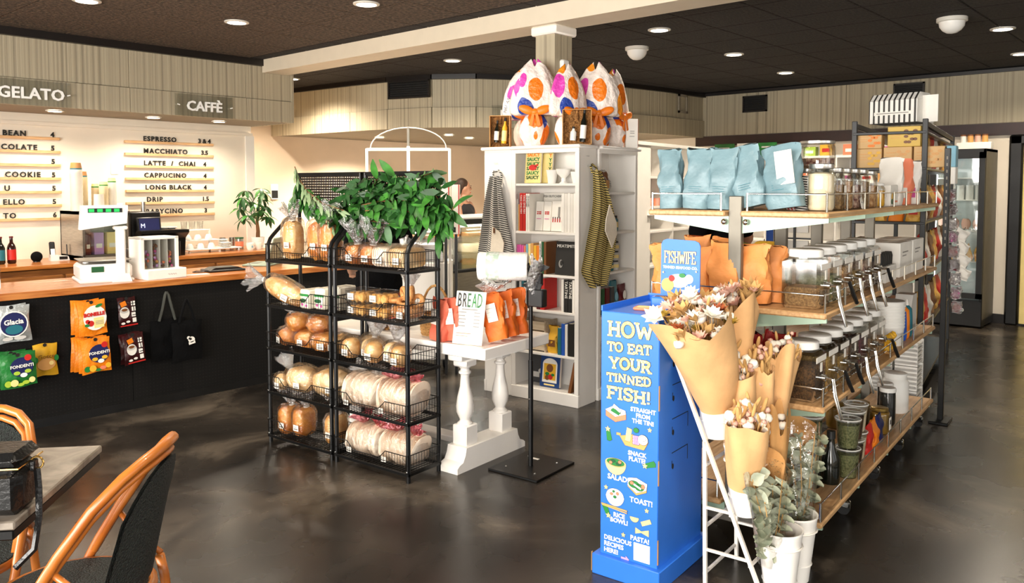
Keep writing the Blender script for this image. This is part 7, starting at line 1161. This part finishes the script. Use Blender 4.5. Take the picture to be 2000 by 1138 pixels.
# ================================================================ PEOPLE
def bake(name,mb,m_,parent,vox=.013,it=6):
    me=bpy.data.meshes.new(name); me.from_pydata(mb.v,[],mb.f); o=bpy.data.objects.new(name,me); COL.objects.link(o); r=o.modifiers.new('r','REMESH'); r.mode='VOXEL'; r.voxel_size=vox; s=o.modifiers.new('s','SMOOTH'); s.iterations=it; s.factor=.5
    bpy.context.view_layer.update(); me2=bpy.data.meshes.new_from_object(o.evaluated_get(bpy.context.evaluated_depsgraph_get())); bpy.data.objects.remove(o); me2.materials.clear(); me2.materials.append(M[m_]); me2.polygons.foreach_set('use_smooth',[True]*len(me2.polygons)); return LINK(name,me2,parent)
def cap(mb,a,b,r0,r1=None,sx=1):
    r1=r0 if r1 is None else r1; mb.cyl(a,b,r0,r1,n=14); mb.ball(a,r0*1.0,12,8); mb.ball(b,r1*1.0,12,8)
def person(label,loc,rz,hr,larm,rarm,top,top_m,sleeves,legs_m,hair,headyaw=0,scale=1,hat=None,apron=False):
    t=THING('person',label,'person',loc,rz); t.scale=(scale,)*3; b=MB()
    for s,arm in ((-1,larm),(1,rarm)):
        cap(b,(s*.09,0,.9),(s*.1,-.01,.49),.085,.058); cap(b,(s*.1,-.01,.49),(s*.1,.02,.09),.055,.04); cap(b,(s*.1,.02,.05),(s*.115,-.15,.035),.045,.035)
        sh=Vector((s*.175,0,1.37)); e,w_=Vector(arm[0]),Vector(arm[1]); cap(b,sh,e,.052,.042); cap(b,e,w_,.04,.028)
        d=(w_-e).normalized(); side=Vector((-s,0,0)); pl=w_+d*.07; cap(b,w_,pl,.03,.034)
        up=d.cross(side).normalized()
        for k in range(4):
            q=pl+side*(.024-.016*k)*-1+d*.02; m1=q+d*(.035-.004*abs(k-1.5))+up*.012; m2=m1+d*.018+up*.022; cap(b,q,m1,.0095,.009); cap(b,m1,m2,.009,.0075)
        th=w_+d*.03+side*.03; cap(b,th,th+side*.02+d*.035,.011,.009)
    cap(b,(0,0,.92),(0,.0,1.05),.135,.115); cap(b,(-.06,0,.92),(.06,0,.92),.12,.12); cap(b,(0,0,1.05),(0,-.005,1.24),.115,.13); cap(b,(-.1,0,1.3),(.1,0,1.3),.1,.1); cap(b,(-.16,0,1.37),(.16,0,1.37),.055,.055); cap(b,(0,.005,1.36),(0,-.012,1.47),.05,.046)
    H=Matrix.Translation((0,-.012,1.5))@Matrix.Rotation(headyaw,4,'Z')
    def hp(x,y,z): return tuple(H@Vector((x,y,z)))
    hb=MB(); hb.T=H; hb.ball((0,.01,.095),(.072,.09,.095),16,12); hb.ball((0,-.03,.03),(.052,.055,.055),14,10); hb.ball((0,-.098,.065),(.011,.02,.016),8,6); hb.ball((0,-.085,.09),(.010,.014,.03),8,6); hb.ball((0,-.075,-.008),(.024,.02,.016),8,6)
    for s in (-1,1): hb.ball((s*.074,.012,.075),(.01,.018,.028),8,6)
    b.v+=hb.v; n0=len(b.v)-len(hb.v); b.f+=[tuple(i+n0 for i in f) for f in hb.f]; b.mi+=hb.mi
    bake('body',b,'skin',t,.011,5)
    for s in (-1,1): OBJ('eye',MB().ball((0,0,0),(.011,.006,.006),8,6),'print_black',t,hp(s*.03,-.081,.085),(0,0,headyaw)); OBJ('eyebrow',MB().ball((0,0,0),(.018,.006,.004),8,5),hair,t,hp(s*.031,-.083,.107),(0,0,headyaw))
    OBJ('mouth',MB().ball((0,0,0),(.021,.005,.007),8,5),'print_red',t,hp(0,-.088,.025),(0,0,headyaw))
    hm=MB(); hm.T=H; hm.ball((0,.028,.115),(.08,.088,.092),16,12); hm.ball((0,.07,.05),(.06,.045,.06),12,8)
    if hat: hm.ball((0,.02,.14),(.088,.1,.075),16,10)
    else: hm.ball((0,.115,.1),(.035,.03,.035),10,8)
    bake('hat' if hat else 'hair',hm,hair,t,.012,4)
    c=MB(); cap(c,(0,0,.93),(0,.0,1.05),.148,.128); cap(c,(0,0,1.05),(0,-.005,1.24),.128,.143); cap(c,(-.1,0,1.29),(.1,0,1.29),.112,.112)
    if sleeves:
        cap(c,(-.16,0,1.37),(.16,0,1.37),.068,.068)
        for s,arm in ((-1,larm),(1,rarm)): sh=Vector((s*.175,0,1.37)); e=Vector(arm[0]); cap(c,sh,sh.lerp(e,.75),.07,.062)
    else:
        for s in (-1,1): cap(c,(s*.085,-.07,1.3),(s*.075,.0,1.425),.03,.022); cap(c,(s*.075,.0,1.425),(s*.08,.07,1.3),.022,.03)
    bake(top,c,top_m,t,.014,5)
    c=MB()
    for s in (-1,1): cap(c,(s*.09,0,.9),(s*.1,-.01,.49),.1,.072); cap(c,(s*.1,-.01,.49),(s*.1,.02,.1),.07,.058)
    cap(c,(-.05,0,.93),(.05,0,.93),.138,.138); bake('trousers',c,legs_m,t,.015,5)
    for s in (-1,1): OBJ('shoe',MB().ball((0,0,0),(.05,.13,.045),12,8,lambda p:Vector((p.x,p.y,max(p.z,-.6)))),'black_plastic',t,(s*.108,-.06,.03))
    return t
C('grey_cloth','#2b2b2e',.85)
person('woman with brown hair in dark tank top smiling behind the deli case',(6.93,7.04,.03),R(20),1,((-.24,-.1,1.12),(-.1,-.27,1.2)),((.24,-.1,1.12),(.1,-.28,1.2)),'tank_top','grey_cloth',False,'black_cloth','hair_brown',R(48),.985)
t=THING('wrapped_cheese','white wrapped parcel held by the woman behind the deli','parcel',(7.05,6.73,1.25),R(20)); OBJ('parcel',wrinkle_blob(.09,.05,.05,.7,3,.25),'crinkle',t); OBJ('parcel_core',wrinkle_blob(.075,.04,.04,.7,4,.2),'petal_white',t)
person('person in black standing behind the bread racks, head hidden by the garland',(3.93,4.91,0),R(150),1,((-.25,-.02,1.1),(-.2,-.2,1.0)),((.25,-.02,1.1),(.2,-.2,1.0)),'t_shirt','black_cloth',True,'black_cloth','hair_brown',0,.97)
person('person in black shirt and dark cap behind the gondola, arms slightly out',(5.38,2.80,0),R(170),1,((-.28,.0,1.13),(-.26,-.12,.9)),((.28,.0,1.13),(.26,-.12,.9)),'t_shirt','black_cloth',True,'black_cloth','black_cloth',0,1.08,True)
# ================================================================ TABLE AND BISTRO CHAIRS IN FRONT
C('rattan','#9e5116',.38,col2='#bd6f28',scale=5,coat=.3,stretch=(1,1,1)); C('woven_black','#0c0f0d',.6,col2='#1c2620',scale=120,bump=.9,bscale=170); C('rattan_band','#c98b56',.5)
def bistro_chair(label,loc,rz,s=1):
    t=THING('bistro_chair',label,'chair',loc,rz,'rattan bistro chairs'); t.scale=(s,)*3
    half=[(-.23,-.26,.0),(-.232,-.2,.14),(-.235,-.1,.35),(-.236,-.02,.5),(-.23,.07,.645),(-.21,.155,.765),(-.17,.225,.84),(-.12,.265,.873),(-.06,.288,.888),(0,.295,.892)]
    hp=half+[(-x,y,z) for x,y,z in half[-2::-1]]
    OBJ('hoop',MB().tube(hp,.0155,10),'rattan',t,smooth=180); OBJ('inner_hoop',MB().tube([(x*.93,y-.008,z-.032) for x,y,z in hp[3:-3]],.012,8),'rattan',t,smooth=180)
    for sx in (-1,1):
        OBJ('foot_cap',MB().cyl((sx*.23,-.26,0),(sx*.23,-.255,.02),.018,n=12),'black_plastic',t); OBJ('rear_leg',MB().tube([(sx*.165,.2,.47),(sx*.175,.21,.4),(sx*.185,.225,.22),(sx*.19,.28,0)],.015,10),'rattan',t,smooth=180)
        OBJ('arm_brace',MB().tube([(sx*.222,.05,.6),(sx*.2,.12,.52),(sx*.18,.2,.47)],.010,8),'rattan',t,smooth=180); OBJ('joint_wrap',MB().lathe([(.0185,-.02),(.0185,.02)],n=12),'rattan_band',t,(sx*.235,-.1,.35)); OBJ('side_stretcher',MB().tube([(sx*.233,-.18,.2),(sx*.185,.23,.22)],.009,8),'rattan',t)
    OBJ('seat_ring',MB().tube([(.215*cos(a*PI/12),.005+.215*sin(a*PI/12)*1.03,.435) for a in range(24)],.014,8,closed=True),'rattan',t,smooth=180); OBJ('seat',MB().lathe([(.01,.43),(.2,.43),(.212,.44),(.205,.45),(.1,.452),(.01,.452)],n=28),'woven_black',t)
    def pan(u,v,o=0):
        x=(u-.5)*2; zt=.845-.13*abs(x)**2.4; z=.47+(zt-.47)*v; yb=.21+.075*v; return (x*.19*(.95+.05*v),yb-.06*x*x+o,z)
    mb=MB().grid(13,10,lambda u,v:pan(u,v,0)); mb2=MB().grid(13,10,lambda u,v:pan(1-u,v,.012)); OBJ('woven_back',join(mb,mb2),'woven_black',t,smooth=180)
    C_='ink_white'
    for k in range(5): OBJ('weave_stitch',MB().box(-.0015,.0015,-.001,.001,-.010,.010),'ink_lightgrey',t,(-.172,.192+.012*k,.56+.045*k)); OBJ('weave_stitch',MB().box(-.0015,.0015,-.001,.001,-.010,.010),'ink_lightgrey',t,(-.178,.19+.012*k,.565+.045*k))
    return t
bistro_chair('rattan bistro chair with black woven back in the left foreground',(.86,2.50,0),R(226),.965); bistro_chair('rattan bistro chair with green black woven back beyond the marble table',(.685,3.03,0),R(-40),.93)
C('marble','#a79d90',.2,col2='#5f564d',scale=4,lo=.35,hi=.7)
M['marble'].node_tree.nodes['Noise Texture'].inputs['Distortion'].default_value=2.2
t=THING('marble_table','square grey marble table with dark edge at the left edge of the photo','table',(.62,2.73,0),R(50)); OBJ('table_top',MB().rbox(-.31,.31,-.31,.31,.728,.752,.004),'marble',t); OBJ('top_edge',MB().rbox(-.305,.305,-.305,.305,.7,.728,.004),'black_metal',t); OBJ('column',MB().cyl((0,0,.03),(0,0,.7),.035,n=16),'black_metal',t); OBJ('base',MB().rbox(-.22,.22,-.22,.22,0,.03,.01),'black_metal',t)
C('black_leather','#101010',.28,var=.2,bump=.15,bscale=90); mat('brass','#c9a25a',.25,1,var=.05)
t=THING('leather_case','black leather zip case with brass ring standing on the marble table','case',(.655,2.415,.7525),R(-40)); OBJ('case_body',MB().rbox(-.085,.085,-.07,.07,0,.125,.022),'black_leather',t); l=OBJ('lid',MB().rbox(-.087,.087,-.072,.072,.128,.165,.02),'black_leather',t); OBJ('zip',MB().tube([(-.084,-.071,.127),(.084,-.071,.127),(.086,.07,.127)],.0025,5),'brass',t); OBJ('zip_pull',MB().rbox(.0,.012,-.079,-.074,.07,.125,.001),'black_leather',t)
OBJ('ring',MB().tube([(.1+.016*cos(a*PI/8),0,.12+.016*sin(a*PI/8)) for a in range(16)],.0028,6,closed=True),'brass',t); OBJ('strap',MB().tube([(.1,0,.105),(.105,-.005,.05),(.11,-.02,-.02),(.1,-.03,-.1),(.06,-.05,-.14)],.009,6),'black_leather',t); OBJ('strap_loop',MB().rbox(.085,.1,-.012,.012,.1,.13,.003),'black_leather',t)
t=THING('small_dish','small dish holding a pastry on the marble table behind the case','dish',(.62,2.80,.7525)); OBJ('dish',MB().lathe([(.03,0),(.06,.012),(.062,.016),(.03,.006)],n=20),'white_lacquer',t); OBJ('pastry',wrinkle_blob(.035,.03,.018,.8,2,.2),'crust_gold',t,(0,0,.024))
